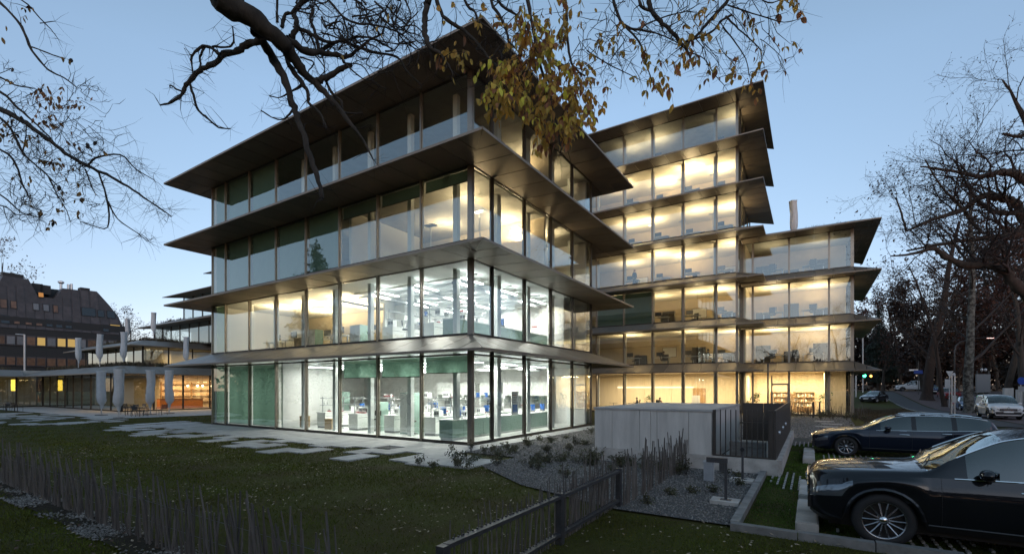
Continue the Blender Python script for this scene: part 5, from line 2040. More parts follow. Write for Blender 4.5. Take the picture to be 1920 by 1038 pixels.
def tall_cabinet():
    t = thing('tall_cabinet', 'x', 'cabinet')
    MB().box(-0.45, 0.45, -0.28, 0.28, 0, 2.0).build('cabinet_body', M['bench_green'], t)
    for sx in (-1, 1):
        MB().box(sx * 0.22 - 0.21, sx * 0.22 + 0.21, -0.30, -0.281, 0.08, 1.96).build('door', M['bench_white'], t)
    return t


def fume_hood():
    t = thing('fume_hood', 'x', 'fume hood')
    MB().box(-0.75, 0.75, -0.4, 0.4, 0, 0.9).build('base_cabinet', M['bench_white'], t)
    MB().box(-0.75, 0.75, -0.4, 0.4, 1.75, 2.6).build('upper_housing', M['bench_white'], t)
    for sx in (-0.72, 0.72):
        MB().box(sx - 0.03, sx + 0.03, -0.4, 0.4, 0.9, 1.75).build('side_wall', M['bench_white'], t)
    MB().box(-0.69, 0.69, 0.34, 0.4, 0.9, 1.75).build('back_wall', M['plastic_grey'], t)
    MB().box(-0.69, 0.69, -0.40, -0.38, 1.3, 1.75).build('sash', M['glass_plain'], t)
    return t


def bottle():
    t = MB().lathe([(0, 0), (0.05, 0), (0.05, 0.14), (0.02, 0.18), (0.02, 0.22), (0, 0.22)], 8).build('lab_bottle', M['plastic_white'])
    return tag(t, 'x', 'bottle')


def blue_device():
    t = thing('lab_device', 'x', 'instrument')
    MB().box(-0.14, 0.14, -0.12, 0.12, 0, 0.09).build('base', M['plastic_grey'], t)
    MB().box(-0.12, 0.12, 0.02, 0.1, 0.09, 0.42).build('column', M['plastic_blue'], t)
    MB().cbox((0, -0.03, 0.36), 0.16, 0.2, 0.1).build('head', M['plastic_blue'], t)
    return t


def white_device():
    t = thing('lab_device', 'x', 'instrument')
    MB().box(-0.22, 0.22, -0.18, 0.18, 0, 0.34).build('housing', M['plastic_white'], t)
    MB().box(-0.17, 0.05, -0.185, -0.179, 0.10, 0.26).build('display', M['plastic_grey'], t)
    MB().box(0.09, 0.19, -0.185, -0.179, 0.10, 0.26).build('keypad', M['plastic_black'], t)
    return t


def red_rack():
    t = thing('tube_rack', 'x', 'rack')
    MB().box(-0.15, 0.15, -0.06, 0.06, 0, 0.05).build('tray', M['plastic_red'], t)
    for k in range(6):
        MB().tube([(-0.125 + k * 0.05, 0, 0.03), (-0.125 + k * 0.05, 0, 0.15)], 0.012, 5).build('test_tube', M['plastic_white'], t)
    return t


def crate():
    t = thing('storage_box', 'x', 'box')
    MB().box(-0.24, 0.24, -0.18, 0.18, 0, 0.36).build('box_body', M['cardboard'], t)
    MB().box(-0.25, 0.25, -0.19, 0.19, 0.36, 0.40).build('lid', M['cardboard'], t)
    return t


def desk():
    t = thing('desk', 'x', 'desk')
    MB().box(-0.8, 0.8, -0.4, 0.4, 0.72, 0.75).build('top', M['plastic_white'], t)
    for sx in (-1, 1):
        MB().box(sx * 0.72 - 0.03, sx * 0.72 + 0.03, -0.35, 0.35, 0, 0.03).build('foot', M['steel'], t)
        MB().box(sx * 0.72 - 0.03, sx * 0.72 + 0.03, -0.03, 0.03, 0.03, 0.72).build('leg', M['steel'], t)
    return t


def monitor():
    t = thing('monitor', 'x', 'monitor')
    MB().box(-0.30, 0.30, -0.02, 0.01, 0.14, 0.50).build('housing', M['plastic_black'], t)
    MB().box(-0.285, 0.285, 0.0105, 0.013, 0.155, 0.485).build('screen', M['plastic_grey'], t)
    MB().tube([(0, -0.02, 0.01), (0, -0.03, 0.2)], 0.02, 5).build('stand', M['plastic_black'], t)
    MB().box(-0.12, 0.12, -0.09, 0.07, 0, 0.012).build('base', M['plastic_black'], t)
    return t


def office_chair():
    t = thing('office_chair', 'x', 'chair')
    MB().cbox((0, 0, 0.48), 0.48, 0.46, 0.08).build('seat', M['plastic_black'], t)
    MB().cbox((0, 0.24, 0.82), 0.46, 0.06, 0.56, 0, -0.12).build('backrest', M['plastic_black'], t)
    MB().tube([(0, 0, 0.1), (0, 0, 0.45)], 0.03, 6).build('post', M['steel'], t)
    for k in range(5):
        a = k * 1.2566
        MB().tube([(0, 0, 0.12), (0.3 * math.cos(a), 0.3 * math.sin(a), 0.04)], 0.02, 4).build('leg', M['plastic_black'], t)
    for sx in (-1, 1):
        MB().tube([(sx * 0.25, 0.1, 0.48), (sx * 0.27, 0.05, 0.68), (sx * 0.27, -0.15, 0.68)], 0.018, 4).build('arm', M['plastic_black'], t)
    return t


def floor_lamp():
    t = thing('uplight_lamp', 'x', 'floor lamp')
    MB().box(-0.2, 0.2, -0.15, 0.15, 0, 0.03).build('base', M['steel'], t)
    MB().tube([(0, 0, 0.03), (0, 0, 2.23)], 0.022, 6).build('pole', M['steel'], t)
    MB().box(-0.3, 0.3, -0.16, 0.16, 2.23, 2.27).build('head', M['steel'], t)
    return t


def bookshelf():
    t = thing('bookshelf', 'x', 'shelf')
    for z in (0.05, 0.5, 0.95, 1.4, 1.85):
        MB().box(-0.8, 0.8, -0.16, 0.16, z, z + 0.03).build('shelf', M['oak'], t)
    for x in (-0.8, 0, 0.8):
        MB().box(x - 0.015, x + 0.015, -0.16, 0.16, 0.0, 1.9).build('side', M['oak'], t)
    r = random.Random(4)
    for z in (0.53, 0.98, 1.43):
        x = -0.74
        while x < 0.7:
            w_ = r.uniform(0.03, 0.09)
            if r.random() < 0.6 and not (-0.06 < x < 0.02):
                MB().box(x, x + w_ - 0.004, -0.1, 0.1, z, z + r.uniform(0.18, 0.32)).build('book', M[r.choice(('paper', 'cardboard', 'plastic_grey', 'paper', 'oak', 'cream_panel'))], t)
            x += w_
    return t


def plant():
    t = thing('potted_plant', 'x', 'plant')
    MB().lathe([(0, 0), (0.17, 0), (0.22, 0.38), (0.19, 0.38), (0.18, 0.33), (0, 0.33)], 12).build('pot', M['plastic_grey'], t, True)
    r = random.Random(8)
    W_ = Wood(9)
    C = []
    for k in range(5):
        a = r.uniform(0, 6.283)
        P = [Vector((0, 0, 0.3)), Vector((0.08 * math.cos(a), 0.08 * math.sin(a), 0.9)), Vector((0.28 * math.cos(a), 0.28 * math.sin(a), 1.35 + r.uniform(-.2, .35)))]
        W_.add(P, [0.014, 0.010, 0.006], 5)
        for _ in range(9):
            C.append(P[2] + Vector((r.uniform(-.2, .2), r.uniform(-.2, .2), r.uniform(-0.45, 0.2))))
    W_.mesh('stem', M['oak'], t)
    cards('foliage', C, 0.11, 2, 0.06, M['leaf_green'], t, 5)
    return t


def pendant():
    t = thing('pendant_lamp', 'x', 'lamp')
    MB().lathe([(0.03, 0.22), (0.05, 0.18), (0.16, 0.0), (0.155, 0.0), (0.04, 0.17)], 14).build('shade', M['plastic_black'], t, True)
    MB().tube([(0, 0, 0.2), (0, 0, 1.55)], 0.008, 4).build('cord', M['plastic_black'], t)
    MB().ball((0, 0, 0.05), 0.05, 0.05, 0.05).build('bulb', M['lamp_warm'], t)
    return t


def easel():
    t = thing('easel', 'x', 'easel')
    for p in ((-0.3, -0.1, 0), (0.3, -0.1, 0), (0, 0.4, 0)):
        MB().tube([p, (0, 0.02, 1.7)], 0.018, 4).build('leg', M['oak'], t)
    MB().cbox((0, -0.08, 1.1), 0.7, 0.02, 0.9, 0, -0.1).build('board', M['paper'], t)
    return t


def round_table():
    t = thing('round_table', 'x', 'table')
    MB().lathe([(0, 0.73), (0.45, 0.73), (0.45, 0.75), (0, 0.75)], 20).build('top', M['plastic_black'], t)
    MB().tube([(0, 0, 0.02), (0, 0, 0.73)], 0.03, 6).build('post', M['plastic_black'], t)
    MB().lathe([(0, 0), (0.25, 0), (0.25, 0.02), (0, 0.02)], 14).build('foot', M['plastic_black'], t)
    return t


def person(shirt, hair, pose='sit', seed=1):
    """one continuous clothed figure with head and hair; facing -y"""
    me = bpy.data.meshes.new('person')
    if pose == 'sit':
        J = {'pel': (0, 0, 0.52), 'sp': (0, 0.03, 0.72), 'ch': (0, 0.0, 0.93), 'nk': (0, -0.03, 1.08), 'hd': (0, -0.06, 1.19), 'tp': (0, -0.05, 1.29)}
        for s, n in ((-1, 'l'), (1, 'r')):
            J[n + 'hip'] = (s * 0.10, -0.02, 0.50)
            J[n + 'kn'] = (s * 0.13, -0.45, 0.50)
            J[n + 'an'] = (s * 0.13, -0.42, 0.08)
            J[n + 'to'] = (s * 0.14, -0.60, 0.04)
            J[n + 'sh'] = (s * 0.19, 0.0, 1.00)
            J[n + 'el'] = (s * 0.25, -0.08, 0.76)
            J[n + 'wr'] = (s * 0.14, -0.34, 0.80)
            J[n + 'ha'] = (s * 0.11, -0.43, 0.80)
    else:
        J = {'pel': (0, 0, 0.95), 'sp': (0, 0.01, 1.12), 'ch': (0, 0, 1.32), 'nk': (0, -0.01, 1.47), 'hd': (0, -0.03, 1.58), 'tp': (0, -0.02, 1.68)}
        for s, n in ((-1, 'l'), (1, 'r')):
            J[n + 'hip'] = (s * 0.09, 0, 0.90)
            J[n + 'kn'] = (s * 0.10, -0.01, 0.50)
            J[n + 'an'] = (s * 0.10, 0.02, 0.08)
            J[n + 'to'] = (s * 0.12, -0.15, 0.04)
            J[n + 'sh'] = (s * 0.19, 0.0, 1.40)
            J[n + 'el'] = (s * 0.24, 0.03, 1.12)
            J[n + 'wr'] = (s * 0.20, -0.12, 0.92)
            J[n + 'ha'] = (s * 0.19, -0.17, 0.86)
    RAD = {'pel': (0.15, 0.12), 'sp': (0.14, 0.11), 'ch': (0.16, 0.11), 'nk': (0.055, 0.055), 'hd': (0.085, 0.10), 'tp': (0.06, 0.07), 'hip': (0.09, 0.09), 'kn': (0.06, 0.06), 'an': (0.045, 0.045), 'to': (0.045, 0.035),
           'sh': (0.065, 0.065), 'el': (0.045, 0.045), 'wr': (0.032, 0.032), 'ha': (0.035, 0.022)}
    names = list(J)
    E = [('pel', 'sp'), ('sp', 'ch'), ('ch', 'nk'), ('nk', 'hd'), ('hd', 'tp')]
    for n in 'lr':
        E += [('pel', n + 'hip'), (n + 'hip', n + 'kn'), (n + 'kn', n + 'an'), (n + 'an', n + 'to'), ('ch', n + 'sh'), (n + 'sh', n + 'el'), (n + 'el', n + 'wr'), (n + 'wr', n + 'ha')]
    me.from_pydata([J[n] for n in names], [(names.index(a), names.index(b)) for a, b in E], [])
    o = bpy.data.objects.new('body', me)
    COL.objects.link(o)
    sk = o.modifiers.new('skin', 'SKIN')
    for i, n in enumerate(names):
        k = n[1:] if n[0] in 'lr' and n[1:] in RAD else n
        me.skin_vertices[0].data[i].radius = RAD[k]
    me.skin_vertices[0].data[0].use_root = True
    o.modifiers.new('sub', 'SUBSURF').levels = 1
    dg = bpy.context.evaluated_depsgraph_get()
    m2 = bpy.data.meshes.new_from_object(o.evaluated_get(dg))
    bpy.data.objects.remove(o)
    for m in ('skin', shirt, 'trousers'):
        m2.materials.append(M[m])
    zn, zp = J['nk'][2] + 0.01, J['pel'][2]
    for p in m2.polygons:
        c = p.center
        if c.z > zn or (abs(c.x) < 0.3 and c.y < -0.36 and c.z > 0.7 and pose == 'sit') or (pose != 'sit' and abs(c.x) > 0.14 and c.z < 0.92 and c.y < -0.1 and c.z > 0.7):
            p.material_index = 0
        elif c.z > zp - 0.03:
            p.material_index = 1
        else:
            p.material_index = 2
        p.use_smooth = True
    root = thing('person', 'x', 'person')
    b = bpy.data.objects.new('body', m2)
    COL.objects.link(b)
    b.parent = root
    h = J['hd']
    mb = MB()
    mb.ball((0, h[1] + 0.025, h[2] + 0.045), 0.098, 0.105, 0.105, 10, 8)
    if hair == 'hair_red':
        mb.cbox((0, h[1] + 0.08, h[2] - 0.09), 0.17, 0.06, 0.2)
    tag(mb.build('hair', M[hair], root, True), kind='stuff')
    f = MB()
    f.ball((0, h[1] - 0.10, h[2] - 0.005), 0.014, 0.02, 0.022, 6, 4)
    f.build('nose', M['skin'], b, True)
    return root


pmat('skin', (0.50, 0.30, 0.21), 0.55)
pmat('shirt_navy', (0.012, 0.016, 0.035), 0.8)
pmat('shirt_dark', (0.02, 0.018, 0.018), 0.8)
pmat('shirt_red', (0.10, 0.02, 0.02), 0.8)
pmat('trousers', (0.02, 0.022, 0.03), 0.8)
pmat('hair_dark', (0.012, 0.009, 0.007), 0.6)
pmat('hair_red', (0.16, 0.045, 0.015), 0.6)

fz = [f + 0.012 for f in FLR]
ir = random.Random(17)
# ground floor laboratory
BX = (-3.6, -6.3, -9.0, -11.7)
for i, x in enumerate(BX):
    for j, y in enumerate((3.0, 6.4)):
        place(lab_bench, x, y, fz[0], 0, 'white ground floor lab bench, %s row from the glass corner, %s the window' % (ORD[i], 'nearer' if j == 0 else 'farther from'), 'white lab benches on the ground floor')
place(green_bench, -1.75, 2.0, fz[0], 0, 'green low lab bench just behind the ground floor glass corner', 'green lab benches')
place(green_bench, -1.75, 5.1, fz[0], 0, 'green low lab bench along the side windows, second from the corner', 'green lab benches')
place(green_bench, -1.75, 8.2, fz[0], 0, 'green low lab bench along the side windows, third from the corner', 'green lab benches')
place(tall_cabinet, -5.0, 1.7, fz[0], 0, 'pale tall cabinet behind the second front window of the ground floor')
place(tall_cabinet, -7.65, 2.1, fz[0], 0.0, 'pale tall cabinet behind the third front window of the ground floor', None, (0.8, 1, 0.75))
place(lab_stool, -7.3, 1.55, fz[0], 0.3, 'black lab stool behind the third ground floor window from the corner')
place(lab_stool, -4.6, 1.4, fz[0], 2.3, 'black lab stool by the pale cabinet in the second ground floor window')
place(lab_stool, -10.3, 1.6, fz[0], 1.0, 'black lab stool behind the fourth ground floor window from the corner')
place(tall_cabinet, -12.7, 3.6, fz[0], 0.0, 'pale tall cabinet beside the partition behind the fifth ground floor window')
place(crate, -10.6, 1.3, fz[0], 0.2, 'brown cardboard box on the floor behind the fourth ground floor window', None, (1, 1, 1.4))
place(crate, -12.9, 1.3, fz[0], -0.1, 'brown cardboard box on the floor beside the drawn green blinds', None, (1, 1, 1.6))
for i in range(5):
    place(fume_hood, -3.0 - 1.9 * i, 11.2, fz[0], 0, 'white fume hood on the back wall of the ground floor laboratory, %s from the right' % ORD[i], 'fume hoods on the ground floor')
for i in range(3):
    place(fume_hood, -9.6 + 1.0, 5.2 + 1.9 * i, fz[1], R(-90), 'white fume hood in the upper laboratory, %s from the front' % ORD[i], 'fume hoods on the second storey')


def clutter(x, y, z, n, floor_word):
    for _ in range(n):
        yy = y + ir.uniform(-1.4, 1.4)
        xx = x + ir.choice((-0.24, 0.24)) + ir.uniform(-0.06, 0.06)
        zz = z + 0.885
        if ir.random() < 0.35:
            zz, xx = z + ir.choice((1.285, 1.685)), x + ir.uniform(-0.1, 0.1)
        k = ir.random()
        if k < 0.45:
            place(bottle, xx, yy, zz, 0, 'small white bottle among the clutter on the %s lab benches' % floor_word, 'bottles on the %s lab benches' % floor_word)
        elif k < 0.62:
            place(blue_device, xx, yy, zz, ir.uniform(-0.4, 0.4), 'blue bench instrument among the clutter on the %s lab benches' % floor_word, 'blue instruments on the %s lab benches' % floor_word, (1, 1, 1) if zz < z + 1 else (0.7, 0.7, 0.7))
        elif k < 0.85:
            place(white_device, xx, yy, zz, ir.uniform(-0.4, 0.4), 'white boxy instrument on the %s lab benches' % floor_word, 'white instruments on the %s lab benches' % floor_word, (0.8, 0.8, 0.9))
        else:
            place(red_rack, xx, yy, zz, ir.uniform(-0.4, 0.4), 'red test tube rack on the %s lab benches' % floor_word, 'tube racks on the %s lab benches' % floor_word)


for x in BX:
    for y in (3.0, 6.4):
        clutter(x, y, fz[0], 9, 'ground floor')
for y in (2.0, 5.1, 8.2):
    clutter(-1.75, y, fz[0], 6, 'green corner')
# poster board beside the side window
pb = gthing('poster_board', 'white poster board with a blue square behind the side window of the ground floor', 'poster', -1.1, 5.0, fz[0] + 0.9, R(90))
MB().box(-0.32, 0.32, -0.015, 0.015, 0, 1.15).build('board', M['paper'], pb)
MB().box(-0.22, 0.22, -0.02, -0.0155, 0.12, 0.50).build('blue_square', M['plastic_blue'], pb)
for k in range(4):
    MB().box(-0.26, 0.2 - 0.06 * (k % 2), -0.02, -0.0155, 0.62 + k * 0.11, 0.65 + k * 0.11).build('text_line', M['plastic_grey' if k < 3 else 'plastic_red'], pb)
# second storey: laboratory right, warm offices left
for i, x in enumerate((-3.6, -6.3)):
    for j, y in enumerate((2.9, 6.3)):
        place(lab_bench, x, y, fz[1], 0, 'white second storey lab bench, %s row from the corner, %s the window' % (ORD[i], 'nearer' if j == 0 else 'farther from'), 'white lab benches on the second storey')
        clutter(x, y, fz[1], 8, 'second storey')
for j, y in enumerate((2.4, 5.5, 8.0)):
    place(green_bench, -1.9, y, fz[1], 0, 'green second storey lab bench along the side windows, %s from the corner' % ORD[j], 'green lab benches')
    clutter(-1.9, y, fz[1], 5, 'second storey side')
place(tall_cabinet, -8.5, 1.5, fz[1], 0.0, 'green and white cabinet beside the partition on the second storey', None, (0.9, 1, 0.55))
place(lab_stool, -7.5, 1.4, fz[1], 0.5, 'black lab stool behind the third second storey window')
place(lab_stool, -5.0, 1.4, fz[1], 2.4, 'black lab stool behind the second second storey window')
for i, (x, y) in enumerate(((-10.8, 2.0), (-12.8, 2.6), (-15.2, 2.0), (-17.6, 2.4))):
    place(desk, x, y, fz[1], 0.0, 'white desk in the warm second storey offices, %s from the laboratory' % ORD[i], 'desks in the second storey offices')
    place(monitor, x, y + 0.1, fz[1] + 0.752, R(180), 'black monitor on the %s desk of the warm second storey offices' % ORD[i], 'monitors in the second storey offices')
place(crate, -13.4, 1.4, fz[1], 0.1, 'cardboard box stacked in the warm second storey office window', None, (1.5, 1, 1.8))
place(tall_cabinet, -12.9, 1.9, fz[1], 0.1, 'low green cabinet behind the fifth second storey window', None, (0.9, 1, 0.6))
# third storey of the laboratory block
for i, (x, y) in enumerate(((-2.4, 2.4), (-5.6, 2.6), (-2.2, 6.0), (-2.2, 9.2))):
    place(desk, x, y, fz[2], 0, 'white desk on the third storey of the laboratory block, %s from the corner' % ORD[i], 'desks on the third storey')
    place(floor_lamp, x + 0.9, y + 0.2, fz[2], 0, 'steel uplight lamp on the third storey of the laboratory block, %s from the corner' % ORD[i], 'uplights on the third storey')
for i, (x, y) in enumerate(((-2.2, 6.4), (-2.2, 9.4))):
    place(desk, x, y, fz[3], 0, 'desk on the top storey of the laboratory block, %s the front' % ('nearer' if i == 0 else 'farther from'), 'desks on the top storey')
# tall block and wing: open offices
WN = {2: 'second', 3: 'third', 4: 'fourth', 5: 'fifth', 6: 'sixth', 7: 'top'}
for k in range(1, 7):
    for i in range(4):
        x = 4.9 - 2.73 * i
        y = 30.0 + 0.5 * ((i + k) % 2)
        st, wd = WN[k + 1], ORD[i]
        place(desk, x, y, fz[k], 0, 'white desk on the %s storey of the tall block, %s window bay from the right' % (st, wd), 'desks in the tall block')
        place(monitor, x - 0.2, y, fz[k] + 0.752, R(ir.choice((0, 180))), 'black monitor on the %s storey of the tall block, %s window bay from the right' % (st, wd), 'monitors in the tall block')
        place(office_chair, x + 0.1, y + 0.75, fz[k], ir.uniform(-0.6, 0.6), 'black office chair on the %s storey of the tall block, %s bay from the right' % (st, wd), 'office chairs in the tall block')
        if k in (1, 2, 3, 4, 5) and i < 3:
            place(floor_lamp, x - 0.95, y + 0.5, fz[k], 0, 'uplight lamp on the %s storey of the tall block, %s bay from the right' % (st, wd), 'uplights in the tall block')
for k in (1, 2, 3):
    for i in range(2):
        x = 8.6 + 3.0 * i
        st = WN[k + 1]
        side = 'left' if i == 0 else 'right'
        place(desk, x, 32.6, fz[k], 0, 'white desk behind the %s window of the %s storey of the wing' % (side, st), 'desks in the wing')
        place(monitor, x, 32.7, fz[k] + 0.752, R(180), 'black monitor behind the %s window of the %s storey of the wing' % (side, st), 'monitors in the wing')
        if not (k == 1 and i == 1):
            place(office_chair, x, 31.9, fz[k], R(180), 'black office chair behind the %s window of the %s storey of the wing' % (side, st), 'office chairs in the wing')
place(office_chair, 10.35, 31.95, fz[1], R(170), 'empty black office chair between the two desks of the second storey of the wing')
# cupboards and framed sheets along the office back walls
def cupboard():
    t = thing('office_cupboard', 'x', 'cupboard')
    MB().box(-0.6, 0.6, -0.22, 0.22, 0.0, 1.25).build('body', M['plastic_grey'], t)
    for sx in (-0.3, 0.3):
        MB().box(sx - 0.29, sx + 0.29, -0.24, -0.221, 0.04, 1.22).build('door', M['frame_dark'], t)
    return t


def whiteboard():
    t = thing('whiteboard', 'x', 'whiteboard')
    MB().box(-0.7, 0.7, -0.02, 0.0, 0.0, 1.0).build('frame', M['frame_dark'], t)
    MB().box(-0.66, 0.66, -0.03, -0.021, 0.04, 0.96).build('board', M['paper'], t)
    return t


for k in range(1, 7):
    for i in range(4):
        st, wd = WN[k + 1], ORD[i]
        x = 5.0 - 2.9 * i
        if (k + i) % 3:
            place(cupboard, x, 34.1, fz[k], 0, 'dark cupboard on the %s storey back wall of the tall block, %s from right' % (st, wd), 'cupboards in the tall block', (1, 1, (1.0, 1.5, 0.8)[(k * i) % 3]))
        else:
            place(whiteboard, x, 34.37, fz[k] + 1.0, 0, 'whiteboard on the %s storey back wall of the tall block, %s from the right' % (st, wd), 'whiteboards in the tall block')
for k in (1, 2, 3):
    for i in range(3):
        place(cupboard, 7.6 + 2.3 * i, 35.7, fz[k], 0, 'dark office cupboard on the %s storey back wall of the wing, %s from the left' % (WN[k + 1], ORD[i]), 'cupboards in the wing', (1, 1, 1.0 + 0.5 * ((k + i) % 2)))
# warm ground floor rooms
place(bookshelf, 10.9, 35.7, fz[0], 0, 'oak bookshelf on the back wall of the wing beside the glass door')
place(bookshelf, 9.0, 35.7, fz[0], 0, 'oak bookshelf seen through the glass door of the wing')
place(plant, 12.45, 33.0, fz[0], 0, 'tall leafy plant in the warm wing room, right window')
place(plant, 7.3, 32.5, fz[0], 1.0, 'leafy plant just inside the left end of the wing ground floor')
place(plant, 6.75, 31.9, fz[0], 2.0, 'smaller plant on the floor at the left end of the wing ground floor', None, (0.7, 0.7, 0.6))
place(plant, -1.9, 31.0, fz[0], 0.4, 'plant between the two seated people in the tall block ground floor', None, (0.8, 0.8, 0.85))
place(easel, 2.4, 31.2, fz[0], 0.1, 'wooden easel with a white sheet in the warm ground floor of the tall block')
place(pendant, 4.1, 30.8, fz[0] + 1.9, 0, 'black cone pendant lamp over a round table in the tall block ground floor')
place(round_table, 4.1, 30.8, fz[0], 0, 'black round table under the cone pendant lamp')
for i, x in enumerate((-3.8, -1.6, -5.4)):
    place(round_table, x, 30.6, fz[0], 0, 'black round table on the ground floor of the tall block, %s' % ('before the first seated person', 'before the second seated person', 'by the left wall')[i], 'round tables on the ground floor')
mb = MB()
mb.box(-6.3, 1.6, 34.25, 34.38, 2.35, 2.39)
tag(mb.build('light_line', emat('line_glow', (1.0, 0.85, 0.6), 2.2), None), 'long thin light line along the back wall of the tall block ground floor', 'light')
bpy.data.objects['light_line'].location = L(0, 0, 0)
bpy.data.objects['light_line'].rotation_euler = (0, 0, TH)
for i, (a, b) in enumerate(((-6.4, -3.4), (-3.38, -0.6), (-0.58, 1.5), (2.7, 6.0))):
    MB().box(a, b - 0.02, 34.33, 34.395, 0.08, 3.7).build('wall_panel', M['cream_panel'], tower)
MB().box(1.52, 2.66, 34.32, 34.39, 0.08, 2.3).build('door', M['oak'], tower)
for i in range(3):
    MB().box(7.0 + i * 2.1, 7.0 + i * 2.1 + 2.08, 35.93, 35.99, 0.08, 3.7).build('wall_panel', M['cream_panel'], wing)
# people
P1 = person('shirt_dark', 'hair_dark')
P1['label'] = 'person in dark top sitting at the left ground floor table of the tall block'
P1.location, P1.rotation_euler = L(-3.0, 30.7, fz[0]), (0, 0, TH + R(-80))
P2 = person('shirt_red', 'hair_dark')
P2['label'] = 'person in dark red top sitting beside the plant on the ground floor'
P2.location, P2.rotation_euler = L(-0.9, 31.0, fz[0]), (0, 0, TH + R(160))
P3 = person('shirt_navy', 'hair_dark')
P3['label'] = 'person in navy jumper seen from behind at a desk in the wing'
P3.location, P3.rotation_euler = L(12.0, 31.95, fz[1]), (0, 0, TH + R(180))
P4 = person('shirt_dark', 'hair_dark')
P4['label'] = 'person in black sitting at a desk on the second storey of the tall block'
P4.location, P4.rotation_euler = L(3.6, 30.2, fz[1]), (0, 0, TH + R(80))
P5 = person('shirt_dark', 'hair_dark')
P5['label'] = 'second person in black behind the column on the second storey of the tall block'
P5.location, P5.rotation_euler = L(-0.4, 30.4, fz[1]), (0, 0, TH + R(100))
P6 = person('shirt_navy', 'hair_red', 'stand')
P6['label'] = 'person with red hair standing at the fourth storey window of the tall block'
P6.location, P6.rotation_euler = L(-2.9, 29.6, fz[3]), (0, 0, TH + R(60))
for i, (p, rz) in enumerate(((P1, -80), (P2, 160), (P3, 180), (P4, 80), (P5, 100))):
    o = dup(PROTO['office_chair'])
    o.location = p.location
    o.rotation_euler = p.rotation_euler
    o['label'] = 'office chair under the ' + ('person at the left ground floor table', 'person in dark red', 'person in navy', 'person in black at a desk', 'second person in black')[i]
    o['group'] = 'office chairs with people on them'
# ------------------------------------------------------------------ vehicles
def curve(pts, xs):
    """smooth interpolation through (x, v) points"""
    px = np.array([p[0] for p in pts], float)
    pv = np.array([p[1] for p in pts], float)
    n = len(px)
    h = np.diff(px)
    s = np.diff(pv) / h
    m = np.zeros(n)
    m[0], m[-1] = s[0], s[-1]
    for i in range(1, n - 1):
        if s[i - 1] * s[i] > 0:
            w1, w2 = 2 * h[i] + h[i - 1], h[i] + 2 * h[i - 1]
            m[i] = (w1 + w2) / (w1 / s[i - 1] + w2 / s[i])
    xs = np.clip(np.asarray(xs, float), px[0], px[-1])
    k = np.clip(np.searchsorted(px, xs) - 1, 0, n - 2)
    t = (xs - px[k]) / h[k]
    return (pv[k] * (2 * t**3 - 3 * t**2 + 1) + m[k] * h[k] * (t**3 - 2 * t**2 + t) + pv[k + 1] * (-2 * t**3 + 3 * t**2) + m[k + 1] * h[k] * (t**3 - t**2))


def paint(name, col, flake=0.0, rough=0.35):
    m = pmat(name, col, rough, flake, spec=0.08, coat=1.0)
    return m


paint('paint_black', (0.006, 0.007, 0.010))
paint('paint_navy', (0.006, 0.010, 0.022))
paint('paint_white', (0.72, 0.70, 0.69), 0, 0.4)
paint('paint_red', (0.22, 0.018, 0.018))
paint('paint_blue', (0.03, 0.07, 0.16))
paint('paint_grey', (0.10, 0.105, 0.11))
pmat('rubber', (0.014, 0.014, 0.015), 0.75, bump=0.15, bscale=60)
pmat('alloy', (0.34, 0.34, 0.35), 0.26, 0.95)
pmat('alloy_dark', (0.12, 0.12, 0.125), 0.3, 0.9)
pmat('chrome', (0.75, 0.75, 0.76), 0.10, 1.0)
pmat('black_trim', (0.012, 0.012, 0.013), 0.4)
pmat('lamp_glass', (0.16, 0.18, 0.20), 0.08, 0.6, spec=0.9, coat=1.0)
pmat('plate_white', (0.75, 0.75, 0.73), 0.5)
emat('tail_red', (1.0, 0.03, 0.02), 0.25)
glass('car_glass', tint=(0.10, 0.12, 0.13), r0=0.12, wave=0)
glass('car_windscreen', tint=(0.55, 0.60, 0.60), r0=0.10, wave=0)
pmat('seat_fabric', (0.03, 0.028, 0.027), 0.8)

NG = 6      # rows in the greenhouse side
NL = 8      # rows in the lower body
NT = 6      # rows over the roof


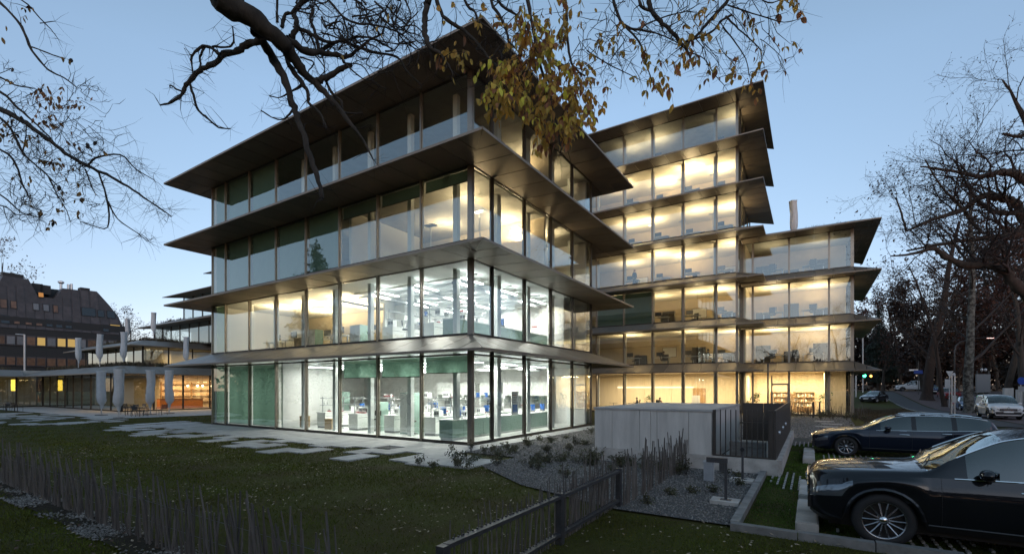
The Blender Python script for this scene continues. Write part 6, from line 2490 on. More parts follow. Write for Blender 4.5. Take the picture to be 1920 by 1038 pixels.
def make_car(name, label, P, group=None):
    """one vehicle: body skin from lofted cross sections, split into named parts. x runs from nose to tail."""
    t = thing(name, label, P.get('cat', 'car'), (0, 0, 0), 0, group)
    Ln = P['L']
    R_, R2 = P['wheel'], P['wheel'] + 0.07
    xs = sorted(set(np.round(np.concatenate([np.arange(0, Ln + 0.001, P.get('step', 0.06)), np.array([0.02, 0.04, Ln - 0.03])]), 3)))
    xs = np.array(xs)
    top, belt = curve(P['top'], xs), curve(P['belt'], xs)
    wm, wr = curve(P['wm'], xs), curve(P['wr'], xs)
    low = curve(P['low'], xs)
    for ax in P['axles']:
        d = R2 * R2 - (xs - ax) ** 2
        arch = np.where(d > 0, R_ + np.sqrt(np.maximum(d, 0)) * 1.0, 0)
        low = np.maximum(low, np.where(d > 0, arch, 0))
    low = np.minimum(low, belt - 0.08)
    x_c, x_r, x_q, x_e = P['cowl'], P['rooffront'], P['roofrear'], P['tailglass']
    rows = []
    for i, x in enumerate(xs):
        sec = []
        w, b, l = wm[i], min(belt[i], top[i] - 0.03), low[i]
        gh = max(0.0, min(1.0, (top[i] - b - 0.10) / 0.15))     # 0 on the bonnet, 1 under the roof
        for k in range(NL + 1):
            u = k / NL
            z = l + (b - l) * u
            tuck = 0.10 * max(0, 0.18 - u) / 0.18 * (1 if l < R_ + 0.02 else 0.25)
            y = w - tuck - 0.045 * max(0, u - 0.55) / 0.45 * (1 + max(0, u - 0.55)) - 0.012 * math.sin(u * math.pi * 2) * P.get('crease', 1)
            if abs(u - P.get('shoulder', 0.8)) < 0.07:
                y += 0.012
            sec.append((y, z))
        yb = sec[-1][0]
        zr = b + (top[i] - b) * (0.55 + 0.33 * gh)
        yr = min(wr[i], yb - 0.02)
        for k in range(1, NG + 1):
            u = k / NG
            sec.append((yb + (yr - yb) * (0.10 * math.sin(u * 1.57) * (1 - gh) + u), b + (zr - b) * (u + 0.05 * gh * math.sin(u * math.pi) + (1 - gh) * 0.25 * math.sin(u * math.pi))))
        for k in range(1, NT + 1):
            u = k / NT
            sec.append((yr * (1 - u), zr + (top[i] - zr) * math.sin(u * math.pi / 2)))
        rows.append(sec)
    ns, npnt = len(xs), len(rows[0])
    parts = {}

    def where(xm, j):
        if NL <= j < NL + NG:
            if x_c + P.get('aoff', 0.42) < xm < P['winend'] and j >= NL:
                for (a, bb) in P['pillars']:
                    if a < xm < bb:
                        return 'pillar'
                return 'side_window'
            if xm < x_c:
                return 'bonnet'
            return 'roof'
        if j >= NL + NG:
            if xm < x_c:
                return 'bonnet'
            if x_c + 0.02 < xm < x_r and j >= NL + NG + 0:
                return 'windscreen'
            if x_q < xm < x_e:
                return 'rear_window'
            return 'roof'
        for nm, a, bb in P['doors']:
            if a < xm < bb and j >= 1:
                return nm
        if P.get('head') and xm < P['head'][0] and P['head'][1] <= j <= P['head'][2]:
            return 'headlight'
        if P.get('tail') and xm > P['tail'][0] and P['tail'][1] <= j <= P['tail'][2]:
            return 'tail_light'
        if P.get('clad') and j < P['clad']:
            return 'cladding'
        return 'body'
    for i in range(ns - 1):
        xm = (xs[i] + xs[i + 1]) / 2
        for j in range(npnt - 1):
            nm = where(xm, j)
            for sy in (1, -1):
                key = nm if nm not in ('side_window', 'headlight', 'tail_light') and not nm.startswith('door') else nm + ('+' if sy > 0 else '-')
                if nm == 'side_window':
                    key += str(sum(1 for (a, bb) in P['pillars'] if xm > bb))
                mb = parts.setdefault(key, {'v': {}, 'mb': MB()})
                ids = []
                for (ii, jj) in ((i, j), (i + 1, j), (i + 1, j + 1), (i, j + 1)):
                    kk = (ii, jj, sy)
                    if kk not in mb['v']:
                        mb['v'][kk] = len(mb['mb'].v)
                        mb['mb'].v.append((xs[ii], sy * rows[ii][jj][0], rows[ii][jj][1]))
                    ids.append(mb['v'][kk])
                mb['mb'].f.append(tuple(ids if sy < 0 else ids[::-1]))
                mb['mb'].m.append(0)
    # nose and tail caps
    for i, rev in ((0, 1), (ns - 1, 0)):
        mb = parts['body']['mb']
        b0 = len(mb.v)
        ring = [(xs[i], y, z) for y, z in rows[i]] + [(xs[i], -y, z) for y, z in reversed(rows[i][:-1])]
        mb.v += ring
        idx = tuple(range(b0, b0 + len(ring)))
        mb.f.append(idx[::-1] if rev else idx)
        mb.m.append(0)
    pm = M[P['paint']]
    matof = {'side_window': M['car_glass'], 'windscreen': M['car_windscreen'], 'rear_window': M['car_glass'], 'headlight': M['lamp_glass'], 'tail_light': M['tail_red'], 'pillar': M['black_trim'],
             'cladding': M['black_trim']}
    for key, d in parts.items():
        nm = key.rstrip('0123456789').rstrip('+-')
        base = 'door' if nm.startswith('door') else nm
        d['mb'].build(base, matof.get(base, pm), t, True)
    # dark underbody and a simple cabin
    MB().box(0.25, Ln - 0.2, -P['hw'] + 0.30, P['hw'] - 0.30, 0.20, 0.62).build('underbody', M['black_trim'], t)
    mb = MB()
    zc = P['belt'][len(P['belt']) // 2][1]
    mb.box(x_c + 0.25, x_c + 0.6, -P['hw'] + 0.22, P['hw'] - 0.22, 0.5, zc + 0.0)
    mb.build('dashboard', M['black_trim'], t)
    for sx in (x_c + 1.15, x_c + 2.0):
        for sy in (-0.38, 0.38):
            mb = MB()
            mb.cbox((sx + 0.28, sy, zc - 0.02), 0.14, 0.5, 0.75, 0, 0, 0.18)
            mb.cbox((sx + 0.38, sy, zc + 0.42), 0.1, 0.28, 0.2, 0, 0, 0.15)
            mb.cbox((sx, sy, zc - 0.32), 0.55, 0.5, 0.15)
            mb.build('seat', M['seat_fabric'], t)
    if P.get('detail', True):
        mb = MB()
        mb.tube([(x_c + 0.62 + 0.0, -0.38 + 0.17 * math.cos(a), zc + 0.02 + 0.17 * math.sin(a)) for a in [k * math.pi / 8 for k in range(17)]], 0.014, 5, False)
        mb.build('steering_wheel', M['black_trim'], t)
    # seams, trims
    def line(xa, j0, j1, r=0.005, mat='black_trim', nm='door_seam'):
        i = int(np.argmin(np.abs(xs - xa)))
        for sy in (1, -1):
            MB().tube([(xs[i], sy * (rows[i][j][0] - 0.001), rows[i][j][1]) for j in range(j0, j1 + 1)], r, 5).build(nm, M[mat], t)

    def along(xa, xb, j, r, mat, nm, dy=0.0, dz=0.0):
        ii = [i for i in range(ns) if xa <= xs[i] <= xb]
        for sy in (1, -1):
            MB().tube([(xs[i], sy * (rows[i][j][0] + dy), rows[i][j][1] + dz) for i in ii], r, 6).build(nm, M[mat], t)
    for nm, a, b in P['doors']:
        line(a, 1, NL)
        if nm != 'door':
            line(b, 1, NL)
    along(x_c + P.get('aoff', 0.42) - 0.15, P['winend'], NL, P.get('trim_r', 0.010), P.get('trim', 'chrome'), 'window_trim', 0.004)
    if P.get('toptrim', True):
        along(x_c + 0.35, P['winend'], NL + NG, P.get('trim_r', 0.010), P.get('trim', 'chrome'), 'window_trim', 0.003)
    if P.get('rails'):
        along(x_r + 0.12, x_q - 0.1, NL + NG + 1, 0.016, P['rails'], 'roof_rail', 0.02, 0.035)
    along(P['axles'][0] + R2 + 0.02, P['axles'][1] - R2 - 0.02, 1, 0.014, P.get('silltrim', 'black_trim'), 'sill_trim', 0.0)
    # arches
    for ax in P['axles']:
        for sy in (1, -1):
            pts = []
            for k in range(13):
                a = math.pi * (0.04 + 0.92 * k / 12)
                x, z = ax + (R2 - 0.005) * math.cos(a), R_ + (R2 - 0.005) * math.sin(a)
                i = int(np.argmin(np.abs(xs - x)))
                pts.append((x, sy * (wm[i] - 0.015), z))
            MB().tube(pts, P.get('archr', 0.022), 6).build('wheel_arch', M[P.get('archmat', 'black_trim')], t)
    # wheels
    spokes, rimmat = P.get('spokes', 10), M[P.get('rim', 'alloy')]
    for ax in P['axles']:
        for sy in (-1, 1):
            yo = P['hw'] - 0.045
            wz = MB()
            r = R_
            rr_ = P['rimr']
            prof = [(rr_ - 0.01, -0.10), (rr_ + 0.02, -0.115), (r - 0.03, -0.11), (r, -0.07), (r, 0.07), (r - 0.03, 0.11), (rr_ + 0.02, 0.112), (rr_ - 0.01, 0.10)]
            wz.lathe(prof, 36, (0, 0, 0), 'Y')
            wo_ = wz.build('wheel', M['rubber'], t, True)
            wo_.location = (ax, sy * (yo - 0.11), R_)
            if P.get('steer') and ax == P['axles'][0]:
                wo_.rotation_euler = (0, 0, P['steer'])
            rm = MB()
            rm.lathe([(rr_, sy * 0.085), (rr_ + 0.006, sy * 0.098), (rr_ - 0.018, sy * 0.10), (rr_ - 0.03, sy * 0.07), (rr_ - 0.03, -sy * 0.08)], 36, (0, 0, 0), 'Y')
            rm.build('rim', rimmat, wo_, True)
            MB().lathe([(0.0, sy * 0.02), (rr_ - 0.03, sy * 0.015)], 24, (0, 0, 0), 'Y').build('brake_disc', M['black_trim'], wo_)
            for k in range(spokes):
                a = 2 * math.pi * k / spokes
                for off in P.get('twin', (0,)):
                    a2 = a + off
                    sp = MB()
                    c1 = (0.06 * math.cos(a), sy * 0.075, 0.06 * math.sin(a))
                    c2 = ((rr_ - 0.015) * math.cos(a2), sy * 0.088, (rr_ - 0.015) * math.sin(a2))
                    sp.tube([c1, ((c1[0] + c2[0]) / 2, sy * 0.092, (c1[2] + c2[2]) / 2), c2], [0.013, 0.010, 0.012], 4)
                    sp.build('spoke', rimmat, wo_)
            hb = MB()
            hb.lathe([(0.0, sy * 0.10), (0.045, sy * 0.098), (0.06, sy * 0.07)], 14, (0, 0, 0), 'Y')
            for k in range(5):
                a = 2 * math.pi * k / 5
                hb.ball((0.085 * math.cos(a), sy * 0.07, 0.085 * math.sin(a)), 0.009, 0.006, 0.009, 6, 4)
            tag(hb.build('hub_cap', M['chrome' if P.get('rim') else 'alloy'], wo_, True), kind='stuff')
    # mirrors and handles
    ib = int(np.argmin(np.abs(xs - (x_c + 0.62))))
    for sy in (1, -1):
        yb, zb = rows[ib][NL]
        mr = MB()
        mr.ball((x_c + 0.60, sy * (yb + 0.16), zb + 0.09), 0.085, 0.13, 0.075, 10, 8)
        m_ = mr.build('mirror', pm, t, True)
        MB().cbox((x_c + 0.64, sy * (yb + 0.03), zb + 0.02), 0.09, 0.14, 0.04).build('mirror_arm', M['black_trim'], m_)
        MB().quad((x_c + 0.686, sy * (yb + 0.06), zb + 0.04), (x_c + 0.686, sy * (yb + 0.26), zb + 0.05), (x_c + 0.686, sy * (yb + 0.26), zb + 0.14), (x_c + 0.686, sy * (yb + 0.06), zb + 0.14)).build('mirror_glass', M['chrome'], m_)
        for hx in P['handles']:
            ih = int(np.argmin(np.abs(xs - hx)))
            y_, z_ = rows[ih][NL - 1]
            MB().tube([(hx - 0.12, sy * (y_ + 0.012), z_ - 0.04), (hx - 0.06, sy * (y_ + 0.035), z_ - 0.035), (hx + 0.06, sy * (y_ + 0.035), z_ - 0.035), (hx + 0.12, sy * (y_ + 0.012), z_ - 0.04)], 0.014, 6).build('door_handle', M['chrome' if P.get('trim', 'chrome') == 'chrome' else 'black_trim'], t)
    # front: grille, intake, plate
    gz0, gz1, gw = P['grille']
    g = MB().box(-0.025, 0.03, -gw, gw, gz0, gz1).build('grille', M['black_trim'], t)
    for k in range(3):
        z = gz0 + (gz1 - gz0) * (k + 0.7) / 3.4
        MB().box(-0.04, -0.022, -gw + 0.03, gw - 0.03, z, z + 0.022).build('grille_bar', M['chrome'], g)
    if P.get('emblem') == 'star':
        mb = MB()
        zc_ = (gz0 + gz1) / 2
        mb.tube([(-0.05, 0.09 * math.cos(a), zc_ + 0.09 * math.sin(a)) for a in [k * math.pi / 8 for k in range(17)]], 0.007, 5, False)
        for k in range(3):
            a = math.pi / 2 + k * 2 * math.pi / 3
            mb.tube([(-0.05, 0, zc_), (-0.05, 0.09 * math.cos(a), zc_ + 0.09 * math.sin(a))], [0.012, 0.004], 4)
        mb.build('emblem', M['chrome'], g)
    elif P.get('emblem') == 'diamond':
        zc_ = gz1 + 0.02
        q = [(0, 0.11), (0.075, 0), (0, -0.11), (-0.075, 0), (0, 0.11)]
        MB().tube([(-0.05, y, zc_ + z) for y, z in q], 0.014, 4).build('emblem', M['chrome'], g)
    MB().box(-0.03, 0.05, -P['hw'] * 0.72, P['hw'] * 0.72, gz0 - 0.24, gz0 - 0.05).build('lower_intake', M['black_trim'], t)
    if P.get('vtrim'):
        for sy in (1, -1):
            MB().tube([(-0.045, 0, gz0 - 0.22), (-0.045, sy * 0.45, gz0 - 0.22), (-0.04, sy * 0.72, gz0 - 0.06)], 0.014, 4).build('bumper_trim', M['alloy'], t)
            MB().tube([(-0.045, sy * 0.1, gz0 + 0.02), (-0.045, sy * 0.42, gz0 + 0.02), (-0.04, sy * 0.6, gz1)], 0.014, 4).build('bumper_trim', M['alloy'], t)
    MB().box(-0.045, -0.02, -0.26, 0.26, gz0 - 0.10, gz0 + 0.01).build('number_plate', M['plate_white'], t)
    MB().box(Ln - 0.02, Ln + 0.015, -0.26, 0.26, P.get('rplate', 0.75), P.get('rplate', 0.75) + 0.11).build('number_plate', M['plate_white'], t)
    # wipers
    for sy in (-0.45, 0.2):
        i0 = int(np.argmin(np.abs(xs - (x_c + 0.08))))
        MB().tube([(x_c + 0.04, sy, top[i0] - 0.01), (x_c + 0.16, sy + 0.32, curve(P['top'], [x_c + 0.16])[0] + 0.012), (x_c + 0.2, sy + 0.55, curve(P['top'], [x_c + 0.2])[0] + 0.0)], 0.008, 4).build('wiper', M['black_trim'], t)
    return t


SUV = dict(L=4.93, hw=0.975, wheel=0.385, rimr=0.275, axles=(0.90, 3.89), paint='paint_black', cowl=1.36, rooffront=2.22, roofrear=4.42, tailglass=4.80, winend=4.45,
           top=[(0, 0.94), (0.04, 1.0), (0.15, 1.055), (0.5, 1.11), (1.0, 1.15), (1.36, 1.175), (1.6, 1.30), (1.9, 1.49), (2.22, 1.66), (2.5, 1.725), (3.1, 1.765), (3.8, 1.745), (4.3, 1.68), (4.5, 1.62), (4.75, 1.28), (4.88, 1.05), (4.93, 0.85)],
           belt=[(0, 0.74), (0.1, 0.84), (0.35, 0.93), (0.8, 1.0), (1.36, 1.05), (2.2, 1.075), (3.2, 1.10), (4.2, 1.13), (4.6, 1.12), (4.85, 0.95), (4.93, 0.75)],
           wm=[(0, 0.66), (0.05, 0.76), (0.18, 0.86), (0.4, 0.935), (0.8, 0.975), (1.3, 0.965), (2.3, 0.955), (3.2, 0.965), (3.9, 0.985), (4.5, 0.94), (4.8, 0.85), (4.93, 0.74)],
           wr=[(0, 0.55), (0.4, 0.72), (1.0, 0.80), (1.36, 0.80), (1.8, 0.735), (2.22, 0.665), (3.2, 0.655), (4.2, 0.63), (4.93, 0.58)],
           low=[(0, 0.36), (0.2, 0.27), (0.5, 0.25), (1.4, 0.30), (3.4, 0.30), (4.5, 0.32), (4.93, 0.42)],
           doors=[('door', 1.52, 2.62), ('doorb', 2.63, 3.60)], pillars=[(2.60, 2.72), (3.66, 3.76)], handles=(2.42, 3.42), head=(0.56, 5, 6), tail=(4.70, 5, 6),
           grille=(0.66, 0.92, 0.46), emblem='star', spokes=14, twin=(0,), rim='alloy', archr=0.03, archmat='paint_black', clad=1, steer=0.05, trim_r=0.011, step=0.045)
EST = dict(L=4.86, hw=0.93, wheel=0.335, rimr=0.235, axles=(0.93, 3.77), paint='paint_navy', cowl=1.42, rooffront=2.30, roofrear=4.42, tailglass=4.72, winend=4.48,
           top=[(0, 0.66), (0.05, 0.71), (0.2, 0.78), (0.6, 0.87), (1.1, 0.945), (1.42, 0.985), (1.7, 1.13), (2.0, 1.29), (2.3, 1.405), (2.6, 1.455), (3.1, 1.475), (3.8, 1.45), (4.3, 1.39), (4.5, 1.33), (4.7, 1.08), (4.82, 0.9), (4.86, 0.7)],
           belt=[(0, 0.56), (0.15, 0.64), (0.5, 0.76), (1.0, 0.85), (1.42, 0.90), (2.4, 0.935), (3.4, 0.96), (4.3, 1.0), (4.6, 1.0), (4.8, 0.85), (4.86, 0.62)],
           wm=[(0, 0.60), (0.06, 0.70), (0.2, 0.80), (0.5, 0.89), (0.9, 0.93), (2, 0.925), (3.4, 0.93), (4.2, 0.92), (4.6, 0.86), (4.86, 0.72)],
           wr=[(0, 0.5), (0.5, 0.68), (1.0, 0.76), (1.42, 0.765), (1.9, 0.68), (2.3, 0.61), (3.2, 0.60), (4.2, 0.58), (4.86, 0.54)],
           low=[(0, 0.30), (0.2, 0.22), (0.6, 0.20), (1.4, 0.24), (3.4, 0.24), (4.4, 0.26), (4.86, 0.36)],
           doors=[('door', 1.56, 2.66), ('doorb', 2.67, 3.62)], pillars=[(2.62, 2.74), (3.46, 3.50), (3.62, 3.74)], handles=(2.45, 3.48), head=(0.42, 5, 6), tail=(4.60, 5, 6),
           grille=(0.52, 0.66, 0.40), spokes=10, twin=(-0.07, 0.07), rails='chrome', trim_r=0.010, archmat='paint_navy', archr=0.014)
VAN = dict(L=4.49, hw=0.92, wheel=0.33, rimr=0.215, axles=(0.88, 3.60), paint='paint_white', cat='van', cowl=1.05, rooffront=2.0, roofrear=4.40, tailglass=4.46, winend=2.75, detail=False,
           top=[(0, 0.86), (0.05, 0.95), (0.2, 1.02), (0.6, 1.10), (1.05, 1.17), (1.4, 1.42), (1.7, 1.63), (2.0, 1.76), (2.4, 1.83), (3.2, 1.85), (4.2, 1.83), (4.42, 1.75), (4.49, 1.3)],
           belt=[(0, 0.74), (0.15, 0.86), (0.5, 0.97), (1.05, 1.04), (2.2, 1.07), (3.5, 1.08), (4.4, 1.08), (4.49, 0.95)],
           wm=[(0, 0.72), (0.06, 0.80), (0.2, 0.87), (0.5, 0.91), (2, 0.92), (4.2, 0.92), (4.42, 0.88), (4.49, 0.83)],
           wr=[(0, 0.6), (0.5, 0.75), (1.05, 0.80), (1.5, 0.75), (2.0, 0.70), (3.2, 0.71), (4.49, 0.71)],
           low=[(0, 0.30), (0.3, 0.22), (1.4, 0.24), (3.4, 0.24), (4.49, 0.30)],
           doors=[('door', 1.30, 2.35), ('doorb', 2.36, 3.10)], pillars=[(2.05, 2.13)], handles=(2.2,), head=(0.40, 5, 6), tail=(4.35, 6, 7), grille=(0.62, 0.80, 0.45), emblem='diamond', vtrim=True,
           trim='black_trim', toptrim=False, spokes=7, clad=3, step=0.09)
HAT = dict(EST)
HAT.update(L=4.2, axles=(0.85, 3.40), roofrear=3.65, tailglass=4.0, winend=3.7, paint='paint_blue', step=0.1, detail=False, spokes=7, twin=(0,), rails=None, trim='black_trim',
           top=[(0, 0.66), (0.05, 0.71), (0.2, 0.78), (0.6, 0.87), (1.1, 0.95), (1.3, 0.985), (1.7, 1.2), (2.1, 1.40), (2.5, 1.47), (3.1, 1.47), (3.65, 1.40), (4.0, 1.0), (4.15, 0.9), (4.2, 0.7)], cowl=1.30, rooffront=2.05,
           belt=[(0, 0.56), (0.15, 0.64), (0.5, 0.76), (1.0, 0.85), (1.42, 0.90), (2.4, 0.935), (3.4, 0.97), (4.0, 0.9), (4.2, 0.62)],
           wm=[(0, 0.60), (0.06, 0.70), (0.2, 0.80), (0.5, 0.87), (0.9, 0.90), (3.4, 0.90), (3.9, 0.85), (4.2, 0.72)],
           wr=[(0, 0.5), (0.5, 0.66), (1.0, 0.74), (1.3, 0.75), (2.05, 0.60), (3.2, 0.59), (4.2, 0.54)], low=[(0, 0.3), (0.3, 0.2), (3.6, 0.22), (4.2, 0.34)],
           doors=[('door', 1.45, 2.45), ('doorb', 2.46, 3.2)], pillars=[(2.4, 2.5), (3.15, 3.25)], handles=(2.25, 3.05), tail=(4.0, 5, 6))
MINI = dict(VAN)
MINI.update(paint='paint_red', emblem=None, vtrim=False, winend=4.2, pillars=[(2.05, 2.13), (3.1, 3.2)], clad=0)
WVAN = dict(VAN)
WVAN.update(emblem=None, vtrim=False, clad=1)


def put(o, X, Y, rz, dz=0.0):
    p = L(X, Y, 0)
    o.location = (p.x, p.y, gz(p.x, p.y) + dz)
    o.rotation_euler = (0, 0, TH + rz)
    return o


put(make_car('suv', 'big glossy black SUV nearest the camera at the right edge', SUV), 11.42, -5.42, 0)
put(make_car('estate_car', 'dark estate car with chrome roof rails parked behind the big SUV', EST), 11.5, 5.3, 0)
put(make_car('delivery_van', 'white delivery van with dark bumper parked facing the camera by the tree', VAN), 23.5, 33.0, R(90))
put(make_car('white_van', 'small white panel van crossing the far street junction', WVAN), 23.8, 89.6, 0, 0.01)
x, y = lpos(1776, 62)
put(make_car('red_van', 'dark red van parked beyond the white signpost', MINI), x + 0.6, y, R(90))
x, y = lpos(1752, 70)
blue = put(make_car('hatchback', 'blue hatchback between two tree trunks behind the red van', HAT), x, y, R(90))
x, y = lpos(1826, 47)
b2 = dup(blue, label='blue hatchback half hidden between the spotted trunk and the white van')
put(b2, x, y, R(90))
HAT2 = dict(HAT)
HAT2.update(paint='paint_black')
x, y = lpos(1622, 60)
put(make_car('parked_car', 'dark car standing at the end of the wing, below the traffic light', HAT2), x, y - 1, R(62))
# ------------------------------------------------------------------ grass, leaves, gravel, low plants
vary(pmat('grass', (0.098, 0.122, 0.018), 0.85, spec=0.12, col2=(0.072, 0.066, 0.014), scale=0.9, detail=6), 0.1)
pmat('grass_lush', (0.08, 0.14, 0.018), 0.85, spec=0.12, col2=(0.04, 0.065, 0.016), scale=2)


def in_poly(x, y, poly):
    ins = np.zeros(len(x), bool)
    n = len(poly)
    for i in range(n):
        x0, y0 = poly[i]
        x1, y1 = poly[(i + 1) % n]
        c = ((y0 > y) != (y1 > y)) & (x < (x1 - x0) * (y - y0) / (y1 - y0 + 1e-12) + x0)
        ins ^= c
    return ins


SLABS = []
for par in (terrace, stones):
    for o in [q for q in bpy.data.objects if q.parent == par]:
        v = [tuple(p.co) for p in o.data.vertices]
        ox, oy = W2L(par.location)
        SLABS.append((min(p[0] for p in v) + ox, max(p[0] for p in v) + ox, min(p[1] for p in v) + oy, max(p[1] for p in v) + oy))


def free_of_slabs(x, y, m=0.0):
    ok = np.ones(len(x), bool)
    for a, b, c, d in SLABS:
        ok &= ~((x > a + m) & (x < b - m) & (y > c + m) & (y < d - m))
    return ok


def blades(name, poly, n, h, mat, seed, near=None, wd=0.006, slabs=True):
    r = np.random.RandomState(seed)
    xs_, ys_ = [p[0] for p in poly], [p[1] for p in poly]
    x = r.uniform(min(xs_), max(xs_), n)
    y = r.uniform(min(ys_), max(ys_), n)
    k = in_poly(x, y, poly)
    if slabs:
        k &= free_of_slabs(x, y, 0.05)
    x, y = x[k], y[k]
    # thinner far from the camera, wider blades there
    wx = ORG.x + UX.x * x + UY.x * y
    wy = ORG.y + UX.y * x + UY.y * y
    d = np.sqrt(wx ** 2 + wy ** 2)
    keep = r.uniform(0, 1, len(x)) < np.clip((near or 9.0) / d, 0.05, 1) ** 1.3
    wx, wy, d = wx[keep], wy[keep], d[keep]
    N = len(wx)
    a = r.uniform(0, 6.283, N)
    sc = np.clip(d / 8.0, 1, 3)
    w_ = wd * sc
    hh = h * r.uniform(0.5, 1.3, N) * (0.8 + 0.4 * np.sin(wx * 1.3) * np.sin(wy * 1.7))
    lean = r.uniform(0.2, 1.1, N) * hh
    b = r.uniform(0, 6.283, N)
    z0 = -0.035
    p0 = np.stack([wx - np.cos(a) * w_, wy - np.sin(a) * w_, np.full(N, z0)], 1)
    p1 = np.stack([wx + np.cos(a) * w_, wy + np.sin(a) * w_, np.full(N, z0)], 1)
    p2 = np.stack([wx + np.cos(b) * lean, wy + np.sin(b) * lean, z0 + hh], 1)
    V = np.stack([p0, p1, p2], 1).reshape(-1, 3)
    o = np_mesh(name, V, np.arange(N * 3).reshape(-1, 3), mat)
    return tag(o, kind='stuff')


LAWN = [(-34, 3), (-34, -11.85), (8.2, -11.85), (8.2, -6.3), (5.5, -5.3), (3.1, -3.6), (3.1, -2.6), (-23.5, -2.2), (-23.5, 8), (-31.5, 12), (-32, 3)]
blades('lawn', LAWN, 420000, 0.06, M['grass'], 1, 13)
blades('front_lawn', [(8.25, -6.45), (20, -6.65), (20, -14.5), (8.25, -14.5)], 130000, 0.05, M['grass'], 2, 9, slabs=False)
blades('verge_grass', [(-14, -12.3), (8.2, -12.1), (8.2, -15), (-14, -17)], 130000, 0.06, M['grass'], 3, 9, slabs=False)
blades('paver_grass', [(10.47, -6.35), (17, -6.35), (17, 9), (10.8, 10), (10.8, -0.8), (10.47, -0.8)], 170000, 0.045, M['grass_lush'], 4, 11, slabs=False)
blades('far_verge_grass', [(14.5, 12), (20, 12), (20, 55), (14.5, 55)], 60000, 0.12, M['roof_plants'], 5, 60, 0.012, slabs=False)


def scatter_leaves(name, poly, n, mat, seed, size=0.04):
    r = np.random.RandomState(seed)
    xs_, ys_ = [p[0] for p in poly], [p[1] for p in poly]
    x = r.uniform(min(xs_), max(xs_), n)
    y = r.uniform(min(ys_), max(ys_), n)
    k = in_poly(x, y, poly)
    k &= (np.sin(x * 1.1 + y * 0.6) + np.sin(y * 1.7 - x * 0.5) + r.normal(0, 0.9, n)) > 0.1
    x, y = x[k], y[k]
    N = len(x)
    wx = ORG.x + UX.x * x + UY.x * y
    wy = ORG.y + UX.y * x + UY.y * y
    c = np.stack([wx, wy, np.full(N, 0.012) + r.uniform(0, 0.03, N)], 1)
    a = r.uniform(0, 6.283, N)
    u = np.stack([np.cos(a), np.sin(a), r.uniform(-0.35, 0.35, N)], 1)
    v = np.stack([-np.sin(a), np.cos(a), r.uniform(-0.35, 0.35, N)], 1)
    s = size * r.uniform(0.3, 1.25, (N, 1))
    V = np.stack([c - u * s, c - v * s * 0.45, c + u * s, c + v * s * 0.45], 1).reshape(-1, 3)
    return tag(np_mesh(name, V, np.arange(N * 4).reshape(-1, 4), mat), kind='stuff')


pmat('leaf_fallen', (0.46, 0.38, 0.27), 0.7, col2=(0.15, 0.085, 0.045), scale=3)
pmat('leaf_fallen_dark', (0.12, 0.055, 0.03), 0.7, col2=(0.05, 0.03, 0.02), scale=3)
scatter_leaves('fallen_leaves', [(-14, -12.5), (8.2, -12.5), (8.2, -4), (-14, -3)], 6500, M['leaf_fallen'], 11, 0.034)
scatter_leaves('fallen_leaves', [(7.5, -14.5), (19, -14.5), (19, -6.3), (7.5, -6.3)], 2200, M['leaf_fallen'], 12, 0.034)
scatter_leaves('fallen_leaves', [(-12, -17), (9, -15), (9, -11.2), (-12, -11.2)], 2600, M['leaf_fallen_dark'], 13, 0.045)
scatter_leaves('fallen_leaves', [(10.5, -6.3), (17, -6.3), (17, 6), (10.5, 6)], 350, M['leaf_fallen'], 14, 0.025)
scatter_leaves('fallen_leaves', [(1, -6), (10.3, -6.3), (10.3, 0), (1, 8)], 500, M['leaf_fallen_dark'], 15, 0.03)


def gravel(name, poly, n, size, mat, seed, near=11, patchy=False):
    r = np.random.RandomState(seed)
    xs_, ys_ = [p[0] for p in poly], [p[1] for p in poly]
    x = r.uniform(min(xs_), max(xs_), n)
    y = r.uniform(min(ys_), max(ys_), n)
    k = in_poly(x, y, poly)
    x, y = x[k], y[k]
    wx = ORG.x + UX.x * x + UY.x * y
    wy = ORG.y + UX.y * x + UY.y * y
    d = np.sqrt(wx ** 2 + wy ** 2)
    keep = r.uniform(0, 1, len(x)) < np.clip(near / d, 0.1, 1) ** 1.5
    if patchy:
        keep &= (np.sin(wx * 2.7 + wy) + np.sin(wy * 4.1 - wx * 1.3) + r.normal(0, 0.7, len(wx))) > 0.5
    wx, wy, d = wx[keep], wy[keep], d[keep]
    N = len(wx)
    base = np.array([(1, 0, 0), (0, 1, 0), (-1, 0, 0), (0, -1, 0), (0, 0, 0.8), (0, 0, -0.8)], float)
    s = size * r.uniform(0.5, 1.3, (N, 1, 1)) * np.clip(d / 10, 1, 2)[:, None, None]
    jit = 1 + r.uniform(-0.35, 0.35, (N, 6, 3))
    a = r.uniform(0, 6.283, N)
    ca, sa = np.cos(a)[:, None], np.sin(a)[:, None]
    P = base[None] * jit * s
    X = P[:, :, 0] * ca - P[:, :, 1] * sa + wx[:, None]
    Y = P[:, :, 0] * sa + P[:, :, 1] * ca + wy[:, None]
    V = np.stack([X, Y, P[:, :, 2] + 0.008], 2).reshape(-1, 3)
    f = np.array([(0, 1, 4), (1, 2, 4), (2, 3, 4), (3, 0, 4), (1, 0, 5), (2, 1, 5), (3, 2, 5), (0, 3, 5)])
    F = (np.arange(N)[:, None, None] * 6 + f[None]).reshape(-1, 3)
    return tag(np_mesh(name, V, F, mat), kind='stuff')


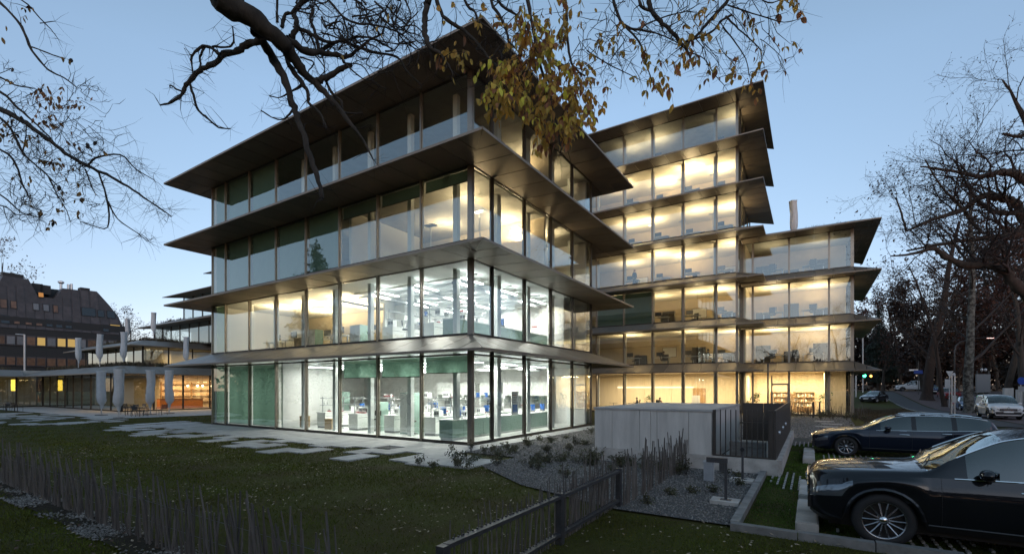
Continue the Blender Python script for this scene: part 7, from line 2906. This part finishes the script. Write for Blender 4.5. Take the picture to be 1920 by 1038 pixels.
pmat('pebble', (0.32, 0.30, 0.275), 0.85, spec=0.2, col2=(0.07, 0.064, 0.058), scale=22, detail=1, contrast=(0.35, 0.65))
GB = [(1.05, -1.6), (1.05, 12), (5.3, 12), (5.4, -0.9), (10.3, -0.9), (10.3, -6.35), (8.25, -6.35), (5.6, -5.4), (3.2, -3.7), (3.2, -1.7)]
gravel('gravel', GB, 60000, 0.019, M['pebble'], 21)
gravel('gravel', [(-10, -12.5), (6.2, -12.35), (6.2, -11.75), (-10, -11.75)], 14000, 0.02, M['pebble'], 22, 11, True)
gravel('gravel', [(5.4, 6), (13.5, 12.5), (14, 30), (1.1, 30), (1.1, 12)], 14000, 0.03, M['pebble'], 23, 25)

# low plants in the gravel
gp = random.Random(31)


def garden_plant(label, X, Y, h, seed, n=60, spread=0.3, group='low plants in the gravel bed'):
    p = L(X, Y, 0)
    t = thing('garden_plant', label, 'plant', p, 0, group)
    r = random.Random(seed)
    W_ = Wood(seed)
    C = []
    for k in range(9):
        a = r.uniform(0, 6.283)
        q = Vector((spread * r.random() * math.cos(a), spread * r.random() * math.sin(a), h * r.uniform(0.5, 1)))
        W_.add([Vector((q.x * 0.2, q.y * 0.2, 0)), q * 0.6, q], [0.006, 0.004, 0.002], 3)
        for _ in range(n // 9):
            C.append(q * r.uniform(0.35, 1.0) + Vector((r.uniform(-.05, .05), r.uniform(-.05, .05), 0)))
    W_.mesh('stems', M['twig'], t, 'stuff')
    cards('foliage', C, 0.035, 2, 0.03, M['leaf_garden'], t, seed)
    return t


vary(pmat('leaf_garden', (0.055, 0.075, 0.03), 0.7, col2=(0.07, 0.05, 0.025), scale=4), 0.3)
garden_plant('upright leafy seedling right at the foot of the glass corner', 1.0, -1.35, 0.55, 1, 70, 0.14, None)
garden_plant('small seedling left of the corner seedling on the paving edge', 0.35, -1.65, 0.35, 2, 40, 0.12, None)
garden_plant('dense green plant by the side path next to the laboratory windows', 1.8, 1.2, 0.4, 3, 160, 0.45, None)
garden_plant('green plant by the path beside the left end of the concrete enclosure', 2.4, 6.5, 0.5, 4, 160, 0.5, None)
for i in range(58):
    garden_plant('low brownish green plant scattered in the gravel bed', gp.uniform(1.4, 7.6), gp.uniform(-3.6, 4.5) if i % 3 else gp.uniform(-5, -1.2), gp.uniform(0.18, 0.42), 60 + i, 80, gp.uniform(0.2, 0.5))
for i in range(16):
    garden_plant('low dark plant along the front foot of the concrete enclosure', gp.uniform(5.2, 9.0), gp.uniform(-2.2, -0.95), gp.uniform(0.25, 0.55), 120 + i, 80, 0.3, 'plants along the enclosure')
for i, (x, y) in enumerate(((8.9, -4.6), (9.25, -4.2), (9.6, -3.9), (8.7, -5.6), (10.0, -2.7), (9.8, -1.6), (9.5, -1.2))):
    garden_plant('tiny dark plant in the open gravel behind the post with the white foot', x, y, 0.16, 160 + i, 60, 0.16, 'tiny plants in the open gravel')
for i in range(22):
    garden_plant('shrubby plant in front of the warm wing rooms', gp.uniform(9.5, 14.8), gp.uniform(26, 30.3), gp.uniform(0.4, 0.8), 190 + i, 90, 0.5, 'shrubs in front of the wing')

# stick fence before the wing, seen against the warm window
fen3 = gthing('stick_fence', 'short stick fence silhouetted against the warm window of the wing', 'fence')
x = 9.8
while x < 15.2:
    stick(fen3, x, 28.9 + fr.uniform(-0.1, 0.1), fr.uniform(0.7, 1.0), fr.uniform(-0.09, 0.09), fr.uniform(-0.1, 0.1), 1.2)
    if fr.random() < 0.35:
        stick(fen3, x, 28.9, fr.uniform(1.05, 1.35), fr.uniform(-0.25, 0.25), 0, 1.2)
    x += fr.uniform(0.09, 0.16)
bol = gthing('post_pair', 'two dark wooden posts standing before the wing window', 'posts')
for x in (11.6, 12.0):
    MB().box(x - 0.06, x + 0.06, 28.2, 28.32, -0.05, 1.25).build('post', M['brown_panel'], bol)
for i in range(5):
    tag(MB().cbox((0, 0, 0.02), 1.1, 0.5, 0.08).build('step_stone', M['paving']), 'flat pale step stone between the bays and the wing, %s from the camera' % ORD[i], 'stone', 'step stones to the wing')
    o = bpy.data.objects['step_stone' if i == 0 else 'step_stone.%03d' % i]
    o.location = L(12.2 + 0.35 * (i % 2), 13 + i * 2.6, 0)
    o.rotation_euler = (0, 0, TH)
# ------------------------------------------------------------------ street furniture
pmat('pole_grey', (0.42, 0.43, 0.44), 0.45, 0.5, noise=0.08)
pmat('pole_dark', (0.05, 0.05, 0.05), 0.5, 0.3)
pmat('sign_blue', (0.02, 0.06, 0.30), 0.4)
emat('signal_green', (0.05, 1.0, 0.45), 6.0)
emat('signal_amber', (1.0, 0.42, 0.08), 3.0)
emat('street_glow', (1.0, 0.55, 0.5), 2.5)


def spot(name, label, cat, px, dep, group=None):
    x, y = wpos(px, dep)
    return thing(name, label, cat, (x, y, gz(x, y)), 0, group)


t = spot('street_lamp', 'tall street lamp with a curved arm reaching right over the street', 'street lamp', 1790, 58)
MB().tube([(0, 0, 0), (0, 0, 6.4), (0.15, 0, 7.1), (0.7, 0, 7.6), (2.2, 0, 8.0), (4.0, 0, 8.15)], [0.09, 0.07, 0.06, 0.05, 0.045, 0.04], 8).build('pole', M['pole_dark'], t, True)
MB().cbox((4.4, 0, 8.12), 0.9, 0.25, 0.12).build('lamp_head', M['pole_dark'], t)
MB().cbox((4.4, 0, 8.05), 0.7, 0.2, 0.02).build('diffuser', M['street_glow'], t)
t = spot('signpost', 'pale double pole with two small round topped signs before the red van', 'sign', 1788, 36)
for dx in (-0.14, 0.08):
    MB().tube([(dx, 0, 0.0), (dx, 0, 3.4)], 0.05, 8).build('pole', M['pole_grey'], t)
MB().lathe([(0, -0.02), (0.11, -0.02), (0.11, 0.02), (0, 0.02)], 12, (-0.03, -0.06, 3.35), 'Y').build('round_sign', M['pole_grey'], t)
MB().box(-0.2, 0.14, -0.09, -0.06, 1.2, 1.7).build('sign_plate', M['pole_grey'], t)
t = spot('yield_sign', 'pale inverted triangle sign on a thin pole behind the double pole', 'sign', 1780, 52)
MB().tube([(0, 0, 0), (0, 0, 4.0)], 0.035, 6).build('pole', M['pole_grey'], t)
MB().slab([(-0.42, -0.05, 4.1), (0, -0.05, 3.4), (0.42, -0.05, 4.1)], (0, 0.02, 0)).build('triangle', M['pole_grey'], t)
MB().box(-0.55, 0.05, -0.08, -0.05, 2.2, 3.2).build('mirror_plate', M['pole_grey'], t)
t = spot('notice_board', 'dark square notice board on two legs left above the white van', 'sign', 1843, 44)
MB().box(-0.65, 0.65, -0.06, 0.06, 1.9, 3.6).build('board', M['plastic_grey'], t)
for dx in (-0.55, 0.55):
    MB().tube([(dx, 0, 0), (dx, 0, 3.9)], 0.05, 6).build('leg', M['pole_dark'], t)
for dx in (-0.1, 0.25):
    MB().ball((dx, 0, 4.0), 0.1, 0.1, 0.16, 8, 6).build('finial', M['pole_grey'], t)
t = spot('street_sign', 'thin dark pole with a blue direction sign beside the white panel van', 'sign', 1722, 70)
MB().tube([(0, 0, 0), (0, 0, 5.0)], 0.05, 6).build('pole', M['pole_dark'], t)
MB().box(-0.7, 0.6, -0.06, -0.02, 3.1, 3.6).build('blue_plate', M['sign_blue'], t)
MB().box(-1.4, -0.05, -0.03, 0.0, 3.5, 3.75).build('white_plate', M['plate_white'], t)
t = spot('traffic_light', 'traffic light on a pole glowing green at the end of the wing', 'traffic light', 1618, 74)
MB().tube([(0, 0, 0), (0, 0, 9.0)], 0.09, 8).build('pole', M['pole_grey'], t)
MB().box(-0.2, 0.2, -0.3, -0.1, 2.3, 3.5).build('signal_box', M['plastic_black'], t)
MB().lathe([(0, -0.02), (0.26, 0.0)], 12, (0, -0.33, 2.65), 'Y').build('green_lens', M['signal_green'], t)
MB().box(0.1, 1.3, -0.05, 0.05, 2.9, 3.0).build('arm', M['pole_dark'], t)
MB().lathe([(0, -0.02), (0.2, 0.0)], 12, (1.15, -0.15, 2.6), 'Y').build('amber_lens', M['signal_amber'], t)
t = spot('slim_pole', 'slim pale pole standing between the wing and the traffic light', 'pole', 1605, 66)
MB().tube([(0, 0, 0), (0, 0, 3.0)], 0.09, 8).build('shaft', M['pole_grey'], t)
t = spot('roof_lamp_post', 'tall grey lamp post rising in front of the dark shingled building', 'street lamp', 46, 64)
MB().tube([(0, 0, 0), (0, 0, 9.6)], 0.09, 8).build('pole', M['pole_grey'], t)
MB().tube([(0, 0, 9.55), (-1.2, 0, 9.65)], 0.07, 6).build('lamp_arm', M['pole_grey'], t)
t = spot('garden_wall', 'pale low wall pieces beyond the white van at the right edge', 'wall', 1893, 47)
for i, (dx, w_) in enumerate(((-0.6, 0.9), (0.7, 0.5), (1.5, 1.2))):
    MB().box(dx, dx + w_, -0.1, 0.1, 0, 2.3 - 0.15 * i).build('wall_piece', M['concrete'], t)
t = spot('round_sign_post', 'pole with a dark round sign at the right edge of the photograph', 'sign', 1914, 40)
MB().tube([(0, 0, 0), (0, 0, 3.1)], 0.04, 6).build('pole', M['pole_grey'], t)
MB().lathe([(0, -0.02), (0.33, -0.02), (0.33, 0.02), (0, 0.02)], 16, (0, -0.05, 2.9), 'Y').build('round_plate', M['sign_blue'], t)
MB().box(-0.25, 0.25, -0.06, -0.03, 2.0, 2.45).build('plate', M['pole_grey'], t)
t = spot('wall_line', 'long low pale wall behind the far junction', 'wall', 1640, 104)
MB().cbox((8, 0, 0.6), 34, 0.3, 1.3, TH).build('wall_body', M['concrete'], t)
cr = gthing('rear_post', 'bare pole in front of the enclosure back panel reaching the eave', 'pole', 9.95, 6.9, 0)
MB().tube([(0, 0, 0), (0, 0, 3.3)], 0.035, 6).build('shaft', M['pole_dark'], cr)

t = gthing('street_lamp', 'added unseen street lamp glowing reddish beyond the right edge of the photograph', 'street lamp', 26.6, 9, 0)  # lamp added out of view to give the white van its warm glint
MB().tube([(0, 0, 0), (0, 0, 6.2), (-0.4, 0, 6.6), (-1.4, 0, 6.75)], [0.09, 0.07, 0.06, 0.05], 8).build('pole', M['pole_dark'], t, True)
MB().cbox((-1.7, 0, 6.74), 0.7, 0.25, 0.1).build('lamp_head', M['pole_dark'], t)
MB().cbox((-1.7, 0, 6.68), 0.55, 0.2, 0.02).build('diffuser', M['street_glow'], t)
pl = bpy.data.lights.new('added_street_light', 'POINT')  # reddish point light of the added lamp
pl.energy, pl.color, pl.shadow_soft_size = 230, (1.0, 0.36, 0.28), 0.2
po = bpy.data.objects.new('added_street_light', pl)
COL.objects.link(po)
po.location = L(24.9, 9, 6.4)
